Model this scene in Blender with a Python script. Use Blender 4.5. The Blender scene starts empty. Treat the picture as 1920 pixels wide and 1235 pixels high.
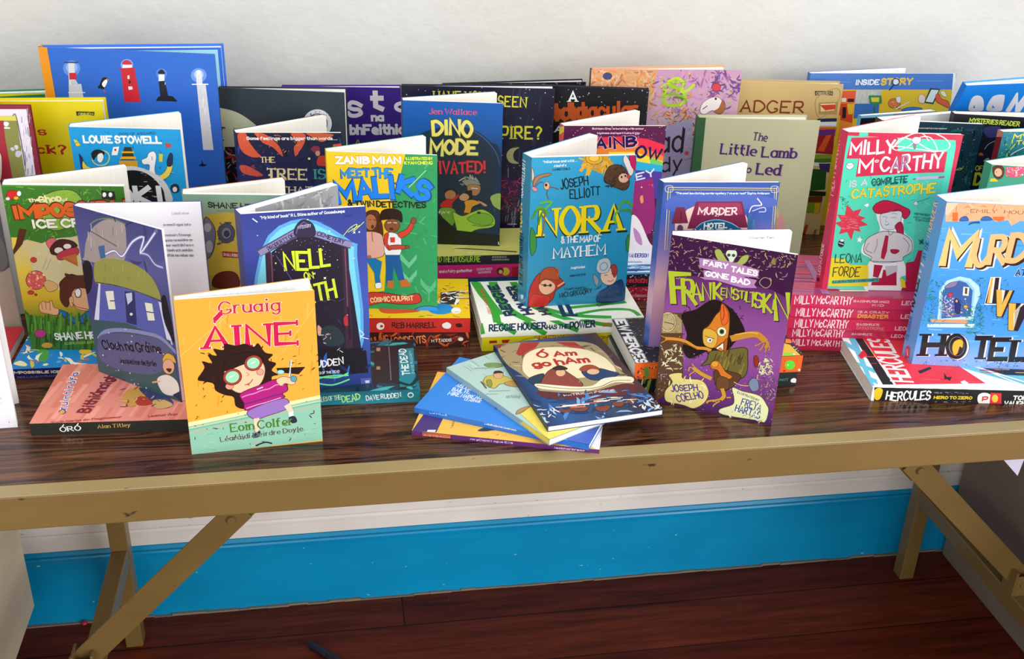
# Scene: a rosewood-laminate trestle table crowded with children's books in front of a white wall
import bpy, math, random
from mathutils import Vector, Matrix
import bmesh

C = bpy.context.scene.collection
R = math.radians
TABLE_TOP_TO_FLOOR = 0.72          # world z = 0 is the table top

# ------------------------------------------------------------------ camera
cam_d = bpy.data.cameras.new('camera'); cam = bpy.data.objects.new('camera', cam_d); C.objects.link(cam)
cam_d.sensor_width = 36.0; cam_d.lens = 36.0 * 2024.1 / 1920.0; cam_d.clip_start = 0.02
def aim(yaw, pitch, roll):
    f = Vector((math.sin(yaw)*math.cos(pitch), math.cos(yaw)*math.cos(pitch), -math.sin(pitch)))
    r0 = Vector((math.cos(yaw), -math.sin(yaw), 0)); u0 = r0.cross(f)
    r = r0*math.cos(roll) + u0*math.sin(roll); u = -r0*math.sin(roll) + u0*math.cos(roll)
    return Matrix((r, u, -f)).transposed().to_4x4()
cam.matrix_world = Matrix.Translation((-0.0912, -0.9086, 0.5942)) @ aim(R(10.1548), R(26.1838), R(1.8913))
bpy.context.scene.camera = cam

# ------------------------------------------------------------------ light and exposure
sc = bpy.context.scene
sc.view_settings.view_transform = 'Standard'; sc.view_settings.look = 'None'
sc.view_settings.gamma = 1.0; sc.view_settings.use_curve_mapping = False
sc.view_settings.exposure = -0.16
world = bpy.data.worlds.new('world'); sc.world = world; world.use_nodes = True
wn = world.node_tree.nodes['Background']
wn.inputs[0].default_value = (0.96, 0.97, 1.0, 1); wn.inputs[1].default_value = 0.92
def area(name, loc, target, size, size_y, power, col):
    d = bpy.data.lights.new(name, 'AREA'); d.shape = 'RECTANGLE'; d.size = size; d.size_y = size_y
    d.energy = power; d.color = col
    o = bpy.data.objects.new(name, d); C.objects.link(o); o.location = loc
    o.rotation_euler = (Vector(target) - Vector(loc)).to_track_quat('-Z', 'Y').to_euler()
    return o
# two tall windows of the room: one to the right of the photographer, one further left
area('window_light', (2.3, -2.6, 0.55), (0.3, 0.3, -0.2), 1.8, 2.3, 84, (1.0, 0.98, 0.95))
area('window_light', (-1.3, -2.7, 0.7), (-0.1, 0.4, -0.2), 1.8, 2.2, 30, (1.0, 0.99, 0.97))

area('overhead_fill', (0.3, -0.5, 2.0), (0.3, 0.1, 0.0), 2.6, 1.6, 30, (1.0, 0.98, 0.94))  # soft fill added overhead to brighten upward-facing surfaces, not a room lamp

# ------------------------------------------------------------------ small helpers
def tag(o, label=None, cat=None, group=None, kind=None):
    if label: o['label'] = label
    if cat: o['category'] = cat
    if group: o['group'] = group
    if kind: o['kind'] = kind
    return o
def link(name, verts, faces, mat, parent=None, smooth=False):
    me = bpy.data.meshes.new(name); me.from_pydata([tuple(v) for v in verts], [], faces); me.validate(); me.update()
    for m in (mat if isinstance(mat, list) else [mat]): me.materials.append(m)
    if smooth:
        for p in me.polygons: p.use_smooth = True
    o = bpy.data.objects.new(name, me); C.objects.link(o)
    if parent: o.parent = parent
    return o
def bm_obj(name, bm, mat, parent=None, bevel=0.0, smooth=False):
    bmesh.ops.recalc_face_normals(bm, faces=bm.faces)
    me = bpy.data.meshes.new(name); bm.to_mesh(me); bm.free(); me.materials.append(mat)
    if smooth:
        for p in me.polygons: p.use_smooth = True
    o = bpy.data.objects.new(name, me); C.objects.link(o)
    if parent: o.parent = parent
    if bevel:
        b = o.modifiers.new('bevel', 'BEVEL'); b.width = bevel; b.segments = 2; b.limit_method = 'ANGLE'
    return o
def add_box(bm, a, b, m=None):
    vs = [Vector((x, y, z)) for x in (a[0], b[0]) for y in (a[1], b[1]) for z in (a[2], b[2])]
    if m: vs = [m @ v for v in vs]
    v = [bm.verts.new(p) for p in vs]
    for f in ((0,1,3,2),(4,6,7,5),(0,4,5,1),(2,3,7,6),(0,2,6,4),(1,5,7,3)): bm.faces.new([v[i] for i in f])
def add_bar(bm, p, q, wid, thk, side):
    """flat bar from p to q; wid along 'side', thk across"""
    p, q = Vector(p), Vector(q); d = (q-p).normalized(); s = (Vector(side) - d*d.dot(Vector(side))).normalized(); n = d.cross(s)
    m = Matrix((s, n, d)).transposed().to_4x4(); m.translation = p
    add_box(bm, (-wid/2, -thk/2, 0), (wid/2, thk/2, (q-p).length), m)
def empty(name, loc, rz=0, lean=0):
    o = bpy.data.objects.new(name, None); o.empty_display_size = 0.03; C.objects.link(o)
    o.location = loc; o.rotation_euler = (-lean, 0, rz)
    return o

# ------------------------------------------------------------------ materials
def material(name):
    m = bpy.data.materials.new(name); m.use_nodes = True
    return m, m.node_tree.nodes, m.node_tree.links, m.node_tree.nodes['Principled BSDF']
def N(ns, t, **kw):
    n = ns.new(t)
    for k, v in kw.items():
        if k in n.inputs: n.inputs[k].default_value = v
        else: setattr(n, k, v)
    return n
def ramp(ns, stops):
    r = ns.new('ShaderNodeValToRGB'); e = r.color_ramp.elements
    while len(e) < len(stops): e.new(0.5)
    for i, (p, c) in enumerate(stops): e[i].position = p; e[i].color = (*c, 1)
    return r
def coords(ns, ls, scale, kind='Object'):
    t = ns.new('ShaderNodeTexCoord'); m = ns.new('ShaderNodeMapping'); m.inputs['Scale'].default_value = scale
    ls.new(t.outputs[kind], m.inputs[0]); return m
def bump(ns, ls, b, h, strength, dist):
    n = N(ns, 'ShaderNodeBump', Strength=strength, Distance=dist); ls.new(h, n.inputs['Height']); ls.new(n.outputs[0], b.inputs['Normal'])

def mat_printed(name, rough, coat=0.0):
    m, ns, ls, b = material(name)
    a = ns.new('ShaderNodeAttribute'); a.attribute_name = 'ink'
    ls.new(a.outputs['Color'], b.inputs['Base Color'])
    b.inputs['Roughness'].default_value = rough; b.inputs['Specular IOR Level'].default_value = 0.4
    b.inputs['Coat Weight'].default_value = coat; b.inputs['Coat Roughness'].default_value = 0.12
    c = coords(ns, ls, (30, 30, 30)); n = N(ns, 'ShaderNodeTexNoise', Scale=3.0); ls.new(c.outputs[0], n.inputs['Vector'])
    bump(ns, ls, b, n.outputs[0], 0.06, 0.002)
    return m
PRINT = mat_printed('printed_card', 0.42)
GLOSS = mat_printed('glossy_printed_card', 0.25, 0.25)
def mat_paper():
    m, ns, ls, b = material('page_paper')
    c = coords(ns, ls, (14, 2600, 14)); n = N(ns, 'ShaderNodeTexNoise', Scale=1.0, Detail=2.0); ls.new(c.outputs[0], n.inputs['Vector'])
    r = ramp(ns, [(0.3, (0.84, 0.81, 0.74)), (0.6, (0.90, 0.87, 0.80))]); ls.new(n.outputs[0], r.inputs[0])
    ls.new(r.outputs[0], b.inputs['Base Color']); b.inputs['Roughness'].default_value = 0.8
    b.inputs['Specular IOR Level'].default_value = 0.15
    return m
PAPER = mat_paper()
def mat_white_paper():
    m, ns, ls, b = material('coated_white_paper')
    c = coords(ns, ls, (14, 2600, 14)); n = N(ns, 'ShaderNodeTexNoise', Scale=1.0, Detail=2.0); ls.new(c.outputs[0], n.inputs['Vector'])
    r = ramp(ns, [(0.3, (0.84, 0.84, 0.84)), (0.6, (0.93, 0.93, 0.92))]); ls.new(n.outputs[0], r.inputs[0])
    ls.new(r.outputs[0], b.inputs['Base Color']); b.inputs['Roughness'].default_value = 0.6
    return m
WPAPER = mat_white_paper()
def mat_wall():
    m, ns, ls, b = material('painted_plaster')
    c = coords(ns, ls, (1, 1, 1)); n = N(ns, 'ShaderNodeTexNoise', Scale=38.0, Detail=6.0, Roughness=0.6); ls.new(c.outputs[0], n.inputs['Vector'])
    n2 = N(ns, 'ShaderNodeTexNoise', Scale=5.0, Detail=3.0); ls.new(c.outputs[0], n2.inputs['Vector'])
    r = ramp(ns, [(0.3, (0.60, 0.588, 0.545)), (0.7, (0.625, 0.62, 0.59))]); ls.new(n2.outputs[0], r.inputs[0])
    ls.new(r.outputs[0], b.inputs['Base Color']); b.inputs['Roughness'].default_value = 0.55
    ad = N(ns, 'ShaderNodeMath', operation='ADD'); ls.new(n.outputs[0], ad.inputs[0])
    pw = N(ns, 'ShaderNodeMath', operation='MULTIPLY'); pw.inputs[1].default_value = 2.5; ls.new(n2.outputs[0], pw.inputs[0]); ls.new(pw.outputs[0], ad.inputs[1])
    bump(ns, ls, b, ad.outputs[0], 0.5, 0.0035)
    return m
WALL = mat_wall()
def mat_paint(name, base, dark, chips=None, rough=0.35, scale=8.0, spots=None):
    m, ns, ls, b = material(name)
    c = coords(ns, ls, (1, 1, 2.0)); n = N(ns, 'ShaderNodeTexNoise', Scale=scale, Detail=5.0); ls.new(c.outputs[0], n.inputs['Vector'])
    r = ramp(ns, [(0.35, dark), (0.65, base)]); ls.new(n.outputs[0], r.inputs[0]); out = r.outputs[0]
    if chips:
        v = N(ns, 'ShaderNodeTexNoise', Scale=spots or 55.0, Detail=3.0); ls.new(c.outputs[0], v.inputs['Vector'])
        rr = ramp(ns, [(0.725, (0, 0, 0)), (0.75, (1, 1, 1))]); ls.new(v.outputs[0], rr.inputs[0])
        mx = N(ns, 'ShaderNodeMix', data_type='RGBA'); ls.new(rr.outputs[0], mx.inputs[0]); ls.new(out, mx.inputs[6]); mx.inputs[7].default_value = (*chips, 1)
        out = mx.outputs[2]
    ls.new(out, b.inputs['Base Color']); b.inputs['Roughness'].default_value = rough
    n3 = N(ns, 'ShaderNodeTexNoise', Scale=60.0, Detail=3.0); ls.new(c.outputs[0], n3.inputs['Vector'])
    bump(ns, ls, b, n3.outputs[0], 0.15, 0.001)
    return m
METALTOP = mat_paint('toplit_ochre_edging', (0.34, 0.25, 0.105), (0.28, 0.205, 0.08), (0.07, 0.045, 0.02), 0.35, 5.0, 40.0)  # frame ochre paled so the lip carries brighter light from above; chips are wear
BLUE = mat_paint('blue_gloss_paint', (0.000, 0.315, 0.61), (0.000, 0.275, 0.55), (0.45, 0.62, 0.66), 0.3)
CREAM = mat_paint('cream_gloss_paint', (0.88, 0.83, 0.79), (0.80, 0.75, 0.70), (0.42, 0.35, 0.28), 0.4)
METAL = mat_paint('ochre_enamelled_steel', (0.205, 0.130, 0.040), (0.18, 0.112, 0.033), (0.05, 0.03, 0.015), 0.33, 6.0, 30.0)
PANEL = mat_paint('beige_board', (0.86, 0.72, 0.50), (0.70, 0.60, 0.42), None, 0.5, 5.0)
BROWNPANEL = mat_paint('brown_board', (0.26, 0.20, 0.155), (0.21, 0.155, 0.12), None, 0.5, 5.0)
def mat_rosewood():
    m, ns, ls, b = material('rosewood_laminate')
    c = coords(ns, ls, (1.6, 9.0, 9.0)); d = N(ns, 'ShaderNodeTexNoise', Scale=1.3, Detail=4.0, Distortion=0.8); ls.new(c.outputs[0], d.inputs['Vector'])
    c2 = coords(ns, ls, (3.2, 230.0, 30.0)); 
    mx = N(ns, 'ShaderNodeVectorMath', operation='MULTIPLY_ADD'); ls.new(d.outputs['Color'], mx.inputs[0]); mx.inputs[1].default_value = (1.6, 17.0, 8.0); ls.new(c2.outputs[0], mx.inputs[2])
    g = N(ns, 'ShaderNodeTexNoise', Scale=1.0, Detail=5.0, Roughness=0.62); ls.new(mx.outputs[0], g.inputs['Vector'])
    r = ramp(ns, [(0.36, (0.009, 0.004, 0.003)), (0.45, (0.040, 0.014, 0.007)), (0.54, (0.092, 0.032, 0.014)), (0.68, (0.165, 0.066, 0.030))]); ls.new(g.outputs[0], r.inputs[0])
    ls.new(r.outputs[0], b.inputs['Base Color']); b.inputs['Roughness'].default_value = 0.20
    b.inputs['Specular IOR Level'].default_value = 0.38
    n3 = N(ns, 'ShaderNodeTexNoise', Scale=9.0, Detail=3.0)
    bump(ns, ls, b, n3.outputs[0], 0.02, 0.002)
    return m
ROSEWOOD = mat_rosewood()
def mat_floor():
    m, ns, ls, b = material('dark_floorboards')
    c = coords(ns, ls, (1, 1, 1)); br = N(ns, 'ShaderNodeTexBrick', Scale=1.0); ls.new(c.outputs[0], br.inputs['Vector'])
    br.inputs['Brick Width'].default_value = 4.0; br.inputs['Row Height'].default_value = 0.115; br.inputs['Mortar Size'].default_value = 0.0012
    br.inputs['Color1'].default_value = (0.10, 0.014, 0.004, 1); br.inputs['Color2'].default_value = (0.14, 0.025, 0.008, 1); br.inputs['Mortar'].default_value = (0.02, 0.006, 0.004, 1)
    c2 = coords(ns, ls, (5, 60, 5)); g = N(ns, 'ShaderNodeTexNoise', Scale=1.0, Detail=8.0, Roughness=0.7); ls.new(c2.outputs[0], g.inputs['Vector'])
    r = ramp(ns, [(0.3, (0.45, 0.4, 0.4)), (0.7, (1.5, 1.5, 1.5))]); ls.new(g.outputs[0], r.inputs[0])
    mx = N(ns, 'ShaderNodeMix', data_type='RGBA', blend_type='MULTIPLY'); mx.inputs[0].default_value = 1; ls.new(br.outputs[0], mx.inputs[6]); ls.new(r.outputs[0], mx.inputs[7])
    # pale scuffs and dust
    s = N(ns, 'ShaderNodeTexNoise', Scale=26.0, Detail=6.0, Roughness=0.75); ls.new(c.outputs[0], s.inputs['Vector'])
    sr = ramp(ns, [(0.66, (0, 0, 0)), (0.78, (1, 1, 1))]); ls.new(s.outputs[0], sr.inputs[0])
    m2 = N(ns, 'ShaderNodeMix', data_type='RGBA'); ls.new(sr.outputs[0], m2.inputs[0]); ls.new(mx.outputs[2], m2.inputs[6]); m2.inputs[7].default_value = (0.16, 0.09, 0.06, 1)
    ls.new(m2.outputs[2], b.inputs['Base Color']); b.inputs['Roughness'].default_value = 0.5; b.inputs['Specular IOR Level'].default_value = 0.14
    bump(ns, ls, b, g.outputs[0], 0.25, 0.002)
    return m
FLOOR = mat_floor()
def mat_plain(name, col, rough=0.5, metal=0.0):
    m, ns, ls, b = material(name)
    n = N(ns, 'ShaderNodeTexNoise', Scale=40.0); r = ramp(ns, [(0.3, tuple(x*0.85 for x in col)), (0.7, col)]); ls.new(n.outputs[0], r.inputs[0])
    ls.new(r.outputs[0], b.inputs['Base Color']); b.inputs['Roughness'].default_value = rough; b.inputs['Metallic'].default_value = metal
    return m

# ------------------------------------------------------------------ room
WALLY = 0.6628; FZ = -TABLE_TOP_TO_FLOOR
def struct(name, bm, mat, bevel=0.0): return tag(bm_obj(name, bm, mat, None, bevel), kind='structure')
bm = bmesh.new(); add_box(bm, (-3.2, WALLY+0.012, FZ-0.02), (3.6, WALLY+0.14, 2.0)); struct('wall_back', bm, WALL)
bm = bmesh.new(); add_box(bm, (-3.2, -4.2, FZ-0.1), (3.6, WALLY+0.14, FZ)); struct('floor', bm, FLOOR)
def profile(name, pts, mat):
    bm = bmesh.new(); a = [bm.verts.new((-3.2, y, z)) for y, z in pts]; b = [bm.verts.new((3.6, y, z)) for y, z in pts]; n = len(pts)
    for i in range(n): bm.faces.new((a[i], a[(i+1) % n], b[(i+1) % n], b[i]))
    bm.faces.new(a); bm.faces.new(b)
    return struct(name, bm, mat)
W0 = WALLY+0.012; B0 = -0.566
profile('baseboard_back', [(W0, FZ), (WALLY-0.006, FZ), (WALLY-0.006, B0-0.026), (WALLY-0.001, B0-0.022), (WALLY+0.001, B0-0.018), (WALLY-0.006, B0-0.014), (WALLY-0.010, B0-0.007), (WALLY-0.008, B0-0.001), (WALLY-0.004, B0), (W0, B0)], BLUE)
profile('trim_1', [(W0, B0), (WALLY-0.006, B0), (WALLY-0.004, B0+0.020), (WALLY+0.002, B0+0.024), (WALLY+0.001, B0+0.028), (WALLY-0.002, B0+0.032), (WALLY+0.004, B0+0.10), (W0, B0+0.12)], CREAM)
bm = bmesh.new(); random.seed(3)
x = -3.1
while x < 3.5:
    l = random.uniform(0.02, 0.06); add_box(bm, (x, WALLY-0.009-random.uniform(0, .003), FZ), (x+l+0.002, WALLY-0.005, FZ+random.uniform(0.0012, 0.0045))); x += l
struct('trim_2', bm, mat_plain('dusty_caulk', (0.24, 0.22, 0.18), 0.9))

# ------------------------------------------------------------------ trestle table
TX0, TX1, TY0, TY1, AP = -1.15, 1.35, -0.0187, 0.640, -0.0375
table = tag(empty('trestle_table', (0.1, 0.3, FZ)), 'long folding trestle table with dark rosewood laminate top and ochre enamelled steel frame', 'table')
def tpart(name, bm, mat, bevel=0.0, label=None):
    o = bm_obj(name, bm, mat, table, bevel); o.matrix_parent_inverse = Matrix.Translation((-0.1, -0.3, -FZ))
    if label: o['label'] = label
    return o
bm = bmesh.new(); add_box(bm, (TX0+0.019, 0.0, -0.018), (TX1-0.019, TY1-0.019, 0.0)); tpart('table_top', bm, ROSEWOOD, 0, 'dark rosewood patterned laminate')
bm = bmesh.new()
add_box(bm, (TX0, TY0, AP), (TX1, 0.0, -0.0006)); add_box(bm, (TX0, TY1-0.019, AP), (TX1, TY1, 0.0006))
add_box(bm, (TX0, 0.0, AP), (TX0+0.019, TY1-0.019, 0.0006)); add_box(bm, (TX1-0.019, 0.0, AP), (TX1, TY1-0.019, 0.0006))
tpart('edge_frame', bm, METAL, 0.0012)
bm = bmesh.new(); add_box(bm, (TX0, TY0-0.0004, -0.0006), (TX1, 0.0004, 0.0009)); tpart('edge_strip', bm, METALTOP, 0.0006, 'chipped strip along the front edge, coloured paler for light from above')
# two leg frames: rear leg, front leg, cross rail
def leg_frame(x, sx):
    for yy, lx in ((0.592, x), (0.045, x-sx*0.029)):
        bm = bmesh.new(); add_box(bm, (lx-0.014, yy-0.012, FZ), (lx+0.014, yy+0.016, AP)); o = tpart('leg', bm, METAL, 0.002)
    bm = bmesh.new(); add_box(bm, (x-0.013, 0.057, -0.547), (x+0.013, 0.58, -0.517)); tpart('cross_rail', bm, METAL, 0.002)
LX = -0.458; RX = 0.956
leg_frame(LX, 1); leg_frame(RX, -1)
def brace(x, sx):
    y = 0.305; p = Vector((x, y, -0.490)); k = Vector((x+sx*0.215, y, -0.273)); q = Vector((x+sx*0.450, y, AP+0.004))
    bm = bmesh.new(); add_bar(bm, p-(k-p).normalized()*0.012, k+(k-p).normalized()*0.02, 0.036, 0.003, (0, 0, 1)); tpart('brace', bm, METAL, 0.0008)
    bm = bmesh.new(); add_bar(bm, k-(k-p).normalized()*0.012+Vector((0, 0.006, 0)), q+Vector((0, 0.006, 0)), 0.040, 0.003, (0, 0, 1)); tpart('folding_stay', bm, METAL, 0.0008)
    bm = bmesh.new(); add_box(bm, (x-0.015, y-0.016, -0.518), (x-0.011, y+0.014, -0.473)); add_box(bm, (x+0.011, y-0.016, -0.518), (x+0.015, y+0.014, -0.473))
    add_box(bm, (x-0.011, y-0.016, -0.518), (x+0.011, y-0.013, -0.480)); tpart('bracket', bm, METAL, 0.001)
    for c in (Vector((x, y-0.0175, -0.495)), k+Vector((0, -0.004, 0))):
        bm = bmesh.new(); bmesh.ops.create_cone(bm, cap_ends=True, segments=14, radius1=0.0065, radius2=0.005, depth=0.004, matrix=Matrix.Translation(c) @ Matrix.Rotation(R(90), 4, 'X')); tpart('bolt', bm, METAL, 0.0005)
    bm = bmesh.new(); add_box(bm, (q.x-0.03, y-0.012, AP+0.001), (q.x+0.03, y+0.025, AP+0.006)); tpart('hinge_plate', bm, METAL, 0.0005)
brace(LX, 1); brace(RX, -1)
bm = bmesh.new()
for yy in (0.12, 0.30, 0.48): add_box(bm, (TX0+0.019, yy-0.012, -0.034), (TX1-0.019, yy+0.012, -0.018))
tpart('cross_bearer', bm, METAL, 0.001)
# ------------------------------------------------------------------ things under and beside the table
def board_box(name, x0, x1, yb, zb, mat, label):
    t = tag(empty(name, ((x0+x1)/2, 0.28, FZ)), label, 'cabinet'); inv = Matrix.Translation((-(x0+x1)/2, -0.28, -FZ))
    bm = bmesh.new(); add_box(bm, (x0, 0.0, zb), (x1, yb, AP-0.012)); bm_obj('cabinet_body', bm, mat, t, 0.003).matrix_parent_inverse = inv
    bm = bmesh.new(); add_box(bm, (x0+0.02, -0.018, zb+0.03), (x1-0.02, 0.0, AP-0.04)); bm_obj('front_panel', bm, mat, t, 0.003).matrix_parent_inverse = inv
    if zb > FZ+0.01:
        for fx in (x0+0.03, x1-0.16):
            for fy in (0.06, yb-0.2):
                bm = bmesh.new(); add_box(bm, (fx, fy, FZ), (fx+0.03, fy+0.03, zb)); bm_obj('foot', bm, mat, t, 0.002).matrix_parent_inverse = inv
board_box('storage_cabinet', -1.12, -0.609, 0.60, -0.630, PANEL, 'pale beige board cabinet standing under the left end of the table')
board_box('storage_cabinet', 1.064, 1.34, 0.645, FZ, BROWNPANEL, 'brown board cabinet standing under the right end of the table')

# ------------------------------------------------------------------ printed artwork: flat vector shapes laid on a cover
# units on a cover are 0.1 mm; (0,0) is the lower left corner of the face
def srgb(h):
    c = [int(h[i:i+2], 16)/255.0 for i in (0, 2, 4)]
    return tuple((x/12.92 if x <= 0.04045 else ((x+0.055)/1.055)**2.4) for x in c) + (1.0,)
GLYPH = {'A': '02 38 62/14 54', 'B': '02 08/~08 38 57 46 05/~05 45 64 53 42 02', 'C': '~67 48 28 06 04 22 42 63', 'D': '02 08/~08 38 66 64 32 02',
'E': '62 02 08 68/05 45', 'F': '02 08 68/05 45', 'G': '~67 48 28 06 04 22 42 63 64/64 44', 'H': '02 08/62 68/05 65', 'I': '02 08', 'J': '48 44/~44 43 22 03',
'K': '02 08/58 05 62', 'L': '08 02 52', 'M': '02 08 44 88 82', 'N': '02 08 62 68', 'O': 'o48 66 64 42 22 04 06 28', 'P': '02 08/~08 48 57 56 44 04',
'Q': 'o48 66 64 42 22 04 06 28/44 62', 'R': '02 08/~08 48 57 56 45 05/25 62', 'S': '~57 38 18 06 25 45 54 53 32 12 03', 'T': '38 32/08 68', 'U': '~08 06 04 22 42 64 66 68',
'V': '08 32 68', 'W': '08 22 47 62 88', 'X': '02 68/08 62', 'Y': '08 35 68/35 32', 'Z': '08 68 02 62',
'a': '~45 26 05 03 22 43/46 42', 'b': '08 02/~05 26 45 43 22 03', 'c': '~45 26 05 03 22 43', 'd': '48 42/~45 26 05 03 22 43', 'e': '04 44/~44 45 26 05 03 22 42',
'f': '~48 28 16 12/06 36', 'g': '46 41/~41 20 01/~45 26 05 03 22 43', 'h': '08 02/~05 26 45 42', 'i': '06 02/.08', 'j': '26 21/~21 10 00/.28', 'k': '08 02/46 04/14 42',
'l': '08 02', 'm': '06 02/~05 16 35 32/~35 56 65 62', 'n': '06 02/~05 26 45 42', 'o': 'o26 45 43 22 03 05', 'p': '06 00/~05 26 45 43 22 03', 'q': '46 40/~45 26 05 03 22 43',
'r': '06 02/~04 16 36', 's': '~45 36 16 05 14 34 43 32 12 03', 't': '18 13 32/06 36', 'u': '~06 03 22 43/46 42', 'v': '06 22 46', 'w': '06 12 35 52 66', 'x': '06 42/02 46',
'y': '06 22/46 00', 'z': '06 46 02 42', '?': '~07 28 47 46 24 23/.22', '!': '08 04/.02', "'": '08 07', '.': '.02', ',': '02 01', '&': '~62 16 18 38 36 04 03 22 32 55', '-': '05 35',
'\u00c1': '02 38 62/14 54/3a 5c', '\u00d3': 'o48 66 64 42 22 04 06 28/39 5b', '\u00f3': 'o26 45 43 22 03 05/27 39', '\u00e1': '~45 26 05 03 22 43/46 42/27 39', '\u00ed': '06 02/07 19', '\u00e9': '04 44/~44 45 26 05 03 22 42/27 39', '\u00fa': '~06 03 22 43/46 42/27 39', '\u00c9': '62 02 08 68/05 45/39 5b', '\u00f6': 'o26 45 43 22 03 05/.18/.38',
'1': '07 18 12', '2': '~07 28 47 45 02/02 42', '3': '~07 28 46 25/~25 44 22 03', '"': '08 07/28 27', ' ': ''}
def catmull(p, closed, k=4):
    n = len(p); out = []
    if n < 3: return p
    for i in range(n if closed else n-1):
        a, b, c, d = (p[(i-1) % n], p[i], p[(i+1) % n], p[(i+2) % n]) if closed else (p[max(i-1, 0)], p[i], p[i+1], p[min(i+2, n-1)])
        for j in range(k):
            t = j/k; t2 = t*t; t3 = t2*t
            out.append(tuple(0.5*((2*b[q]) + (c[q]-a[q])*t + (2*a[q]-5*b[q]+4*c[q]-d[q])*t2 + (3*b[q]-a[q]-3*c[q]+d[q])*t3) for q in (0, 1)))
    if not closed: out.append(p[-1])
    return out
def clip(poly, w, h):
    for ax, lim, sgn in ((0, 0, 1), (0, w, -1), (1, 0, 1), (1, h, -1)):
        out = []; n = len(poly)
        for i in range(n):
            a, b = poly[i], poly[(i+1) % n]; da, db = (a[ax]-lim)*sgn, (b[ax]-lim)*sgn
            if da >= 0: out.append(a)
            if (da > 0 and db < 0) or (da < 0 and db > 0):
                t = da/(da-db); out.append((a[0]+(b[0]-a[0])*t, a[1]+(b[1]-a[1])*t))
        poly = out
        if len(poly) < 3: return None
    return poly
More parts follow.
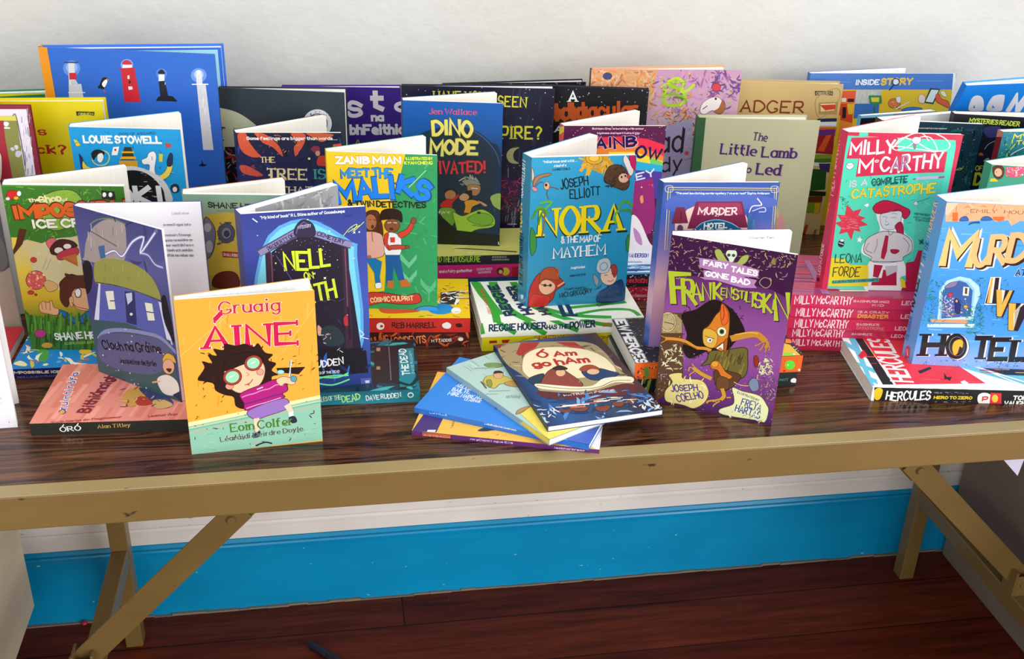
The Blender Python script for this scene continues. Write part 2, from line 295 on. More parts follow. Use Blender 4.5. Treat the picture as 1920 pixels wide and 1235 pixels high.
class Art:
    """collects clipped polygons (with a layer number and colour) on one face of w x h"""
    def __init__(s, w, h): s.w, s.h, s.polys, s.layer = w, h, [], 1
    def poly(s, pts, col):
        q = clip(list(pts), s.w, s.h)
        if q: s.polys.append((q, s.layer, col))
    def fill(s, pts, col): s.poly(pts, col); s.layer += 1
    def strip(s, pts, wid, col, closed=False, thin=1.0, cap=0.0):
        """a line of given width as one band of quads; thin<1 narrows horizontal runs"""
        p = [pts[0]]
        for q in pts[1:]:
            if math.dist(q, p[-1]) > 1e-3: p.append(q)
        if closed and math.dist(p[0], p[-1]) < 1e-3: p.pop()
        n = len(p)
        if n < 2: return
        L, Rr = [], []
        for i in range(n):
            a = p[i-1] if (i > 0 or closed) else p[i]; b = p[(i+1) % n] if (i < n-1 or closed) else p[i]
            d1 = (p[i][0]-a[0], p[i][1]-a[1]); d2 = (b[0]-p[i][0], b[1]-p[i][1]); l1 = math.hypot(*d1); l2 = math.hypot(*d2)
            if l1 < 1e-6: d1, l1 = d2, l2
            if l2 < 1e-6: d2, l2 = d1, l1
            u1 = (d1[0]/l1, d1[1]/l1); u2 = (d2[0]/l2, d2[1]/l2); t = (u1[0]+u2[0], u1[1]+u2[1]); tl = math.hypot(*t)
            if tl < 0.3: t, tl = u1, 1.0
            t = (t[0]/tl, t[1]/tl); m = 1/max(0.55, abs(t[0]*u1[0]+t[1]*u1[1])); w = wid/2*m*(thin+(1-thin)*abs(t[1]))
            e = 0.0 if closed or 0 < i < n-1 else (cap*wid/2*(-1 if i == 0 else 1))
            c = (p[i][0]+t[0]*e, p[i][1]+t[1]*e)
            L.append((c[0]-t[1]*w, c[1]+t[0]*w)); Rr.append((c[0]+t[1]*w, c[1]-t[0]*w))
        for i in range(n if closed else n-1):
            j = (i+1) % n; s.poly([L[i], L[j], Rr[j], Rr[i]], col)
        s.layer += 1
    def text(s, txt, o, X, Y, col, wt=0.16, sty=''):
        """txt from o along vector X (full length), cap height vector Y; sty: s serif, c contrast, j jitter"""
        rnd = random.Random(txt); glyphs = []; x = 0.0
        for ch in txt:
            g = GLYPH.get(ch, GLYPH.get(ch.upper(), '')); st = []
            for part in g.split('/') if g else []:
                f = part[0]; body = part[1:] if f in '~o.' else part
                st.append((f if f in '~o.' else '-', [(int(t[0], 16), int(t[1], 16)-2) for t in body.split()]))
            wd = max([q[0] for f, ps in st for q in ps], default=2.4)
            sw = max(wd, 1.5) if ch != ' ' else wd; glyphs.append((x+(sw-wd)/2, wd, st)); x += sw+2.1 if ch != ' ' else wd
        tot = max(x-2.1, 1.6); off = (tot-max(x-2.1, 0))/2; hl = math.hypot(*Y)
        xl = math.hypot(*X); inset = 0.4/(tot+0.8); ux = xl/(tot+0.8); w = min(wt*hl, ux*(1.15+(2.8 if 's' in sty else 4.4)*wt)); vi = 0.18
        for gx, wd, st in glyphs:
            jy = rnd.uniform(-.5, .5) if 'j' in sty else 0; jr = rnd.uniform(-.08, .08) if 'j' in sty else 0; js = rnd.uniform(.9, 1.12) if 'j' in sty else 1
            def mp(q):
                a, b = q[0]-wd/2, q[1]-3; a, b = a*math.cos(jr)-b*math.sin(jr), (a*math.sin(jr)+b*math.cos(jr))*js
                u = inset+(gx+off+a+wd/2)/tot*(1-2*inset); v = (b+3+jy)/6*(1-vi)+vi/2
                return (o[0]+X[0]*u+Y[0]*v, o[1]+X[1]*u+Y[1]*v)
            for f, ps in st:
                if f == '.':
                    c = mp(ps[0]); r = w*0.62; s.fill([(c[0]+r*math.cos(k*1.047), c[1]+r*math.sin(k*1.047)) for k in range(6)], col); continue
                raw = [mp(q) for q in ps]; pts = catmull(raw, f == 'o') if f in '~o' else raw
                s.strip(pts, w, col, f == 'o', 0.45 if 'c' in sty else 1.0, 0.0 if f == 'o' or 's' in sty else 0.9)
                if 's' in sty and f != 'o':
                    for e, nb in ((0, 1), (-1, -2)):
                        q, r = ps[e], ps[nb]
                        if abs(q[1]-r[1]) >= abs(q[0]-r[0]) and q[1] in (0, 4, 6):
                            c = pts[e]; xu = (X[0]/xl, X[1]/xl); sl = w*(0.95 if 'c' in sty else 1.05)
                            s.strip([(c[0]-xu[0]*sl, c[1]-xu[1]*sl), (c[0]+xu[0]*sl, c[1]+xu[1]*sl)], w*0.38, col)
                        elif abs(q[0]-r[0]) > 1 and 'c' in sty and f == '-':
                            c = pts[e]; yu = (Y[0]/hl, Y[1]/hl); s.strip([(c[0]-yu[0]*w*.6, c[1]-yu[1]*w*.6), (c[0]+yu[0]*w*.6, c[1]+yu[1]*w*.6)], w*0.4, col)
        s.layer += 1
def mixc(a, b, t): return tuple(a[i]*(1-t)+b[i]*t for i in range(4))
def run_art(A, ops, outline=False):
    for op in ops:
        k = op[0]
        if k == 'bg': A.fill([(0, 0), (A.w, 0), (A.w, A.h), (0, A.h)], srgb(op[1]))
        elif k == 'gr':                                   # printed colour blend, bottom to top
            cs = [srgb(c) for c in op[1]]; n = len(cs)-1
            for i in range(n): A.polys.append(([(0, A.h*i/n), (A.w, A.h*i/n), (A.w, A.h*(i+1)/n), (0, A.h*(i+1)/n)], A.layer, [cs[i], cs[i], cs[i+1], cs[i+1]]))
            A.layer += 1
        elif k in ('p', 'c'):
            f = op[2]; pts = [(f[i], f[i+1]) for i in range(0, len(f), 2)]
            q = catmull(pts, True) if k == 'c' else pts; col = srgb(op[1]); A.fill(q, col)
            if outline and k == 'c':                      # inked contour round a drawn figure
                sz = math.dist((min(a for a, b in q), min(b for a, b in q)), (max(a for a, b in q), max(b for a, b in q)))
                if 40 < sz < 760: A.strip(q, 3.5+sz*0.006, tuple(c*0.12 for c in col[:3])+(1.0,), True)
        elif k in ('l', 'k', 'r'):
            f = op[3]; pts = [(f[i], f[i+1]) for i in range(0, len(f), 2)]
            if k != 'l': pts = catmull(pts, k == 'r')
            A.strip(pts, op[2], srgb(op[1]), k == 'r', 1.0, 0.5)
        elif k == 't': A.text(op[1], (op[3][0], op[3][1]), (op[3][2], op[3][3]), (op[3][4], op[3][5]), srgb(op[2]), op[4], op[5])
        elif k == 's':                                    # scattered marks: dots, strokes or stars in a parallelogram
            _, kind, cols, n, size, (ox, oy, ax, ay, bx, by), seed = op; rd = random.Random(seed); cs = [srgb(c) for c in cols]
            for i in range(n):
                u, v = rd.random(), rd.random(); c = (ox+ax*u+bx*v, oy+ay*u+by*v); z = size*rd.uniform(.5, 1.4); col = rd.choice(cs)
                if kind == 'd': A.poly([(c[0]+z/2*math.cos(q*1.257), c[1]+z/2*math.sin(q*1.257)) for q in range(5)], col)
                elif kind == 'l': a = rd.uniform(0, 3.14); A.strip([(c[0]-z*math.cos(a), c[1]-z*math.sin(a)), (c[0]+z*math.cos(a), c[1]+z*math.sin(a))], z*0.28, col)
                elif kind == 'h': A.strip([(c[0]-z, c[1]), (c[0]+z, c[1])], z*0.2, col)
                elif kind == 'v': A.strip([(c[0], c[1]-z), (c[0]+z*.3, c[1]+z)], z*0.24, col)
                elif kind == 'w':
                    a = rd.uniform(0, 6.28); ca, sa = math.cos(a), math.sin(a); cu = z*rd.uniform(-.35, .35); A.poly([(c[0]+ca*u-sa*v, c[1]+sa*u+ca*v) for u, v in ((-z, 0), (-z*.4, cu+z*.2), (z*.4, cu+z*.2), (z, 0), (z*.4, cu-z*.16), (-z*.4, cu-z*.16))], col)
                elif kind == 'x': A.poly([(c[0]+(z if q % 2 else z*.35)*math.cos(q*.785), c[1]+(z if q % 2 else z*.35)*math.sin(q*.785)) for q in range(8)], col)
                if i % 4 == 0: A.layer += 1
            A.layer += 1

def sheet(name, O, U, V, w, h, thick, base, ops, parent, mat=None, outline=False):
    """one cover board or page: a slab spanning w x h from O along U, V, 'thick' behind its printed face, artwork on the face"""
    O, U, V = Vector(O), Vector(U).normalized(), Vector(V).normalized(); Nn = U.cross(V)
    W, H = w*1e4, h*1e4; A = Art(W, H); run_art(A, ops, outline)
    verts, faces, cols = [], [], []
    def add(pts, col):
        k = len(verts); verts.extend(pts); faces.append(list(range(k, k+len(pts)))); cols.append(col)
    b = srgb(base); P = lambda u, v, d: O+U*(u*1e-4)+V*(v*1e-4)+Nn*d
    c = [(0, 0), (W, 0), (W, H), (0, H)]
    add([P(u, v, 0) for u, v in c], b); add([P(u, v, -thick) for u, v in reversed(c)], b)
    for i in range(4):
        a, d = c[i], c[(i+1) % 4]; add([P(*a, -thick), P(*d, -thick), P(*d, 0), P(*a, 0)], b)
    top = max(1, A.layer); step = min(1.2e-5, 4.5e-4/top)
    for q, lay, col in A.polys:
        area2 = sum(q[i][0]*q[(i+1) % len(q)][1]-q[(i+1) % len(q)][0]*q[i][1] for i in range(len(q)))
        if abs(area2) < 0.5: continue
        if area2 < 0: q = q[::-1]
        add([P(u, v, 2e-5+lay*step) for u, v in q], col)
    me = bpy.data.meshes.new(name); me.from_pydata([tuple(v) for v in verts], [], faces)
    at = me.color_attributes.new('ink', 'FLOAT_COLOR', 'CORNER'); buf = []
    for f, c in zip(faces, cols):
        if isinstance(c, list):
            for q in c: buf.extend(q)
        else: buf.extend(c*len(f))
    at.data.foreach_set('color', buf); me.materials.append(mat or PRINT); me.update()
    o = bpy.data.objects.new(name, me); C.objects.link(o); o.parent = parent
    return o
def block(name, poly, z0, z1, parent, mat):
    """page block: plan outline extruded from z0 to z1"""
    n = len(poly); v = [(x, y, z0) for x, y in poly]+[(x, y, z1) for x, y in poly]
    f = [[i, (i+1) % n, n+(i+1) % n, n+i] for i in range(n)]+[list(range(n))[::-1], list(range(n, 2*n))]
    return link(name, v, f, mat, parent)

def standing_book(d):
    """an open book standing on its lower edges; plan: front cover along +X, other half swung behind it by 'open' degrees"""
    w, h, T, ct = d['w'], d['h'], d['T'], d.get('ct', 0.0006); a = R(d['open'])
    root = tag(empty(d['name'], d['pos'], R(d['yaw']), R(d.get('lean', 0))), d['label'], 'book', d.get('group'))
    mat = GLOSS if d.get('gloss') else PRINT; pg = WPAPER if d.get('white') else PAPER; art = d.get('art', {}); base = d['base']; sb = d.get('spine', base)
    sheet('front_cover', (0, 0, 0), (1, 0, 0), (0, 0, 1), w, h, ct, base, art.get('front', []), root, mat, d.get('inked', False))
    m = a/2+math.pi/2; sx, sy = math.cos(m), math.sin(m); S = (T*sx, T*sy)          # spine end where the back cover hinges
    sheet('spine', (S[0], S[1], 0), (-sx, -sy, 0), (0, 0, 1), T, h, ct, sb, art.get('spine', []), root, mat)
    ra = (math.cos(a), math.sin(a)); bw = d.get('bw', w)
    sheet('back_cover', (S[0]+ra[0]*bw, S[1]+ra[1]*bw, 0), (-ra[0], -ra[1], 0), (0, 0, 1), bw, h, ct, d.get('back', base), [], root, mat)
    ins = d.get('inset', 0.0008); top = h-ins if ins > 0.001 else h-0.0004; bot = ins if ins > 0.001 else 0.0004
    fr = d.get('split', 0.35); t1 = max(0.001, T*fr*0.9); t2 = max(0.001, T*(1-fr)*0.9)
    if d.get('blocks', True):
        # gutter in the middle of the V
        g = (S[0]*fr, S[1]*fr); mid = (math.cos(a/2), math.sin(a/2)); G = (g[0]+mid[0]*0.004, g[1]+mid[1]*0.004)
        cl = ct+0.0001; e = (-sx*0+mid[0]*0.0008, mid[1]*0.0008); n1 = (0, 1); n2 = (ra[1], -ra[0])
        ww = w-ins; wb = bw-ins
        o1 = (e[0]+0.0004, cl+0.0004)
        f = [o1, (ww, cl), (ww, cl+t1), (w*0.45, cl+t1), (w*0.15, cl+t1*0.9+0.0006), G, (g[0]+mid[0]*0.0008, g[1]+mid[1]*0.0008)]
        B = lambda s, t: (S[0]+ra[0]*s+n2[0]*t, S[1]+ra[1]*s+n2[1]*t)
        r = [B(0.0010, cl+0.0002), (g[0]+mid[0]*0.0008, g[1]+mid[1]*0.0008), G, B(w*0.15, cl+t2*0.98+0.0004), B(w*0.45, cl+t2), B(wb, cl+t2), B(wb, cl)]
        block('page_block', f, bot, top, root, pg); block('page_block', r, bot, top, root, pg)
        if 'page' in art or d.get('pagebase'):
            q = B(0.006, cl+t2+0.0003)
            sheet('printed_page', (q[0], q[1], bot), (ra[0], ra[1], 0), (0, 0, 1), wb-0.006, top-bot, 0.0001, d.get('pagebase', 'efecea'), art.get('page', []), root, PRINT)
    return root
def lying_book(d):
    """a closed book lying flat: spine along the near edge (+X), depth +Y, front cover up"""
    L, w, T, ct = d['l'], d['w'], d['T'], d.get('ct', 0.0006)
    root = tag(empty(d['name'], d['pos'], R(d['yaw'])), d['label'], 'book', d.get('group'))
    mat = GLOSS if d.get('gloss') else PRINT; pg = WPAPER if d.get('white') else PAPER; art = d.get('art', {}); base = d['base']; sb = d.get('spine', base)
    sheet('front_cover', (0, 0, T), (1, 0, 0), (0, 1, 0), L, w, ct, base, art.get('front', []), root, mat, d.get('inked', False))
    sheet('spine', (0, 0, 0), (1, 0, 0), (0, 0, 1), L, T, ct, sb, art.get('spine', []), root, mat)
    sheet('back_cover', (0, w, 0), (1, 0, 0), (0, -1, 0), L, w, ct, d.get('back', base), [], root, mat)
    i = 0.0006
    bm = bmesh.new(); add_box(bm, (i, ct+0.0001, ct+0.0001), (L-i, w-i, T-ct-0.0001)); o = bm_obj('page_block', bm, PAPERFLAT if not d.get('white') else WPAPERFLAT, root)
    return root
def flat_paper(name, lo, hi):
    m, ns, ls, b = material(name)
    c = coords(ns, ls, (14, 14, 2600)); n = N(ns, 'ShaderNodeTexNoise', Scale=1.0, Detail=2.0); ls.new(c.outputs[0], n.inputs['Vector'])
    r = ramp(ns, [(0.3, lo), (0.6, hi)]); ls.new(n.outputs[0], r.inputs[0])
    ls.new(r.outputs[0], b.inputs['Base Color']); b.inputs['Roughness'].default_value = 0.8
    return m
PAPERFLAT = flat_paper('page_paper_edges', (0.62, 0.57, 0.48), (0.84, 0.79, 0.70)); WPAPERFLAT = flat_paper('white_page_edges', (0.84, 0.84, 0.84), (0.94, 0.94, 0.93))

# ------------------------------------------------------------------ the books: poses, sizes and printed artwork
BOOKS = [
{'kind': 'standing', 'name': 'picture_book', 'pos': [-0.4461,0.535,0], 'yaw': -12.4, 'lean': 0, 'w': 0.2229, 'h': 0.2978, 'T': 0.012, 'split': 0.3, 'open': 14, 'base': '2b5eb8', 'spine': 'e8941c', 'back': '2f6fd8', 'label': 'large blue hardback with four lighthouses and an orange spine, standing ajar at back left', 'ct': 0.0025, 'inset': 0.003, 'white': 1,
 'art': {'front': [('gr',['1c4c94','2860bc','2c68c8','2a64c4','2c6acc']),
  ('c','5c90e0',[500,2732,470,2672,409,2633,340,2630,289,2665,277,2723,308,2783,369,2821,438,2824,488,2790]),
  ('c','88b0ec',[466,2742,446,2702,404,2677,357,2675,323,2697,315,2735,335,2774,377,2799,423,2801,457,2779]),
  ('p','d8d8dc',[354,2791,432,2794,385,2310,295,2306]),
  ('p','c8ccd4',[319,2517,482,2535,487,2269,284,2261]),
  ('p','c82434',[347,2669,436,2673,432,2588,338,2584]),
  ('p','3c3c48',[301,2806,490,2814,476,2796,310,2789]),
  ('l','f0f0f4',9,[297,2417,515,2426]),
  ('p','c0c4cc',[354,2573,422,2581,441,2529,350,2521]),
  ('c','16181c',[698,2489,759,2612,806,2632,837,2616,817,2549,763,2481,720,2490]),
  ('c','f4f4f4',[750,2546,802,2603,826,2582,778,2504]),
  ('l','d84c4c',13,[766,2470,771,2437]),
  ('l','e8742c',13,[822,2615,837,2598]),
  ('p','16181c',[681,2499,752,2557,731,2491]),
  ('c','7ca4ec',[1184,2804,1164,2760,1120,2731,1071,2729,1035,2754,1025,2797,1046,2841,1089,2869,1138,2871,1175,2846]),
  ('p','c82030',[1018,2728,1193,2750,1225,2335,1010,2326]),
  ('c','d02838',[1047,2809,1067,2846,1113,2861,1154,2841,1165,2803]),
  ('p','f0e8e8',[1050,2798,1165,2807,1165,2768,1040,2759]),
  ('p','c82030',[1000,2753,1200,2772,1201,2744,1001,2727]),
  ('p','f0e4e4',[1094,2666,1117,2671,1116,2627,1088,2622]),
  ('p','181c24',[1099,2600,1126,2606,1126,2571,1097,2565]),
  ('p','f0e4e4',[1085,2528,1136,2530,1138,2493,1086,2486]),
  ('c','5484dc',[1605,2713,1587,2674,1549,2649,1505,2647,1472,2669,1463,2707,1481,2746,1519,2771,1563,2773,1595,2751]),
  ('p','181c28',[1485,2610,1568,2620,1588,2406,1485,2384]),
  ('p','e8e8ec',[1495,2698,1570,2701,1561,2620,1485,2612]),
  ('c','181c28',[1490,2708,1504,2741,1540,2762,1570,2738,1575,2708]),
  ('p','101420',[1420,2359,1455,2411,1536,2437,1645,2426,1701,2362]),
  ('l','c8c8d0',9,[1568,2603,1564,2572]),
  ('c','6c98e4',[2107,2713,2083,2658,2029,2622,1966,2620,1919,2651,1905,2704,1930,2759,1984,2794,2046,2796,2093,2765]),
  ('c','a8c8f4',[2069,2722,2054,2688,2021,2666,1983,2665,1954,2684,1945,2717,1961,2750,1994,2772,2032,2774,2060,2754]),
  ('p','e0e0e4',[1973,2729,2048,2732,2044,2601,1969,2598]),
  ('p','d8d8dc',[1969,2598,2084,2607,2105,1747,1969,1741]),
  ('s','v',['c8c8d0','ececf0'],16,31,[2000,2534,66,3,-31,-311],33),
  ('s','v',['c8c8d0','ececf0'],12,31,[2023,2158,81,4,-33,-342],34),
  ('l','f4f8fc',13,[1911,2591,2116,2600]),
  ('c','f4f4f8',[2041,2749,2033,2733,2017,2723,1998,2722,1984,2731,1979,2746,1987,2762,2003,2772,2022,2773,2036,2764]),
  ('p','0c1428',[1889,1528,1933,1558,1933,1610,1955,1550,2004,1548,1956,1522]),
  ('p','e8941c',[-40,3011,115,2991,125,2254,102,304,-501,274])], 'spine': [('bg','e8901c')], 'page': [('p','2c6cd8',[0,0,2161,0,2161,2978,0,2978]),
  ('p','9cd4ec',[0,0,2096,0,2096,2889,0,2889]),
  ('p','f0b430',[0,0,2053,0,2053,2799,0,2799]),
  ('p','20242c',[0,0,2053,0,2053,2234,0,2234])]}},
{'kind': 'standing', 'name': 'picture_book', 'pos': [-0.6115,0.465,0], 'yaw': -3.7, 'lean': 0, 'w': 0.25, 'h': 0.2495, 'T': 0.01, 'split': 0.5, 'open': 3, 'base': 'dcc400', 'spine': 'dcc400', 'back': 'dcc400', 'label': 'bright yellow picture book with dark red lettering at the far left of the back row', 'ct': 0.002, 'inset': 0.003, 'white': 1,
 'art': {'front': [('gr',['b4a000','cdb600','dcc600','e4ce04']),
  ('t','is','b4201c',[1623,2078,168,0,0,103],0.26,'sc'),
  ('t','ck?','b4201c',[1652,1842,338,0,0,122],0.26,'sc'),
  ('t','Stu','b4201c',[1305,1842,306,0,0,122],0.26,'sc'),
  ('t','What','b4201c',[1305,2078,273,0,0,103],0.26,'sc'),
  ('p','2c2810',[2181,2378,2398,2373,2386,2325,2282,2341,2183,2322]),
  ('t','OBRIEN','d8c850',[2204,2331,173,1,0,30],0.2,''),
  ('p','e8dc2c',[2490,2490,2505,2490,2504,2293,2489,2293])]}},
{'kind': 'standing', 'name': 'picture_book', 'pos': [-0.6354,0.425,0], 'yaw': -4.3, 'lean': 0, 'w': 0.2, 'h': 0.2554, 'T': 0.006, 'split': 0.5, 'open': 0.5, 'base': '8a2233', 'spine': '8a2233', 'back': '8a2233', 'label': 'dark red framed picture book with olive panel and white flowers at far left', 'ct': 0.0015, 'inset': 0.003, 'white': 1,
 'art': {'front': [('bg','8a2438'),
  ('p','e8e0ec',[1628,2515,1963,2517,1939,1692,1957,1648,1477,1648]),
  ('s','v',['b0acc0','f4f0f8','8c889c'],60,40,[1847,2491,205,1,-137,-821],3),
  ('p','dcd05c',[1615,2438,1839,2440,1834,2378,1604,2377]),
  ('p','8c8c48',[1604,2379,1835,2380,1817,1648,1477,1648]),
  ('k','3c3438',8,[1800,2439,1834,2440,1843,2139,1837,1831]),
  ('c','f0ecf8',[1677,2346,1700,2367,1728,2362,1740,2346,1720,2315,1691,2315]),
  ('p','f4f0f8',[1677,2305,1742,2300,1744,2284,1676,2284]),
  ('c','d0ccdc',[1702,2044,1736,2060,1751,2033,1728,2012]),
  ('c','dcd8e8',[1753,2075,1790,2086,1799,2054,1770,2028]),
  ('c','d0ccdc',[1767,2012,1817,2012,1822,1981,1785,1938,1748,1954]),
  ('p','a82838',[1604,2377,1683,2382,1668,2180,1667,1648,1477,1648]),
  ('c','f0e0d0',[1553,1969,1584,1948,1556,1756,1522,1648,1487,1648])]}},
{'kind': 'standing', 'name': 'picture_book', 'pos': [-0.2316,0.53,0], 'yaw': -12, 'lean': 0, 'w': 0.1647, 'h': 0.246, 'T': 0.008, 'split': 0.5, 'open': 7, 'base': '28343c', 'spine': '1c2226', 'back': '1e2428', 'label': 'charcoal picture book with a pale moon disc and round white award seal', 'ct': 0.0015, 'inset': 0.002, 'white': 1, 'bw': 0.1647, 'gloss': 0,
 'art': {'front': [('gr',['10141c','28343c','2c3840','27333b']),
  ('c','b8bca0',[-307,2105,-126,2199,27,2188,212,2144,376,2047,503,1913,521,1685,-352,1647]),
  ('p','10101c',[15,1667,207,1675,202,1185,7,1176]),
  ('s','w',['a81c24','8c8c94','141420'],24,53,[29,1628,175,8,-38,-434],4),
  ('t','r','30343c',[-31,1732,96,4,-13,297],0.16,'sc'),
  ('t','JULIA','6c7064',[150,1916,113,5,-1,17],0.2,''),
  ('c','d0d0d8',[1467,2041,1425,1925,1325,1850,1206,1845,1113,1912,1083,2025,1126,2141,1225,2215,1343,2220,1436,2154]),
  ('c','28343c',[1412,2039,1382,1956,1311,1902,1226,1899,1160,1947,1138,2028,1168,2110,1239,2163,1324,2167,1390,2120]),
  ('c','d0d0d8',[1402,2039,1374,1962,1308,1912,1230,1909,1168,1953,1148,2028,1176,2104,1242,2154,1320,2157,1381,2113]),
  ('s','d',['50545c'],40,17,[1122,2199,324,14,-12,-208],10),
  ('t','1','30343c',[1309,2017,51,2,-4,86],0.2,'')], 'page': [('p','e8e8ec',[0,0,1579,0,1579,2460,0,2460])]}},
{'kind': 'standing', 'name': 'picture_book', 'pos': [-0.1543,0.6149,0], 'yaw': -6, 'lean': 0, 'w': 0.1647, 'h': 0.2265, 'T': 0.008, 'split': 0.5, 'open': 4, 'base': '32156e', 'spine': '32156e', 'back': '3f2288', 'label': 'deep purple picture book with scattered white letters, behind the charcoal one', 'ct': 0.0015, 'inset': 0.002, 'white': 1,
 'art': {'front': [('gr',['1c1058','2c1468','38187c','3c1c84']),
  ('t','S','e0dce4',[892,1848,194,-10,12,222],0.26,''),
  ('t','t','e0dce4',[1234,1940,158,2,-4,275],0.26,''),
  ('t','o','e0dce4',[1569,1922,200,3,-3,203],0.26,''),
  ('t','na','e0dce4',[1230,1787,164,2,-2,115],0.3,''),
  ('t','bhFeithidí','e0dce4',[926,1586,821,20,-4,146],0.3,''),
  ('k','8c9c2c',15,[991,1445,1029,1512,1046,1446]),
  ('l','e8e0f0',7,[1450,2276,1774,2278])]}},
{'kind': 'standing', 'name': 'picture_book', 'pos': [0.0057,0.535,0], 'yaw': -7.7, 'lean': 0, 'w': 0.2067, 'h': 0.2453, 'T': 0.008, 'split': 0.5, 'open': 4, 'base': '15142a', 'spine': '15142a', 'back': '15142a', 'label': 'midnight blue starry picture book with yellow serif lettering and a crescent moon', 'ct': 0.0012, 'inset': 0.002, 'white': 1,
 'art': {'front': [('gr',['2c1c48','24183c','1c1a34','181830']),
  ('s','d',['c8c8d8','8c8ca8'],90,14,[18,2424,2033,46,-18,-1193],2),
  ('s','v',['2c2c4c'],30,52,[1389,2438,662,15,22,-806],3),
  ('t','HAVE YOU','dcd838',[433,2223,699,7,-2,176],0.16,'s'),
  ('t','SEEN','dcd838',[1300,2189,387,-9,4,162],0.16,'s'),
  ('t','VAMPIRE?','dcd838',[893,1731,1014,13,-2,199],0.16,'s'),
  ('r','50504c',7,[1607,1632,1501,1615,1446,1522,1488,1421,1597,1405]),
  ('c','b0ac78',[1607,1632,1483,1606,1436,1513,1489,1415,1615,1405,1550,1450,1530,1524,1555,1589]),
  ('l','8c8c9c',11,[1466,1337,1469,1205]),
  ('c','3c1c50',[1376,1241,1514,1168,1623,1152,1632,885,1385,880]),
  ('s','l',['a82844','701c34','c83c50'],70,30,[1378,1166,244,5,11,-439],11),
  ('s','v',['7c7c8c','3c3448'],30,56,[1431,862,201,4,9,-330],12),
  ('t','NIAMH','e0e0e0',[1478,494,129,2,-1,27],0.2,'')]}},
{'kind': 'standing', 'name': 'picture_book', 'pos': [0.1783,0.555,0], 'yaw': -11.7, 'lean': 0, 'w': 0.1708, 'h': 0.2396, 'T': 0.006, 'split': 0.5, 'open': 1.5, 'base': '121316', 'spine': '121316', 'back': '1c1230', 'label': 'black starry picture book with orange lettering under a small white A', 'ct': 0.0012, 'inset': 0.002, 'white': 1,
 'art': {'front': [('gr',['141418','161418','121216']),
  ('s','d',['a8a8b4','6c6c74'],40,18,[403,2363,1283,51,25,-529],2),
  ('t','A','f0f0f0',[610,2175,117,5,-6,159],0.18,'s'),
  ('t','Spooktacular','b85018',[135,1887,1443,105,-18,253],0.24,''),
  ('t','kta','b85018',[452,1900,424,45,-27,252],0.24,''),
  ('t','At','e0e0e0',[432,1741,218,9,-4,93],0.2,'s')]}},
{'kind': 'standing', 'name': 'picture_book', 'pos': [0.2708,0.555,0], 'yaw': -3.3, 'lean': 0, 'w': 0.2154, 'h': 0.2602, 'T': 0.009, 'split': 0.4, 'open': 7, 'base': 'b890a8', 'spine': '3a2418', 'back': 'e8a070', 'label': 'picture book with a swirling pink and lime painting of a unicorn', 'inked': True, 'ct': 0.002, 'inset': 0.0025, 'white': 1, 'bw': 0.2,
 'art': {'front': [('gr',['a89cc0','a8a0c4','b8a0c0','c8a4b8','c898b8']),
  ('p','d8a070',[-12,2608,942,2605,886,2194,8,2283]),
  ('s','w',['e08c40','d8a878','b86c50','e8b890'],160,61,[7,2590,898,5,31,-491],3),
  ('s','w',['a868a8','c088c0','d8a0c0','7c4c8c'],120,62,[906,2595,1228,7,55,-606],4),
  ('s','w',['8c5c9c','6c4880','c8a4cc'],60,63,[1612,2581,524,3,39,-348],5),
  ('s','w',['d89850','b08c60','c8b080'],70,48,[840,2286,616,2,39,-446],6),
  ('s','d',['ecc848','a8c83c','d84858'],60,29,[28,2554,2073,12,41,-641],7),
  ('k','a4c82c',48,[1079,2323,1056,2176,1138,2102,1324,2121,1371,2214,1303,2324,1148,2379,1104,2451]),
  ('k','c0dc3c',41,[1106,2433,1212,2488,1331,2416,1305,2306,1380,2306,1483,2398]),
  ('k','88b030',33,[1052,2213,1159,2269,1312,2232,1395,2158]),
  ('k','b8d834',30,[1001,2360,1108,2415,1255,2434]),
  ('k','5c7c30',26,[1202,2213,1353,2205]),
  ('s','w',['a4c82c','8cb028','c8e050'],40,37,[991,2469,409,2,36,-386],13),
  ('c','d8404c',[1870,2360,1862,2327,1832,2307,1792,2307,1758,2327,1742,2359,1750,2392,1780,2412,1820,2412,1854,2392]),
  ('c','3c4878',[294,2511,284,2483,254,2466,216,2466,183,2483,169,2510,179,2538,209,2555,248,2555,280,2538]),
  ('c','ece4e0',[1609,2010,1625,2122,1711,2196,1822,2225,1903,2178,1954,2066,1908,1972,1787,2029,1680,1972]),
  ('c','a8683c',[1809,2010,1878,2066,1922,2178,1971,2085,1926,1982]),
  ('k','5c4858',13,[1643,2047,1704,2094]),
  ('c','302830',[1831,2197,1829,2188,1822,2183,1812,2183,1804,2188,1800,2197,1802,2205,1809,2211,1818,2211,1827,2205]),
  ('s','w',['d0a860','9c80a0','4c5c7c','c84c40'],120,37,[1105,2046,490,1,37,-396],20),
  ('p','a098bc',[1128,1802,1515,1915,1559,947,1209,949]),
  ('s','w',['50a0a8','c85040','d8c050'],20,30,[1413,1802,152,0,59,-578],22),
  ('t','Mad','28202c',[708,1401,707,8,-4,382],0.1,'j'),
  ('k','28202c',19,[1386,1783,1387,1399]),
  ('t','Lady','28202c',[733,1090,693,17,-7,273],0.1,'j'),
  ('c','d84830',[1501,1399,1497,1383,1485,1373,1468,1373,1453,1383,1447,1399,1450,1415,1463,1425,1479,1425,1494,1415])]}},
{'kind': 'standing', 'name': 'picture_book', 'pos': [0.4499,0.598,0], 'yaw': -10.3, 'lean': 0, 'w': 0.205, 'h': 0.2341, 'T': 0.01, 'split': 0.5, 'open': 3, 'base': 'cfb27c', 'spine': 'b09860', 'back': 'b8a070', 'label': 'tan picture book with brown capitals above a painted pile of coloured books', 'ct': 0.002, 'inset': 0.003,
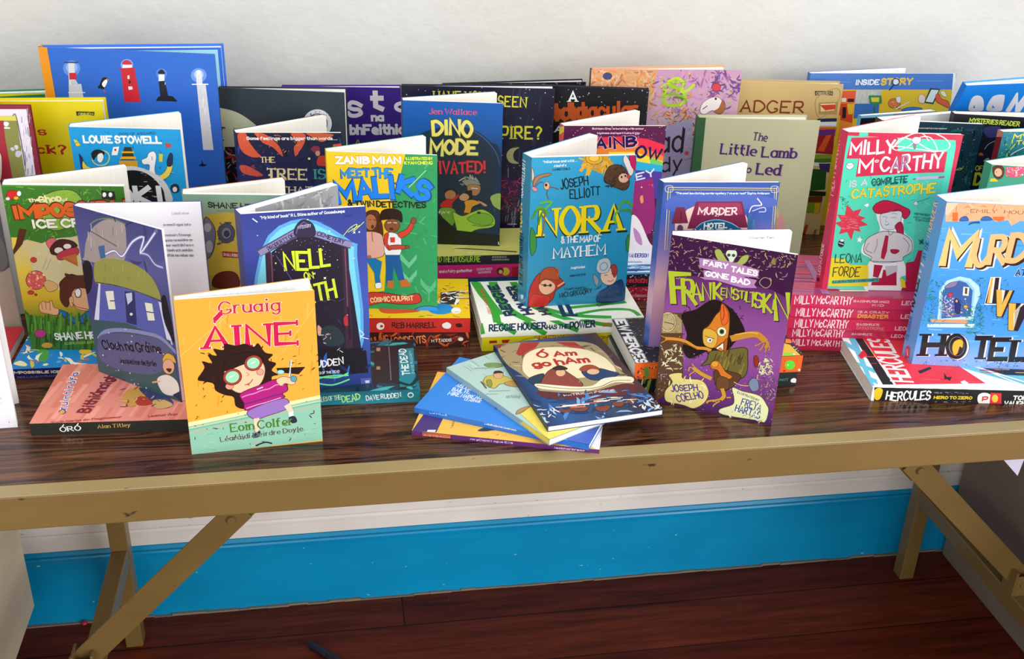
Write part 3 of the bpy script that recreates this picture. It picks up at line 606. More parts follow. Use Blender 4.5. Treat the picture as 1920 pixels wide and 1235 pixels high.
 'art': {'front': [('gr',['b8a068','c4aa70','cfb47c','c8aa6c','ccb078']),
  ('t','ADGER','7c3418',[588,1870,946,13,-3,201],0.13,'s'),
  ('t','B','7c3418',[224,1873,326,-4,3,200],0.13,'s'),
  ('p','4c4430',[1643,2233,1908,2238,1915,2173,1765,2184,1658,2165]),
  ('t','OBRIEN','c8b480',[1670,2180,227,8,-1,38],0.2,''),
  ('r','a88c50',11,[1680,2119,1958,2282,2014,2112,1781,1833]),
  ('p','a8884c',[1727,2063,2009,2083,2020,1899,1753,1890]),
  ('p','d8cc90',[1758,2045,1974,2062,1972,1956,1776,1930]),
  ('p','c83c20',[1751,2026,1977,2043,1988,1976,1839,1951]),
  ('p','1c2c4c',[1745,1822,2029,1841,2033,1793,1748,1773]),
  ('p','d8e0e4',[1748,1773,2035,1783,2040,1724,1754,1715]),
  ('p','c85c1c',[1757,1695,2051,1705,2054,1567,1766,1557]),
  ('p','5c2c6c',[1790,1657,2037,1675,2035,1567,1806,1549]),
  ('p','8c1c20',[1766,1557,2032,1586,2061,1288,1787,1299]),
  ('p','c84c20',[1819,1340,1917,1582,1994,1585,1919,1324]),
  ('p','3c6c20',[1780,1279,2044,1268,2051,1167,1792,1138]),
  ('p','7c8c2c',[1780,1279,2041,1288,2051,1228,1785,1208]),
  ('p','e0dcd4',[1769,1157,2044,1147,2051,1106,1779,1097]),
  ('p','34285c',[1870,1141,2044,1147,2047,1005,1905,1040]),
  ('p','1c4c1c',[1785,1056,2002,1044,2031,737,1808,708]),
  ('p','14200c',[1798,708,2116,698,2106,636,1801,625]),
  ('p','5c2c14',[1783,614,2008,632,2014,528,1787,520]),
  ('p','6c8c1c',[1787,520,2004,528,2010,360,1802,352]),
  ('p','c89c1c',[1907,514,1986,517,2002,349,1923,346]),
  ('p','6c2418',[1678,-5,1852,1,1845,-187,1636,-194]),
  ('p','1c4c2c',[1740,-190,1984,-181,1984,-409,1738,-418]),
  ('s','v',['8c5c1c','1c3c2c','101414','a83c1c'],24,144,[1609,-8,347,13,59,-413],27)]}},
{'kind': 'standing', 'name': 'picture_book', 'pos': [0.6172,0.603,0], 'yaw': -2.4, 'lean': 0, 'w': 0.2301, 'h': 0.241, 'T': 0.009, 'split': 0.4, 'open': 11, 'base': '4a78c4', 'spine': '4a78c4', 'back': '4a78c4', 'label': 'picture book with a blue title band over yellow, red and blue picture blocks', 'inked': True, 'ct': 0.0006, 'inset': 0.001, 'white': 1, 'bw': 0.17,
 'art': {'front': [('bg','e8c028'),
  ('p','4c7cc8',[-62,2418,2293,2423,2319,2167,-22,2167]),
  ('l','80a8e0',6,[363,2280,637,2280]),
  ('l','80a8e0',6,[1689,2297,2124,2297]),
  ('t','INSIDE','3058a0',[734,2226,371,4,-1,86],0.28,''),
  ('t','INSIDE','f4f8ff',[727,2234,369,4,-1,82],0.24,''),
  ('t','STORY','f0c440',[1130,2234,488,8,-2,102],0.28,''),
  ('c','e0e8f0',[1406,2281,1401,2251,1378,2233,1345,2233,1315,2251,1299,2281,1303,2311,1326,2329,1359,2329,1390,2311]),
  ('r','202838',14,[1313,2324,1385,2324,1415,2275,1371,2236,1316,2256]),
  ('l','202838',18,[1330,2236,1280,2158]),
  ('p','c8c8c0',[751,2158,1160,2158,1159,1950,767,1951]),
  ('s','v',['a8a8a8','e0e0d8'],40,28,[752,2148,389,0,33,-187],12),
  ('p','e8603c',[508,2148,752,2152,764,1970,548,1971]),
  ('p','f0e0d8',[547,2040,618,2040,622,1981,553,1981]),
  ('p','401820',[640,2030,743,2030,745,1980,645,1981]),
  ('p','3c70b8',[766,1955,1158,1954,1179,1730,785,1731]),
  ('p','d84824',[519,1961,745,1961,779,1651,551,1652]),
  ('p','e8b828',[644,1951,757,1951,754,1792,692,1792]),
  ('p','281c1c',[581,1901,642,1901,662,1732,604,1732]),
  ('p','3c8c4c',[960,2079,1165,2079,1198,1960,1129,1940,1074,1851,1138,1730,1096,1730,1078,1940,1002,1960]),
  ('p','e8d040',[1006,2049,1140,2049,1143,1980,1029,1980]),
  ('c','e07c3c',[1471,1960,1464,1915,1425,1888,1371,1888,1323,1915,1297,1960,1305,2004,1343,2031,1397,2031,1446,2004]),
  ('s','w',['b84c24','f0c878'],16,28,[1288,2029,186,0,31,-159],23),
  ('c','e8ece0',[1408,2049,1479,2059,1486,1969,1432,1980]),
  ('k','e8e8d8',16,[1443,1870,1517,1920,1630,1979]),
  ('c','f0d8c8',[1763,2039,1792,2098,1861,2068,1882,1969,1798,1969]),
  ('p','2c3c38',[1922,2191,2087,2177,2023,1945,1871,1969]),
  ('p','e0ece0',[1944,2167,2066,2160,2007,1969,1891,1985]),
  ('c','e8603c',[2034,2088,2084,2098,2141,2028,2254,1988,2297,1888,2183,1929,2065,1989]),
  ('c','f0e8c0',[2098,2128,2156,2148,2215,2068,2153,2068]),
  ('p','f4f4f0',[2243,2413,2285,2413,2356,1908,2314,1908]),
  ('c','3c7cc0',[1531,1850,1646,1899,1836,1889,1823,1849]),
  ('p','f09030',[476,1732,779,1651,795,1326,503,1328]),
  ('p','e8c028',[449,1772,572,1772,593,1286,510,1287])]}},
{'kind': 'standing', 'name': 'picture_book', 'pos': [0.4106,0.4935,0.0009], 'yaw': -9, 'lean': 0, 'w': 0.1699, 'h': 0.2062, 'T': 0.014, 'split': 0.6, 'open': 6, 'base': 'b9b995', 'spine': '2c5a36', 'back': 'b9b995', 'label': 'pale sage hardback with purple script title and dark green spine', 'ct': 0.0022, 'inset': 0.003, 'bw': 0.16,
 'art': {'front': [('bg','bcbc98'),
  ('t','The','4c2c6c',[787,1752,210,-13,8,131],0.16,'s'),
  ('t','Little','7c6890',[364,1541,509,-20,7,170],0.2,'sc'),
  ('t','Little','442064',[360,1545,506,-20,7,170],0.15,'sc'),
  ('t','Lamb','7c6890',[947,1512,495,-9,3,171],0.2,'sc'),
  ('t','Lamb','442064',[943,1516,491,-9,3,171],0.15,'sc'),
  ('t','Who','4c2c6c',[544,1286,285,-2,1,117],0.16,'s'),
  ('t','Led','7c6890',[907,1261,340,-13,7,184],0.2,'sc'),
  ('t','Led','442064',[899,1265,340,-13,7,184],0.15,'sc'),
  ('c','e0a0a0',[1285,687,1392,622,1416,450,1328,378]),
  ('c','d8c890',[1234,822,1312,722,1294,619]),
  ('p','2c5a36',[-40,2123,108,2082,118,1321,148,337,35,334])], 'spine': [('bg','2a5a34')]}},
{'kind': 'standing', 'name': 'paperback_book', 'pos': [-0.3914,0.3891,0.0375], 'yaw': -8.3, 'lean': 0, 'w': 0.1292, 'h': 0.1982, 'T': 0.016, 'split': 0.3, 'open': 30.5, 'base': '1ca3dc', 'spine': '1ca3dc', 'back': '1ca3dc', 'label': 'sky blue paperback with banana doodles and a black disc, standing before the lighthouse book', 'inked': True,
 'art': {'front': [('bg','149cdc'),
  ('t','GOD OF ASGARD','14304c',[577,1891,424,27,-2,33],0.16,''),
  ('t','LOUIE STOWELL','f4f8f0',[155,1793,903,14,-1,91],0.27,''),
  ('s','w',['1c3450','0c6ca8'],60,16,[45,1940,1283,32,-104,-699],4),
  ('p','e8cc38',[39,1836,78,1827,115,1765,67,1749]),
  ('c','e8cc38',[108,1775,101,1760,85,1751,68,1751,55,1759,52,1774,60,1789,75,1798,92,1799,105,1790]),
  ('p','c84a40',[1100,1820,1170,1812,1165,1763,1104,1762]),
  ('p','1c3058',[75,1670,109,1629,142,1503,210,1483,197,1461,75,1458]),
  ('c','e8d85c',[112,1576,153,1513,230,1483,175,1450,98,1480]),
  ('r','d8d86c',12,[352,1708,419,1678,423,1605,370,1540,287,1527,232,1568,234,1653,290,1696]),
  ('c','181c20',[227,1674,293,1717,371,1698,365,1656,283,1643,235,1590]),
  ('c','f4f4f0',[294,1654,348,1677,361,1624,322,1560,284,1580]),
  ('p','f4f4f0',[489,1753,560,1761,526,1656,456,1654]),
  ('p','c83838',[500,1733,526,1733,519,1706,497,1705]),
  ('p','3c3420',[620,1757,701,1758,722,1601,559,1597]),
  ('p','e8b020',[583,1703,724,1707,728,1686,574,1682]),
  ('p','e8b020',[565,1640,737,1644,739,1612,550,1608]),
  ('p','d8a018',[538,1586,751,1591,746,1517,528,1512]),
  ('c','f4f4f4',[894,1690,957,1712,980,1650,943,1500,943,1415,861,1413,887,1542,817,1551,803,1603,867,1636]),
  ('l','303848',6,[929,1649,925,1606]),
  ('p','d8d040',[1014,1682,1059,1683,1044,1588,1007,1587]),
  ('c','e8d85c',[1142,1654,1161,1548,1107,1419,997,1352,927,1361,1050,1460,1100,1547]),
  ('c','1c3058',[1147,1696,1174,1665,1151,1548,1099,1536,1103,1610]),
  ('c','103040',[1136,1312,1196,1303,1199,1227,1134,1204,1105,1257]),
  ('c','f0e0e0',[1182,1248,1175,1228,1159,1215,1141,1214,1128,1227,1125,1247,1132,1267,1148,1280,1166,1281,1179,1269]),
  ('c','d8dcdc',[525,1490,672,1526,869,1477,1038,1353,1117,1138,1084,1027,1047,489,36,466,228,1247,374,1423]),
  ('c','14181c',[552,1459,726,1474,863,1424,972,1308,1024,1136,962,487,99,467,310,1249,432,1403]),
  ('s','h',['f4f4f4','14181c'],40,17,[749,1496,408,10,-50,-412],28),
  ('t','LOKI','f4f8f8',[194,1007,807,19,-6,261],0.24,'')]}},
{'kind': 'standing', 'name': 'paperback_book', 'pos': [-0.205,0.418,0.02], 'yaw': -3.6, 'lean': 0, 'w': 0.1281, 'h': 0.1973, 'T': 0.015, 'split': 0.35, 'open': 35, 'base': '1a1a35', 'spine': '1a1a35', 'back': '1a1a35', 'label': 'navy paperback with orange flame shapes and cream title, standing open in the middle row',
 'art': {'front': [('gr',['181834','1c2040','20285c','1a1c38']),
  ('s','w',['24408c','141428','2a3470'],26,54,[9,1956,1254,1,-61,-748],2),
  ('c','d85a3c',[25,1956,119,1972,157,1858,241,1727,285,1677,205,1661,113,1694,41,1776]),
  ('c','d85a3c',[228,1972,352,1956,470,1858,528,1776,553,1677,508,1710,434,1793,328,1842,256,1924]),
  ('c','d85a3c',[665,1965,837,1957,814,1826,746,1727,703,1677,694,1793,737,1859]),
  ('c','d06038',[854,1973,1168,1957,1135,1908,1037,1859,945,1908]),
  ('c','c85040',[24,1561,133,1544,284,1444,250,1418,109,1436,33,1478]),
  ('p','d85a3c',[1171,1826,1275,1842,1280,1776,1176,1773]),
  ('s','w',['e88850','b04430'],30,19,[71,1956,719,1,-21,-262],9),
  ('s','w',['b04430'],14,23,[40,1561,252,-1,-11,-134],10),
  ('t','Some feelings are bigger than words...','f4f0f0',[128,1883,1101,0,0,42],0.22,''),
  ('c','8a3048',[898,1760,940,1809,1003,1793,1007,1726,967,1710]),
  ('c','d89078',[1008,1713,1002,1693,987,1681,969,1681,956,1694,951,1713,958,1733,972,1745,990,1745,1004,1733]),
  ('c','c8402c',[980,1660,1045,1685,1156,1660,1151,1559,975,1559]),
  ('c','2c3050',[934,1374,1047,1390,1044,1322,947,1306]),
  ('t','THE','f0e0a8',[275,1591,177,0,0,83],0.22,'sc'),
  ('t','TREE','f0e0a8',[340,1376,494,-15,5,155],0.24,'sc'),
  ('t','IS','3c9c94',[918,1374,145,-1,1,145],0.22,'sc'),
  ('t','THAT','e8d8b0',[490,1188,402,-2,1,102],0.2,'sc'),
  ('c','f0e0a0',[887,1647,884,1638,876,1632,866,1632,858,1638,855,1647,859,1655,867,1661,877,1661,885,1655]),
  ('c','f0e0a0',[383,1435,380,1427,374,1422,366,1422,360,1427,358,1435,361,1443,368,1448,375,1448,381,1443])], 'spine': [('bg','24244a')]}},
{'kind': 'standing', 'name': 'paperback_book', 'pos': [-0.0963,0.2883,0.0374], 'yaw': -10.6, 'lean': 0, 'w': 0.1255, 'h': 0.1937, 'T': 0.013, 'split': 0.3, 'open': 33, 'base': '2f9a5c', 'spine': 'e8c818', 'back': '2f9a5c', 'label': 'yellow and green paperback with two children, standing on a red comic paperback', 'inked': True,
 'art': {'front': [('bg','2f9c5c'),
  ('p','f0c820',[-28,1936,898,1949,690,1102,619,242,320,172,-29,1350]),
  ('s','l',['58b880','3a8c5a'],60,41,[885,1917,368,13,-27,-1902],3),
  ('s','l',['f4d850','e4b414'],16,26,[21,1885,737,27,-40,-866],4),
  ('t','ZANIB MIAN','c89c28',[106,1789,739,27,-4,100],0.36,''),
  ('t','ZANIB MIAN','ffffff',[108,1794,734,27,-3,89],0.27,''),
  ('t','ILLUSTRATED BY','e8f040',[897,1870,305,11,-1,34],0.24,''),
  ('t','KYAN CHENG','e8f040',[883,1817,318,12,-1,37],0.24,''),
  ('t','MEET THE','165080',[158,1626,590,32,-6,117],0.36,'j'),
  ('t','MEET THE','3494dc',[163,1632,580,32,-6,106],0.26,'j'),
  ('t','MALI','165080',[104,1322,675,80,-33,277],0.36,'j'),
  ('t','MALI','1c84f0',[115,1333,659,79,-31,261],0.27,'j'),
  ('t','KS','165080',[788,1483,363,-89,57,231],0.36,'j'),
  ('t','KS','1c84f0',[796,1494,344,-90,56,215],0.27,'j'),
  ('t','& TWIN DETECTIVES','20281c',[227,1291,895,15,-1,76],0.24,'j'),
  ('p','6cc494',[815,742,919,617,1013,735,1012,664,918,545,814,656]),
  ('p','6cc494',[812,541,917,415,1011,535,1011,462,916,357,810,469]),
  ('p','5cb884',[1050,435,1157,293,1237,413,1237,326,1156,220,1050,347]),
  ('l','8cd4a8',13,[931,1548,1124,1755]),
  ('c','5a2c18',[419,1202,486,1254,576,1236,599,1098,609,960,557,986,529,928,452,982,406,1036]),
  ('c','b07044',[549,1110,535,1051,500,1013,458,1012,425,1047,414,1105,428,1164,463,1202,505,1203,538,1169]),
  ('l','30180c',8,[456,1135,482,1141]),
  ('l','30180c',8,[514,1142,540,1135]),
  ('c','7a2018',[517,1054,513,1040,505,1032,495,1032,488,1040,485,1053,489,1066,497,1074,506,1074,514,1067]),
  ('c','5a2c18',[567,1180,612,1099,621,946,577,958]),
  ('c','e8b0a0',[359,950,465,993,583,973,620,904,615,691,377,682]),
  ('l','c06050',11,[491,983,496,871]),
  ('p','b07044',[403,683,470,700,482,643,415,626]),
  ('p','1c78b0',[402,655,522,659,601,619,569,416,581,344,514,341,504,471,440,584]),
  ('c','f4f4f0',[513,332,581,344,587,285,525,268]),
  ('c','2c1408',[586,1126,615,1251,733,1285,836,1245,842,1122,770,1160,613,1141]),
  ('c','8a5030',[818,1079,800,1029,755,997,700,995,656,1024,640,1072,658,1122,703,1154,758,1156,802,1127]),
  ('l','e8e8e0',8,[677,1107,717,1114]),
  ('l','e8e8e0',8,[748,1115,784,1111]),
  ('c','5a1c14',[741,1034,737,1026,726,1021,713,1020,703,1025,699,1033,703,1041,714,1047,727,1047,737,1042]),
  ('c','f0f0f0',[648,947,714,992,792,967,831,912,814,713,642,707]),
  ('c','d8402c',[640,961,688,977,672,850,723,795,683,765,632,848]),
  ('c','d8402c',[793,981,898,1040,951,1126,983,1099,937,1000,831,926]),
  ('c','c04a30',[684,822,790,840,895,830,895,796,789,781,684,779]),
  ('p','d8402c',[700,929,760,932,759,867,706,865]),
  ('c','8a5030',[1014,1147,1008,1124,990,1110,970,1109,953,1122,947,1145,953,1168,970,1183,991,1183,1008,1170]),
  ('c','8a5030',[927,817,922,803,908,795,892,794,879,802,874,815,879,828,893,837,909,838,922,830]),
  ('p','1c5c9c',[642,707,809,713,838,542,863,398,796,381,738,567,714,334,648,337]),
  ('p','c07030',[662,376,734,379,732,276,652,288]),
  ('p','c86c28',[804,382,890,405,948,320,821,294]),
  ('s','l',['4cb070'],10,28,[592,271,537,21,-5,-207],46),
  ('c','c83c34',[416,199,591,218,860,187,1022,223,1053,112,858,74,588,87,397,41]),
  ('t','COSMIC CULPRIT','f0e0a8',[453,82,514,50,-6,65],0.2,'j'),
  ('c','3494dc',[1304,3,1273,-37,1192,-65,1091,-69,1010,-48,979,-10,1010,30,1092,57,1192,61,1273,40])]}},
{'kind': 'standing', 'name': 'paperback_book', 'pos': [0.002,0.4576,0.05], 'yaw': -10, 'lean': 0, 'w': 0.1284, 'h': 0.1949, 'T': 0.015, 'split': 0.3, 'open': 22, 'base': '0f4f94', 'spine': '0f4f94', 'back': '0f4f94', 'label': 'blue paperback with yellow dinosaur title and a child riding a green dinosaur', 'inked': True,
 'art': {'front': [('gr',['0a1418','142420','10202c','103850','1054a0','0f5cb0']),
  ('c','10304a',[-10,1299,194,1496,395,1588,679,1632,930,1589,1134,1441,1273,1237,1323,-70,-32,-117]),
  ('c','182c3c',[310,1345,445,1487,679,1563,897,1536,1067,1404,1172,1199,1197,846,1084,480,740,284,393,639]),
  ('k','4a6478',10,[897,1588,1066,1473,1204,1305,1262,1132]),
  ('t','Jen Wallace','e0546c',[336,1776,615,8,-1,84],0.17,'sc'),
  ('t','DINO','4a4a24',[378,1476,520,17,-8,239],0.36,'j'),
  ('t','DINO','f0e474',[385,1485,509,17,-7,222],0.27,'j'),
  ('t','MODE','4a4a24',[347,1242,622,0,0,217],0.36,'j'),
  ('t','MODE','f0e474',[354,1250,608,-2,1,205],0.27,'j'),
  ('t','ACTIVATED!','401010',[138,988,945,14,-3,185],0.3,'j'),
  ('t','ACTIVATED!','d8383c',[147,996,931,13,-2,173],0.23,'j'),
  ('s','l',['8c8c7c','b0b0a0'],26,42,[769,956,204,7,1,-107],12),
  ('c','8c8c7c',[769,903,854,924,957,909,1017,858,906,854,838,834]),
  ('c','a87850',[838,834,906,863,1009,840,1002,750,943,703,856,745]),
  ('l','f0f0e8',9,[890,809,976,803]),
  ('p','14181c',[805,765,904,782,909,638,820,635]),
  ('c','c89468',[737,687,788,733,848,717,866,673,815,626,746,642]),
  ('c','d89428',[806,617,909,647,1013,605,911,547,877,455,791,415,816,544]),
  ('c','582818',[791,452,860,454,843,380,791,378]),
  ('c','c89468',[978,640,1065,607,1109,572,1066,562]),
  ('c','24242c',[547,770,616,799,685,775,702,721,565,726]),
  ('c','b0784c',[692,703,678,660,640,633,593,631,555,656,541,698,555,741,593,768,639,770,677,745]),
  ('c','c02824',[479,569,565,645,651,648,719,722,728,686,651,593,634,520,513,516]),
  ('s','l',['2c5024','1c3c20','3c6c2c'],30,53,[462,532,828,28,0,-613],24),
  ('c','6a9c2c',[462,496,652,520,705,375,636,225,846,120,777,99,601,112,566,278]),
  ('c','9cc83c',[652,465,774,415,911,474,1049,516,1189,429,1218,319,1158,262,1019,238,915,197,846,102,741,117,688,283]),
  ('c','7cae30',[843,380,981,458,1120,454,1191,374,1123,297,948,310]),
  ('c','20301c',[1022,469,1018,459,1006,453,991,452,979,458,974,467,978,477,990,483,1005,484,1018,478]),
  ('k','38501c',9,[914,290,1053,277,1192,309]),
  ('c','9cb85c',[1149,700,1234,748,1295,723,1308,524,1204,557,1159,628]),
  ('p','10180c',[453,440,706,209,1300,155,1323,-70,453,-100]),
  ('s','l',['e8ece0'],20,14,[462,477,138,5,0,-37],32),
  ('l','f4f4ec',11,[1268,60,1272,23]),
  ('l','f4f4ec',11,[1255,-16,1290,-11])]}},
{'kind': 'standing', 'name': 'paperback_book', 'pos': [0.1994,0.3897,0.038], 'yaw': -3.6, 'lean': 0, 'w': 0.1308, 'h': 0.1895, 'T': 0.014, 'split': 0.3, 'open': 31.5, 'base': '5a1f4a', 'spine': 'b03060', 'back': '5a1f4a', 'label': 'rainbow banded paperback with dark plum sky, partly hidden behind the turquoise one', 'gloss': 1,
 'art': {'front': [('bg','5a2048'),
  ('s','d',['e890b8','f0e0f0','c04080'],90,12,[-11,1894,1318,2,12,-234],2),
  ('p','e8344c',[333,1660,377,1744,742,1761,1080,1728,1323,1643,1370,1141,365,1145]),
  ('p','f08838',[356,1558,583,1660,918,1660,1338,1489,1370,1141,365,1145]),
  ('p','f0d840',[590,1558,926,1558,1344,1420,1370,1141,619,1144]),
  ('p','7cd068',[1134,1489,1346,1403,1370,1141,1165,1142]),
  ('p','2cb0dc',[936,1438,1349,1368,1370,1141,960,1143]),
  ('p','5440a0',[928,1317,1356,1290,1390,929,960,931]),
  ('p','9c3070',[942,1143,1193,1212,1271,723,976,725]),
  ('t','Rainbow Grey is bursting with colour','f0d0e0',[358,1848,661,1,0,25],0.2,''),
  ('t','kindness and heart Katie Kirby','f0d0e0',[424,1791,549,1,0,25],0.2,''),
  ('t','RAINB','f4b0c0',[255,1567,699,59,-13,156],0.28,'j'),
  ('t','RAINB','221c50',[263,1572,683,61,-13,149],0.22,'j'),
  ('t','OW','221c50',[930,1507,327,-69,30,144],0.22,'j'),
  ('t','GREY','e8e8f8',[725,1091,499,156,-30,95],0.2,'j'),
  ('s','d',['f0e0f0','e060a0'],60,21,[893,1126,411,-2,55,-700],16),
  ('c','9c3078',[940,1180,1069,1004,1204,1092,1255,523,1061,403,964,707]),
  ('c','f4f0f4',[964,707,1073,616,1212,340,1279,247,1290,122,952,126,950,526]),
  ('c','e8a060',[1045,945,1077,974,1096,885,1066,868]),
  ('c','c88cc8',[993,526,1088,433,1130,279,1037,342]),
  ('p','f4f4f8',[945,219,1285,185,1301,-3,941,1]),
  ('t','LAURA ELLEN ANDERSON','3c3c9c',[675,105,552,-6,1,62],0.3,''),
  ('t','bestselling author','8c8cc0',[960,26,192,-2,0,28],0.2,'')], 'spine': [('bg','c05080'),
  ('p','e84838',[0,1668,140,1743,140,1819,0,1781]),
  ('p','e8c838',[0,1743,140,1819,140,1895,0,1838]),
  ('p','2cb0dc',[0,1137,140,1137,140,1516,0,1516])]}},
{'kind': 'standing', 'name': 'paperback_book', 'pos': [0.2554,0.1436,0.0385], 'yaw': -4.3, 'lean': 0, 'w': 0.1266, 'h': 0.1956, 'T': 0.0125, 'split': 0.35, 'open': 29.5, 'base': '33529e', 'spine': '33529e', 'back': '33529e', 'label': 'royal blue paperback with gold corner lines and a plum hotel sign, behind the purple one',
 'art': {'front': [('gr',['8c70a8','c890b0','e8b8c0','8c7cc0','3c5cb0','3454a4']),
  ('l','e8d890',7,[52,1901,1239,1890]),
  ('l','c8b460',7,[69,1876,1218,1870]),
  ('l','e8d890',7,[52,1901,80,1187]),
  ('l','c8b460',7,[79,1876,105,1187]),
  ('l','e8d890',7,[1237,1905,1276,1365]),
  ('l','c8b460',7,[1217,1875,1253,1365]),
  ('r','e8d890',5,[27,1915,95,1915,100,1855,32,1855]),
  ('r','e8d890',5,[1177,1910,1246,1910,1255,1850,1186,1850]),
  ('c','4c64b8',[120,1805,656,1830,1179,1792,1195,1677,137,1628]),
  ('c','f0ccc0',[282,1653,668,1729,903,1626,958,1393,309,1396]),
  ('t','"The most bewitching murder mystery I\'ve ever read" Sophie Anderson','e8f0ff',[137,1825,1027,-1,0,25],0.18,'j'),
  ('p','7c2448',[371,1744,876,1744,976,1445,305,1434]),
  ('p','9c3458',[402,1729,855,1728,906,1600,387,1589]),
  ('t','MURDER','f0d8d8',[406,1597,427,-9,2,87],0.2,'j'),
  ('t','AT','f0d8d8',[592,1570,55,0,0,26],0.2,'j'),
  ('p','7c2440',[162,1679,250,1679,308,1499,126,1495]),
  ('l','3c1428',8,[215,1640,225,1538]),
  ('p','e0c0b4',[163,1494,279,1494,289,1396,172,1396]),
  ('c','5c3c5c',[260,1435,256,1407,241,1390,219,1390,200,1407,191,1435,195,1462,210,1479,232,1479,251,1462]),
  ('c','1c5c88',[403,1447,470,1511,615,1545,768,1511,876,1445,961,1367,336,1369]),
  ('k','8cd0e0',8,[403,1447,471,1504,616,1537,769,1503,871,1445]),
  ('t','HOTEL','e8f0e8',[488,1436,254,4,-1,62],0.24,''),
  ('t','MARVELO','e8f0e8',[390,1380,419,-2,0,52],0.24,''),
  ('p','3c6ca0',[954,1613,989,1613,1030,1419,975,1419]),
  ('p','4c7cb0',[1014,1536,1039,1536,1070,1418,1025,1419]),
  ('k','e8dcf0',13,[968,1621,994,1690,1092,1703,1060,1754,1037,1779]),
  ('k','d8ccf0',10,[1001,1636,1120,1677,1146,1631,1077,1626])], 'spine': [('gr',['2c4c9c','3c5cac','c8a8c4','d8b0c0','7c80c0','3a5aa8','3454a4','2c4c9c','2c4c9c','284490']),
  ('t','MURDER AT HOTEL MARVELO','d8e4f8',[-26,832,8,976,-53,0],0.22,''),
  ('t','CARRIE STOWE','f0e8f0',[6,487,25,341,-57,4],0.2,'')]}},
{'kind': 'standing', 'name': 'paperback_book', 'pos': [0.4867,0.205,0.0729], 'yaw': -7.9, 'lean': 0, 'w': 0.1318, 'h': 0.1944, 'T': 0.0145, 'split': 0.35, 'open': 32.5, 'base': '4fcfb4', 'spine': 'cc2c50', 'back': 'cc2c50', 'label': 'mint and crimson paperback with a girl in a beret, standing on five crimson paperbacks', 'inked': True, 'gloss': 1,
 'art': {'front': [('bg','d02c50'),
  ('p','54d8b8',[-6,1903,1244,1877,1262,1790,1319,-10,68,11,63,109]),
  ('p','54d8b8',[127,1959,223,1956,232,1903,128,1901]),
  ('p','d02c50',[688,1971,1318,1976,1335,1899,951,1900,697,1923]),
  ('p','58c8ac',[899,1486,1191,1671,1218,880,1272,22,1088,19]),
  ('s','w',['40b89c','64e0c4'],60,29,[-29,1466,1219,26,224,-1354],6),
  ('p','d02c50',[45,1880,566,1906,609,1732,1177,1739,1189,1497,996,1488,650,1465,172,1420,168,1638,29,1635]),
  ('t','MILLY','f4e8ec',[61,1675,503,41,-13,167],0.17,'j'),
  ('t','M','f4e8ec',[196,1451,163,13,-16,189],0.15,'j'),
  ('t','c','f4e8ec',[365,1593,43,3,-3,50],0.2,'j'),
  ('t','CARTHY','f4e8ec',[446,1466,707,65,-18,200],0.14,'j'),
  ('t','AR','9c7c9c',[583,1487,178,11,-12,189],0.14,'j'),
  ('r','e8fcf4',12,[543,1774,630,1873,802,1974,937,1967,1104,1903,1187,1828,1170,1769,1059,1746,938,1773,810,1839,626,1893]),
  ('r','e8fcf4',11,[549,1794,587,1746,721,1798,817,1897,951,1900,1055,1766,1023,1736,923,1753]),
  ('k','e8fcf4',9,[611,1873,714,1933,846,1946,940,1861]),
  ('c','d8d8e0',[737,1866,768,1906,836,1897,846,1849,794,1819]),
  ('p','8c7c84',[759,1828,803,1824,806,1760,781,1765]),
  ('t','IS','d8c4d0',[116,1293,82,7,-7,79],0.18,'j'),
  ('t','A','e0c8d4',[253,1316,72,7,-7,79],0.18,'j'),
  ('t','COMPLETE','1c4a50',[375,1319,411,49,-10,85],0.2,''),
  ('t','COMPLETE','2c6c64',[386,1309,391,49,-8,61],0.2,''),
  ('l','c0b4cc',34,[874,1417,1200,1442]),
  ('l','4c3c5c',10,[846,1407,874,1413]),
  ('l','7c6c8c',26,[1143,1436,1200,1442]),
  ('t','CATASTROPHE','58a868',[168,1149,974,102,-13,123],0.26,'j'),
  ('t','CATASTROPHE','ecd034',[169,1152,968,102,-12,119],0.17,'j'),
  ('c','f0f0f4',[41,1566,76,1587,116,1578,123,1539,89,1508,47,1527]),
  ('k','3c6c70',5,[41,1566,83,1548,116,1578]),
  ('l','3c7c70',6,[922,1122,1086,1187]),
  ('c','d8dce0',[904,1112,933,1143,965,1103,928,1092]),
  ('s','l',['2c7c70'],26,14,[36,1185,117,2,27,-163],31),
  ('p','d83a50',[127,1085,214,1005,307,1038,282,955,376,925,322,893,421,838,317,810,348,748,265,767,252,640,189,744,94,716,111,795,22,856,97,878,34,960,125,951]),
  ('s','h',['f0a0a8'],40,16,[85,950,187,4,29,-176],33),
  ('p','f4f8f4',[347,695,362,664,384,653,367,637,372,611,348,630,325,621,335,647,317,668,342,668]),
  ('p','f4f8f4',[329,1079,364,1105,386,1091,372,1059]),
  ('c','283038',[175,596,172,571,157,556,135,555,114,570,103,595,106,620,122,636,144,636,164,621]),
  ('c','e0e8e8',[166,639,163,627,153,620,138,620,125,627,118,638,121,649,132,656,147,656,160,650]),
  ('l','e8e8e8',8,[108,606,171,586]),
  ('c','f0f0ee',[499,1011,796,1058,832,872,876,748,984,655,1011,517,917,430,1007,226,926,170,970,-6,528,8,504,314,527,411,404,484,411,612,548,741,566,804]),
  ('c','c81c44',[438,1051,481,1113,573,1146,718,1108,804,1068,869,1039,889,988,852,925,808,945,780,1016,657,1014,564,981,483,990]),
  ('k','9c1434',8,[564,981,619,1003,694,1025,771,1037]),
  ('c','dcdce0',[543,960,601,992,775,1016,799,913,788,840,719,786,618,795,567,857]),
  ('k','84848c',6,[571,940,600,946,632,931]),
  ('k','84848c',6,[672,931,710,937,741,933]),
  ('k','84848c',6,[672,983,711,989,748,974]),
  ('k','5c5c64',7,[618,847,649,843,665,864]),
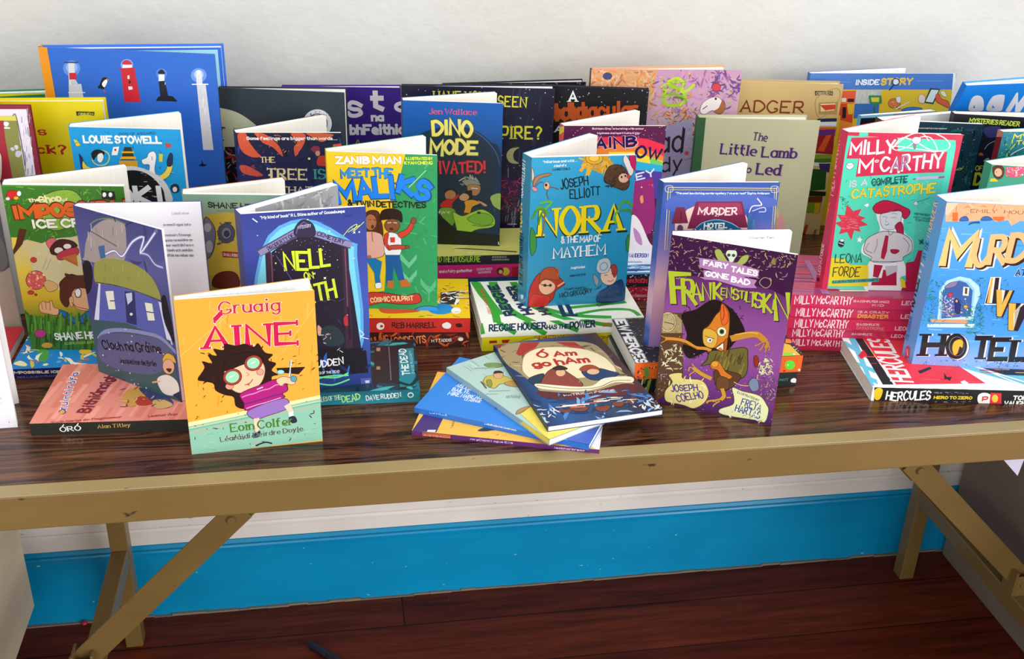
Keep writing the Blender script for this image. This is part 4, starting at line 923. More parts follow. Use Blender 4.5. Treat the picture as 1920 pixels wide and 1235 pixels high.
  ('k','84848c',5,[620,920,621,884,642,879]),
  ('c','b81c40',[741,829,781,882,824,862,859,758,864,652,814,598,782,555,750,565,732,607,774,703,773,767]),
  ('c','d8d0d0',[450,676,548,741,624,764,745,756,870,726,976,644,1001,517,915,440,895,386,553,379,533,433,432,495,421,612]),
  ('k','54505c',6,[561,668,569,572,554,487]),
  ('k','54505c',6,[471,613,446,527,534,486]),
  ('k','54505c',6,[868,684,954,601,953,505]),
  ('k','54505c',6,[555,369,718,361,895,386]),
  ('p','b81c40',[648,712,689,707,705,511,690,404,646,424,640,510]),
  ('c','b81c40',[746,533,826,535,851,514,816,481,764,491]),
  ('k','54505c',6,[671,775,703,713,743,766]),
  ('p','b81c40',[581,337,689,328,663,165,594,180]),
  ('p','b81c40',[703,165,704,274,869,256,904,70,594,65,592,163]),
  ('p','c8c4c8',[716,318,865,332,879,256,760,188]),
  ('p','b81c40',[960,366,1056,389,1079,529,1129,530,1143,-3,968,5,1006,127]),
  ('p','ecd424',[54,413,226,405,279,331,512,325,561,53,73,44]),
  ('p','ecd424',[934,181,996,127,1023,39,959,49]),
  ('t','LEONA','2c5c54',[102,333,324,22,-9,129],0.11,'j'),
  ('t','FORDE','4c4c20',[102,165,326,6,-3,141],0.11,'j'),
  ('p','44b09c',[106,121,673,165,677,116,108,77]),
  ('t','ILLUSTRATED BY KAREN HARTE','1c4c58',[119,86,551,40,-2,29],0.2,''),
  ('t','THE FUNNIEST','24685c',[935,978,197,-17,2,26],0.2,'j'),
  ('t','NEW VOICE','24685c',[939,937,202,-17,2,22],0.2,'j'),
  ('t','FOR KIDS','24685c',[970,901,176,-12,2,22],0.2,'j'),
  ('p','1c6460',[1052,667,1084,657,1109,679,1113,636,1134,605,1101,620,1074,604,1078,636])], 'spine': [('bg','d03054'),
  ('t','MILLY McCARTHY','f0a8b8',[62,1156,-50,704,-149,-10],0.16,'j'),
  ('t','IS A CATASTROPHE','e8a048',[-7,652,42,413,-81,8],0.18,'j'),
  ('t','LEONA FORDE','f0c8d0',[71,154,-12,395,-58,-2],0.18,'j'),
  ('c','5c1024',[74,100,73,83,62,68,46,61,30,64,21,77,21,95,32,110,48,116,64,113])]}},
{'kind': 'standing', 'name': 'paperback_book', 'pos': [0.5651,0.1093,0.017], 'yaw': -12.6, 'lean': 0, 'w': 0.129, 'h': 0.1991, 'T': 0.024, 'split': 0.35, 'open': 25.5, 'base': '3f96dc', 'spine': '4a90d8', 'back': '3f96dc', 'label': 'sky blue paperback with cream and black capitals and an ivy window at the right edge', 'inked': True, 'gloss': 1,
 'art': {'front': [('gr',['8caae8','4c9ce8','3c90e4','4ca0ec','58a8ec','60aeec']),
  ('p','f8b488',[-12,1979,995,2010,1045,1805,824,1813,741,1752,691,1816,565,1790,513,1826,345,1789,32,1763]),
  ('p','fad0b0',[-12,1979,128,1981,88,1918,36,1830,15,1848]),
  ('s','w',['f89868','fcc8a0','f4a880'],24,36,[7,1970,900,45,36,-178],4),
  ('p','e8743c',[85,1870,141,1875,162,1775,101,1772]),
  ('l','e8743c',7,[110,1947,123,1872]),
  ('p','e8743c',[517,1845,648,1852,648,1814,608,1793,534,1808]),
  ('c','3c6cb8',[179,1780,188,1819,238,1836,273,1795,257,1784]),
  ('c','3c6cb8',[405,1797,422,1840,483,1843,521,1807]),
  ('c','3c5ca0',[285,1738,305,1768,382,1781,395,1763,333,1760]),
  ('s','h',['64b4f4','4490dc','7cc0f4'],50,55,[-71,1748,1116,57,299,-1494],11),
  ('t','EMILY','6c3c30',[271,1878,281,9,-1,43],0.16,'c'),
  ('t','HOU','6c3c30',[629,1887,204,-2,0,43],0.16,'c'),
  ('t','M','e8f4ff',[121,1219,307,-3,5,453],0.36,''),
  ('t','M','3c2418',[101,1227,311,2,-3,435],0.32,''),
  ('t','M','f0cc84',[83,1241,318,-3,4,434],0.26,''),
  ('t','U','e8f4ff',[449,1221,196,11,-20,371],0.36,''),
  ('t','U','3c2418',[431,1228,185,10,-19,361],0.32,''),
  ('t','U','e8c084',[412,1249,183,5,-10,359],0.27,''),
  ('t','R','e8f4ff',[618,1250,182,10,-20,379],0.36,''),
  ('t','R','3c2418',[601,1259,188,10,-20,370],0.32,''),
  ('t','R','e8c084',[583,1276,184,10,-20,369],0.27,''),
  ('t','D','3c2418',[796,1299,210,1,-2,356],0.32,''),
  ('t','D','e8bc80',[776,1318,199,1,-1,356],0.27,''),
  ('t','E','3c2418',[1012,1311,188,0,0,355],0.32,''),
  ('t','E','e8bc80',[995,1330,183,0,0,355],0.27,''),
  ('t','AT','e8f0ff',[914,1157,124,7,-5,99],0.26,'j'),
  ('t','AT','2c2c5c',[917,1162,115,6,-5,89],0.18,'j'),
  ('p','b8e0f4',[171,665,127,945,185,1068,316,1128,439,1108,553,1022,588,918,569,783,574,593,178,570]),
  ('p','8cc8f0',[195,667,159,934,214,1043,324,1089,424,1068,514,980,534,834,538,646,196,599]),
  ('p','3c64a8',[210,681,168,948,226,1044,327,1076,403,1054,494,966,538,646,220,600]),
  ('c','8c7ca8',[178,988,226,1044,306,1061,293,1008,216,977]),
  ('p','e8e4d8',[383,1006,450,1003,463,897,397,900]),
  ('p','4c4838',[404,994,431,991,442,916,417,922]),
  ('s','w',['c8a8b8','7c6c9c','d8c8e0'],60,20,[166,868,131,7,49,-240],35),
  ('s','d',['c03c5c','f0e8e8','4c8c5c','dc9c4c','2c3c7c'],60,18,[207,843,262,15,46,-227],36),
  ('c','d83c4c',[288,901,286,885,275,875,259,874,244,883,236,898,238,914,249,924,265,925,280,916]),
  ('c','2c3474',[323,836,350,851,394,786,410,679,360,690]),
  ('c','e8a878',[360,827,359,816,354,809,345,809,336,815,331,826,332,837,337,844,346,844,355,838]),
  ('c','e8b04c',[483,764,481,753,470,746,455,745,442,751,435,762,437,773,448,780,463,781,476,775]),
  ('p','d8a070',[102,587,523,604,521,556,122,547]),
  ('p','c8e4f8',[78,524,606,554,605,506,86,483]),
  ('s','l',['2c8c6c','1c6c54','4cac84'],150,18,[-89,1066,248,14,109,-560],43),
  ('s','l',['2c8c6c','1c6c54','3c9c7c'],130,18,[462,777,202,11,74,-351],44),
  ('s','l',['2c8c6c','1c6c54'],70,15,[507,1125,329,18,86,-395],45),
  ('s','l',['2c8c6c','1c6c54','3c9c7c'],60,15,[689,1056,188,10,112,-505],46),
  ('p','e4f0fc',[659,801,810,807,770,1146,652,1140]),
  ('p','2c2430',[664,815,790,817,751,1138,666,1134]),
  ('p','e8b04c',[681,823,660,1133,707,1136,734,825]),
  ('p','f4ecd8',[710,824,683,1135,704,1136,738,826]),
  ('p','2c2430',[745,993,954,991,899,652,826,655]),
  ('p','e8b04c',[751,991,828,992,851,812,894,991,930,990,879,662,830,665]),
  ('p','f4ecd8',[811,989,847,988,854,826]),
  ('p','2c2430',[918,836,1167,843,1105,493,990,494]),
  ('p','e8b04c',[924,833,1002,834,1056,498,994,501]),
  ('p','f4ecd8',[1006,713,1097,839,1061,837,1012,740,1053,511]),
  ('t','H','dcdce8',[101,90,244,15,-20,328],0.3,'s'),
  ('t','H','1c1c24',[88,95,238,14,-19,321],0.26,'s'),
  ('c','dcdce8',[606,261,602,160,549,94,468,89,389,147,344,245,349,345,401,410,482,415,560,358]),
  ('c','1c1c24',[577,267,575,172,528,109,454,105,382,160,340,253,343,349,391,410,464,414,535,360]),
  ('c','7c7c84',[553,266,552,190,517,141,461,138,406,181,374,255,376,331,411,379,466,383,520,339]),
  ('c','1c1c24',[544,265,543,196,513,151,465,149,417,189,388,256,389,325,419,369,467,372,514,332]),
  ('c','f4b03c',[414,252,424,322,478,353,521,328,532,245,499,257,492,173,461,143,434,183]),
  ('t','T','dcdce8',[665,84,231,14,-20,328],0.3,'s'),
  ('t','T','1c1c24',[652,86,225,13,-19,321],0.26,'s'),
  ('t','E','dcdce8',[874,85,231,14,-19,314],0.3,'s'),
  ('t','E','1c1c24',[861,90,225,13,-18,307],0.26,'s'),
  ('t','L','dcdce8',[1114,97,216,13,-18,300],0.3,'s'),
  ('t','L','1c1c24',[1101,99,216,13,-18,293],0.26,'s'),
  ('s','d',['3c7cc0','a8d0f0'],80,16,[94,64,1164,70,19,-98],70)], 'spine': [('bg','5c9cdc'),
  ('t','MURDER','3c2c28',[58,1489,24,434,-193,11],0.22,''),
  ('t','MURDER','e0c08c',[64,1496,27,426,-176,11],0.15,''),
  ('t','AT THE','2c3c7c',[67,1235,12,223,-112,6],0.2,'j'),
  ('t','IVY','ecd4e0',[53,996,27,204,-141,19],0.2,'j'),
  ('t','HOTEL','1c1c24',[53,575,2,409,-177,1],0.26,''),
  ('t','EMILY HOURICAN','3c6cac',[79,216,-16,301,-90,-5],0.2,'j'),
  ('c','c83454',[79,17,65,139,132,166,165,62,119,16]),
  ('l','f0d8e0',9,[90,123,128,57])]}},
{'kind': 'standing', 'name': 'paperback_book', 'pos': [0.1354,0.2649,0.038], 'yaw': 0.9, 'lean': 0, 'w': 0.1246, 'h': 0.1881, 'T': 0.021, 'split': 0.35, 'open': 37.5, 'base': '2f9cc8', 'spine': '2f9cc8', 'back': '2f9cc8', 'label': 'turquoise paperback with big yellow title, standing on green and white striped books', 'inked': True, 'gloss': 1,
 'art': {'front': [('gr',['2488b0','2c98c4','36a4d0']),
  ('s','l',['58b8dc'],30,10,[2,1871,1233,-32,69,-1799],2),
  ('t','"Hilarious and wild...','eaf6fa',[136,1811,402,10,-1,31],0.2,''),
  ('t','A hoot of a','eaf6fa',[265,1762,143,6,-1,31],0.2,''),
  ('t','LAUREN CHILD','1c2c34',[252,1720,204,5,-1,26],0.2,''),
  ('s','l',['d89c28','e8b43c'],40,102,[607,1958,283,-7,14,-233],6),
  ('c','e8ac30',[840,1850,823,1811,773,1787,709,1789,656,1815,634,1855,651,1894,701,1917,764,1915,817,1890]),
  ('c','f0c850',[798,1856,788,1832,758,1818,720,1819,688,1834,674,1859,685,1883,715,1897,753,1896,785,1881]),
  ('t','JOSEPH','14242c',[361,1482,328,58,-22,126],0.15,'j'),
  ('t','ELLIOTT','14242c',[476,1361,363,36,-13,128],0.15,'j'),
  ('t','NORA','22301c',[114,872,1043,30,-12,408],0.3,'sc'),
  ('t','NORA','f0dc1c',[123,893,1015,37,-14,386],0.26,'sc'),
  ('t','& THE MAP OF','f0f4f0',[398,808,491,8,-1,94],0.2,'j'),
  ('t','MAYHEM','1c5c7c',[305,597,657,27,-7,174],0.2,'sc'),
  ('t','MAYHEM','f0f4f0',[310,608,646,28,-7,162],0.17,'sc'),
  ('t','Delightful debut','e0f0f4',[536,474,177,9,-2,34],0.2,''),
  ('t','ROBIN STEVENS','14242c',[530,372,193,14,-2,26],0.2,''),
  ('t','illustrated by','14242c',[470,197,271,10,-1,35],0.14,'j'),
  ('t','NICI GREGORY','14242c',[415,95,405,49,-8,70],0.14,'j'),
  ('k','5ca82c',24,[54,1189,102,1281,167,1265,223,1183]),
  ('k','4c9428',24,[168,1252,78,1241,31,1136]),
  ('k','6cb83c',24,[181,1251,254,1342,126,1333]),
  ('k','4c9428',24,[181,1243,132,1186,111,1065]),
  ('k','8a6c2c',18,[182,1238,176,1076,157,914]),
  ('k','5ca82c',27,[1073,1234,1145,1326,1257,1254]),
  ('k','4c9428',27,[1101,1206,1221,1201,1284,1090]),
  ('k','6cb83c',27,[1075,1206,1028,1127,1060,1043]),
  ('c','3c8c3c',[22,1028,77,944,97,779,48,670,17,810]),
  ('c','3c8c3c',[1232,899,1199,816,1223,675,1260,730]),
  ('c','b07c54',[26,1587,61,1658,162,1687,238,1690,214,1664,113,1636,69,1585,41,1534]),
  ('c','e8c8a8',[13,1600,36,1664,6,1769]),
  ('c','e0b48c',[225,1539,219,1511,202,1494,180,1495,161,1513,153,1541,159,1568,176,1585,198,1584,217,1567]),
  ('k','7a4c34',10,[141,1583,102,1584,61,1538]),
  ('k','7a4c34',10,[220,1523,285,1513,330,1493]),
  ('k','7a4c34',10,[201,1489,193,1437,222,1375]),
  ('c','282828',[193,1550,191,1541,185,1535,177,1536,171,1542,168,1551,170,1560,176,1566,184,1565,191,1559]),
  ('c','d88c9c',[11,1522,41,1534,88,1493,43,1476]),
  ('c','5a4028',[877,1574,878,1666,929,1756,1032,1772,1114,1725,1160,1632,1182,1525,1135,1460,1027,1490,945,1533]),
  ('s','w',['6a4c30','3c2818'],40,31,[877,1758,274,-7,19,-277],39),
  ('c','e8b898',[1170,1605,1161,1571,1131,1551,1092,1552,1059,1574,1044,1609,1054,1643,1084,1663,1123,1662,1156,1640]),
  ('c','c8504c',[1195,1626,1191,1612,1179,1603,1162,1604,1149,1613,1142,1627,1146,1641,1159,1649,1175,1649,1189,1640]),
  ('c','202020',[1093,1621,1092,1613,1087,1608,1080,1608,1075,1613,1072,1621,1074,1629,1078,1634,1085,1633,1091,1628]),
  ('c','202020',[1137,1633,1135,1625,1131,1620,1124,1620,1118,1625,1116,1633,1117,1641,1122,1646,1129,1645,1134,1640]),
  ('c','f0dcd8',[1085,1830,1115,1882,1220,1709,1187,1631,1126,1738]),
  ('c','c8205c',[1153,1888,1218,1892,1251,1708,1190,1749]),
  ('c','b83024',[34,-13,34,219,87,359,163,440,352,403,464,298,440,256,362,202,327,88,236,6,156,-34]),
  ('c','e8b490',[156,313,247,351,344,289,340,203,243,150,160,212]),
  ('c','a84820',[156,298,163,440,227,508,334,503,377,430,395,344,301,348,207,367]),
  ('k','c8502c',14,[347,502,381,458,375,373]),
  ('k','2c2c2c',11,[175,292,237,272,304,274]),
  ('c','2c2c2c',[243,277,239,267,230,261,219,262,209,269,205,279,208,289,217,295,229,294,239,287]),
  ('c','2c2c2c',[307,274,304,264,297,258,287,258,278,265,275,275,277,285,285,291,295,291,304,284]),
  ('l','e8b490',19,[386,258,459,307]),
  ('c','c82c28',[34,-13,68,159,176,154,298,119,236,-9]),
  ('c','1c3c6c',[888,30,908,146,1039,226,1170,307,1218,217,1240,41,1027,8]),
  ('s','w',['14305c','2c5484'],16,51,[888,234,330,-16,14,-205],56),
  ('c','e8c0a8',[1120,352,1105,285,1056,245,992,249,937,293,912,362,928,429,976,468,1040,465,1095,421]),
  ('c','b8c4cc',[854,465,879,577,985,601,1032,514,998,415,904,405]),
  ('r','7890a0',11,[897,506,949,546,992,501,964,446,915,448]),
  ('c','a83c38',[1034,485,1087,511,1120,424,1086,339]),
  ('l','303030',8,[960,374,1001,378]),
  ('l','303030',8,[1049,393,1087,391]),
  ('k','a03030',8,[1007,300,1048,289,1074,311]),
  ('c','8a98a0',[823,395,896,320,875,234,838,294])], 'spine': [('bg','2c84a8'),
  ('t','JOSEPH ELLIOTT','e8f4f8',[40,1336,38,472,-119,10],0.2,'j'),
  ('t','NORA','f0dc1c',[49,912,-4,358,-135,-1],0.3,'sc'),
  ('t','& THE MAP OF MAYHEM','14242c',[116,240,-35,662,-85,-5],0.2,'j'),
  ('c','d8e4ec',[82,111,145,131,138,81,96,64])]}},
{'kind': 'standing', 'name': 'paperback_book', 'pos': [-0.4392,0.2621,0.012], 'yaw': -6.6, 'lean': 0, 'w': 0.1281, 'h': 0.197, 'T': 0.02, 'split': 0.45, 'open': 28, 'base': '4f8a2c', 'spine': '4a4038', 'back': '4a4a44', 'label': 'green and yellow paperback with ice creams and a brown haired boy at left', 'inked': True,
 'art': {'front': [('gr',['2c5a1c','4a7a20','d8b42c','e8cc4c','d8c890','3a7a1c','4c8e24']),
  ('p','3c7a24',[-11,1950,1306,1968,1233,1388,1037,1359,731,1408,354,1299,170,1350,-11,1269,-126,1294]),
  ('s','l',['2f6418','5a9a2e','79b23c'],120,29,[-11,1950,1318,18,-101,-577],3),
  ('c','8eb83a',[388,1816,593,1920,778,1897,843,1695,702,1538,475,1458,352,1586]),
  ('s','l',['6fa832','98c44a'],70,22,[401,1892,519,7,-82,-515],5),
  ('p','f2d054',[7,1374,151,1376,52,1217,-5,1163]),
  ('p','5a2c14',[108,1479,190,1467,114,1296,-5,1163,-27,1176,42,1296]),
  ('c','d8cc98',[164,1165,358,1325,607,1381,892,1357,915,1172,846,848,510,735,233,842]),
  ('s','d',['e0d8a8','cfc090'],40,25,[190,1324,722,8,-97,-592],9),
  ('c','d82424',[164,1864,147,1834,113,1815,75,1815,48,1833,41,1862,58,1892,92,1911,129,1911,157,1894]),
  ('c','f4f4f4',[199,1877,191,1859,178,1848,163,1848,153,1859,152,1876,159,1894,173,1905,187,1906,197,1895]),
  ('c','e8b828',[164,1826,157,1814,141,1807,124,1806,111,1814,108,1825,115,1837,131,1845,148,1845,161,1838]),
  ('c','e8e0e0',[71,1817,65,1805,52,1798,37,1798,27,1805,24,1817,31,1829,44,1836,58,1836,69,1829]),
  ('p','282c20',[1041,1926,1181,1915,1182,1827,1039,1825]),
  ('c','ffffff',[1091,1876,1085,1860,1073,1849,1060,1849,1050,1859,1049,1876,1055,1892,1067,1902,1080,1903,1089,1893]),
  ('c','ffffff',[1155,1877,1149,1861,1137,1850,1124,1850,1114,1860,1113,1877,1119,1893,1131,1903,1144,1903,1153,1893]),
  ('t','the','f4e8b4',[269,1777,111,14,-6,44],0.26,'j'),
  ('t','Shop','f4e8b4',[380,1760,230,33,-12,83],0.22,'j'),
  ('t','of','f4e8b4',[620,1789,61,11,-6,34],0.22,'j'),
  ('t','IMPOSSIBLE','5a2410',[81,1583,1332,93,-11,157],0.42,''),
  ('t','IMPOSSIBLE','e8641c',[86,1588,1327,93,-10,142],0.32,''),
  ('t','ICE CREAMS','4a6a20',[251,1476,999,43,-5,108],0.34,''),
  ('t','ICE CREAMS','f8f4e0',[256,1481,994,43,-4,98],0.27,''),
  ('c','e06a70',[370,1326,450,1374,505,1314,476,1234,404,1233]),
  ('c','4a1c14',[408,1260,511,1353,649,1342,699,1276,587,1249,523,1142,454,1168,404,1188]),
  ('c','f0e4d0',[540,1227,528,1205,501,1191,472,1191,449,1204,444,1226,456,1248,482,1262,512,1262,534,1249]),
  ('c','f4e8dc',[634,1276,623,1257,600,1245,573,1245,553,1256,547,1275,559,1293,582,1305,609,1305,629,1294]),
  ('c','c03848',[468,1181,586,1243,697,1260,693,1183,569,1129,475,1114]),
  ('p','c8702c',[502,1136,675,1191,672,1036,632,1062]),
  ('l','8a4418',5,[546,1137,656,1063]),
  ('c','d85a58',[296,870,265,802,204,760,138,760,91,801,81,868,113,935,173,977,239,978,286,937]),
  ('s','d',['f0a060','e88878','f8dc90'],26,26,[119,963,182,2,-31,-191],32),
  ('c','dcb070',[268,829,323,870,412,817,396,756,301,733]),
  ('c','d03c34',[237,1112,228,1093,209,1081,188,1081,173,1093,170,1111,179,1130,198,1142,219,1142,234,1131]),
  ('c','d03c34',[145,718,136,704,117,695,96,694,80,703,76,718,85,732,104,742,125,742,140,733]),
  ('c','b04024',[175,691,170,683,162,678,153,678,147,683,145,691,149,699,157,704,167,704,173,699]),
  ('l','a09878',5,[283,1005,352,1135]),
  ('l','a09878',5,[318,992,393,1119]),
  ('c','5a2814',[448,844,565,940,649,928,782,915,855,738,580,708,482,541,420,624,436,762]),
  ('c','5a2814',[535,899,519,953,610,914]),
  ('c','e8b080',[556,708,627,777,757,737,726,515,601,514,550,583]),
  ('c','e8b080',[518,652,562,667,545,555,515,564]),
  ('c','f4f4ec',[658,720,647,691,628,672,606,672,592,690,589,719,600,748,620,767,641,767,656,749]),
  ('k','303030',8,[599,750,639,777,663,736,643,667,599,667,592,722]),
  ('k','5a3820',8,[544,597,593,542,713,515]),
  ('c','1c6ca4',[353,512,448,485,560,401,684,487,724,501,710,402,600,331,502,345,370,456]),
  ('k','0c2c50',8,[372,470,527,345,627,345,705,402]),
  ('c','e8b080',[177,567,220,609,280,595,321,623,333,540,383,512,355,442,258,456,176,483]),
  ('l','a86c44',8,[205,589,205,511]),
  ('l','a86c44',8,[251,600,245,511]),
  ('l','a86c44',8,[299,606,287,498]),
  ('p','2a6420',[7,510,83,370,144,286,48,-1,18,-31]),
  ('c','3c7a28',[-4,369,167,427,303,343,519,288,777,346,751,-27,18,-31]),
  ('s','v',['4a8a2c','2c5c1c','6a9c34'],90,69,[-11,398,796,5,-28,-170],54),
  ('s','v',['2a5418','244c18'],40,53,[51,171,702,4,-28,-173],55),
  ('c','b83c84',[197,206,179,176,144,157,104,157,74,175,67,205,84,236,119,255,159,255,189,236]),
  ('c','d8a040',[249,57,233,35,198,21,157,21,127,35,118,57,134,79,169,93,209,93,239,79]),
  ('t','SHANE HEGARTY','f4f4ec',[293,115,788,62,-8,96],0.2,'j'),
  ('t','ILLUSTRATED BY JEFF CROWTHER','a8c85c',[385,64,482,26,-2,34],0.16,'')], 'spine': [('bg','4c4a42')]}},
{'kind': 'standing', 'name': 'paperback_book', 'pos': [-0.2528,0.25,0], 'yaw': -6.6, 'lean': 0, 'w': 0.129, 'h': 0.1979, 'T': 0.018, 'split': 0.4, 'open': 24, 'base': '8cae94', 'spine': 'd88820', 'back': 'd88820', 'label': 'sage and mustard paperback with grey cogs and an orange spine, behind the indigo one', 'inked': True, 'bw': 0.113,
 'art': {'front': [('gr',['5a2414','b89c30','c4a83c','b8b070','8cb49c']),
  ('c','d4b43c',[143,1713,824,1695,772,966,270,962,181,1343]),
  ('t','SHANE HEGARTY','1c2a24',[270,1824,806,-16,1,68],0.2,'j'),
  ('t','AUTHOR OF DARKMOUTH','6c8068',[356,1784,645,-8,0,23],0.15,''),
  ('c','7a7884',[215,1701,295,1650,321,1531,285,1344,220,1235,149,1261]),
  ('c','b8b4b0',[286,1597,274,1563,250,1541,223,1541,203,1562,198,1596,209,1630,233,1651,260,1652,280,1631]),
  ('c','b8b4b0',[282,1371,269,1323,244,1293,217,1293,197,1322,193,1370,206,1417,231,1446,259,1447,278,1418]),
  ('c','50505c',[532,1534,509,1464,458,1421,401,1421,358,1463,346,1531,370,1600,420,1643,477,1644,520,1602]),
  ('s','l',['50505c'],20,30,[353,1664,200,2,-24,-266],9),
  ('c','7c7c88',[493,1533,479,1492,450,1467,417,1466,392,1491,385,1532,399,1573,428,1598,461,1598,486,1574]),
  ('c','2c3454',[473,1528,466,1506,450,1492,431,1492,418,1505,414,1527,422,1549,438,1562,456,1563,469,1549]),
  ('p','a82420',[376,1318,573,1304,568,1239,375,1247]),
  ('t','SMALL ROBOT','f4e0d0',[386,1261,173,-12,3,38],0.2,''),
  ('c','6a2414',[247,989,329,1059,455,1074,525,1019,514,881,250,878]),
  ('t','BOOT','c8c0a8',[558,1427,541,-48,21,240],0.34,'')], 'spine': [('bg','d88820')]}},
{'kind': 'standing', 'name': 'paperback_book', 'pos': [-0.1817,0.1217,0.0151], 'yaw': 6, 'lean': 0, 'w': 0.1236, 'h': 0.2044, 'T': 0.018, 'split': 0.3, 'open': 33, 'base': '3c4ca0', 'spine': '333a78', 'back': '3c4ca0', 'label': 'indigo paperback with neon yellow title in a dark arched doorway', 'white': 1, 'pagebase': '9c9ca0',
 'art': {'front': [('gr',['24387c','3450a0','4058b4','3a48a0','32408e']),
  ('s','w',['2a3484','5a7ad8','3c60c0'],26,45,[-39,2086,1300,-87,-151,-1866],2),
  ('c','5aa8e0',[166,1643,606,1959,1090,1669,1131,1517,1089,292,78,404]),
  ('c','78d0ec',[191,1617,604,1923,1066,1634,1095,1495,1066,322,102,428]),
  ('p','221c30',[229,1589,601,1864,1019,1626,1142,422,177,500]),
  ('s','d',['9088b0','e8e8f0'],60,9,[286,1779,737,-55,-24,-364],6),
  ('p','3a2438',[210,1640,265,1635,246,492,177,500]),
  ('p','3a2438',[979,1641,1043,1636,1051,446,975,454]),
  ('l','7a4a68',12,[270,1611,255,910]),
  ('l','7a4a68',12,[1009,1602,1013,836]),
  ('p','4c4268',[130,1658,535,1869,574,1781,162,1583]),
  ('p','4c4268',[689,1833,1086,1675,1064,1597,708,1759]),
  ('l','8c86b4',60,[165,1624,543,1827]),
  ('l','8c86b4',61,[709,1791,1066,1642]),
  ('t','PROPERTY OF','2c2448',[250,1636,262,138,-22,42],0.18,'j'),
  ('t','CEMETERY','2c2448',[731,1770,267,-118,19,44],0.18,'j'),
  ('c','2e2844',[508,1786,524,1881,606,1952,703,1893,719,1771,618,1754]),
  ('l','6c6694',9,[531,1804,546,1868,609,1923,680,1875]),
  ('t','MYSTERY','c8c4e0',[551,1851,128,8,-2,38],0.2,'j'),
  ('t','NELL','1a1420',[389,1374,465,21,-11,241],0.24,'j'),
  ('t','NELL','d8ee3c',[394,1384,456,19,-9,226],0.2,'j'),
  ('t','ON','d8ee3c',[588,1287,92,12,-11,84],0.22,'j'),
  ('t','EARTH','1a1420',[356,965,558,63,-29,252],0.25,'j'),
  ('t','EARTH','d8ee3c',[357,978,551,56,-25,242],0.2,'j'),
  ('l','6050a0',7,[317,1582,497,1219]),
  ('s','l',['443860'],16,29,[264,1114,710,-65,-38,-566],26),
  ('p','16141e',[179,539,1167,441,1090,319,683,337,171,420]),
  ('c','e0a890',[692,763,730,720,717,642,687,658]),
  ('c','2a3a40',[725,707,844,748,935,659,953,524,763,517]),
  ('c','b03040',[965,815,1002,859,1031,808,1009,731,974,735]),
  ('s','l',['e8e8f0','f0c0c8'],12,17,[701,709,282,-29,-13,-265],31),
  ('l','24142c',20,[1017,941,1027,570]),
  ('p','16141e',[636,342,1190,417,1207,140,650,149]),
  ('s','w',['1a2a60','2e6ad0'],10,76,[662,393,574,-63,-12,-244],34),
  ('t','DAVE RUDDEN','f4f8fc',[347,252,596,14,-2,92],0.17,'j'),
  ('t','AUTHOR OF TALES OF THE DEAD','e4ecf8',[437,179,459,-4,0,33],0.16,''),
  ('t','"My kind of book" R L Stine author of Goosebumps','f0f4ff',[190,1981,832,14,-1,33],0.17,''),
  ('s','x',['e8f0a0','f8fce0'],16,16,[-23,2015,1282,-89,-148,-1851],38),
  ('k','d8e870',7,[1001,1750,1073,1830,1142,1861,1106,1791,1212,1881]),
  ('k','d8e870',7,[1048,1783,1165,1848]),
  ('k','e8f0ff',8,[1126,666,1172,608,1135,585,1219,550]),
  ('l','e8f4ff',11,[115,1993,156,1955]),
  ('k','6ee89c',18,[623,83,813,33,997,81]),
  ('k','6ee89c',18,[674,146,865,119,988,160]),
  ('k','6ee89c',18,[649,122,770,146,987,132]),
  ('p','5058a8',[1119,81,1249,74,1246,-18,1123,-12]),
  ('p','c8ccec',[1167,47,1216,44,1213,11,1173,13])], 'spine': [('bg','2a3070'),
  ('t','DAVE RUDDEN','e8ecf8',[1,18,0,-4,108,0],0.2,'j'),
  ('t','NELL ON EARTH','d8ee3c',[1,13,0,-9,126,0],0.22,'j')], 'page': [('s','w',['b4b4ba','88888e','c8c8cc'],60,56,[294,2231,801,-186,-28,-328],1)]}},
{'kind': 'standing', 'name': 'paperback_book', 'pos': [-0.3541,0.1956,0.0145], 'yaw': -39.2, 'lean': 0, 'w': 0.1248, 'h': 0.1931, 'T': 0.008, 'split': 0.5, 'open': 37, 'base': '4c4c8a', 'spine': '4c4c8a', 'back': '4c4c8a', 'label': 'dusky blue thin paperback with a crooked cottage, opened to a printed page', 'inked': True, 'white': 1, 'pagebase': 'f0f0f6',
 'art': {'front': [('gr',['3e5a66','4a4c88','40407c','5a5c98','44447e']),
  ('s','w',['5a5c98','3c3c74','7c7cb0'],20,87,[11,1877,1522,314,-294,-1357],2),
  ('c','a79b98',[56,1379,132,1584,285,1764,503,1888,697,1900,744,1815,668,1483,404,1371,36,1336]),
  ('s','v',['8a7e80','c0b4ae'],14,47,[181,1742,539,115,-81,-391],4),
  ('l','3a3440',9,[205,1698,579,1610]),
  ('k','6f8a5c',14,[220,1770,368,1855,570,1902,757,1885]),
  ('k','7c7cb4',35,[392,1481,536,1551,642,1514,820,1712,991,1798,913,1612,1158,1881,1193,1912]),
  ('k','7c7cb4',34,[913,1612,1022,1613,1102,1535,1208,1524]),
  ('k','dcdcf4',11,[913,1612,1022,1613,1102,1535,1208,1524]),
  ('k','f0f0fc',15,[392,1481,536,1551,642,1514,820,1712,991,1798,913,1612,1158,1881]),
  ('l','2a2c4a',14,[593,1938,614,1883]),
  ('l','2a2c4a',11,[755,1877,858,1930]),
  ('c','9a9a4a',[195,1322,273,1378,382,1429,683,1474,929,1434,1069,1332,1118,1146,884,1162,626,1161,358,1133,170,1112]),
  ('s','v',['7c7c34','b4b45c'],14,30,[270,1365,804,188,-59,-294],14),
  ('k','3a3a20',9,[180,1115,494,1154,819,1158,1108,1144]),
  ('p','3c6a9c',[300,1547,395,1580,385,1442,306,1411]),
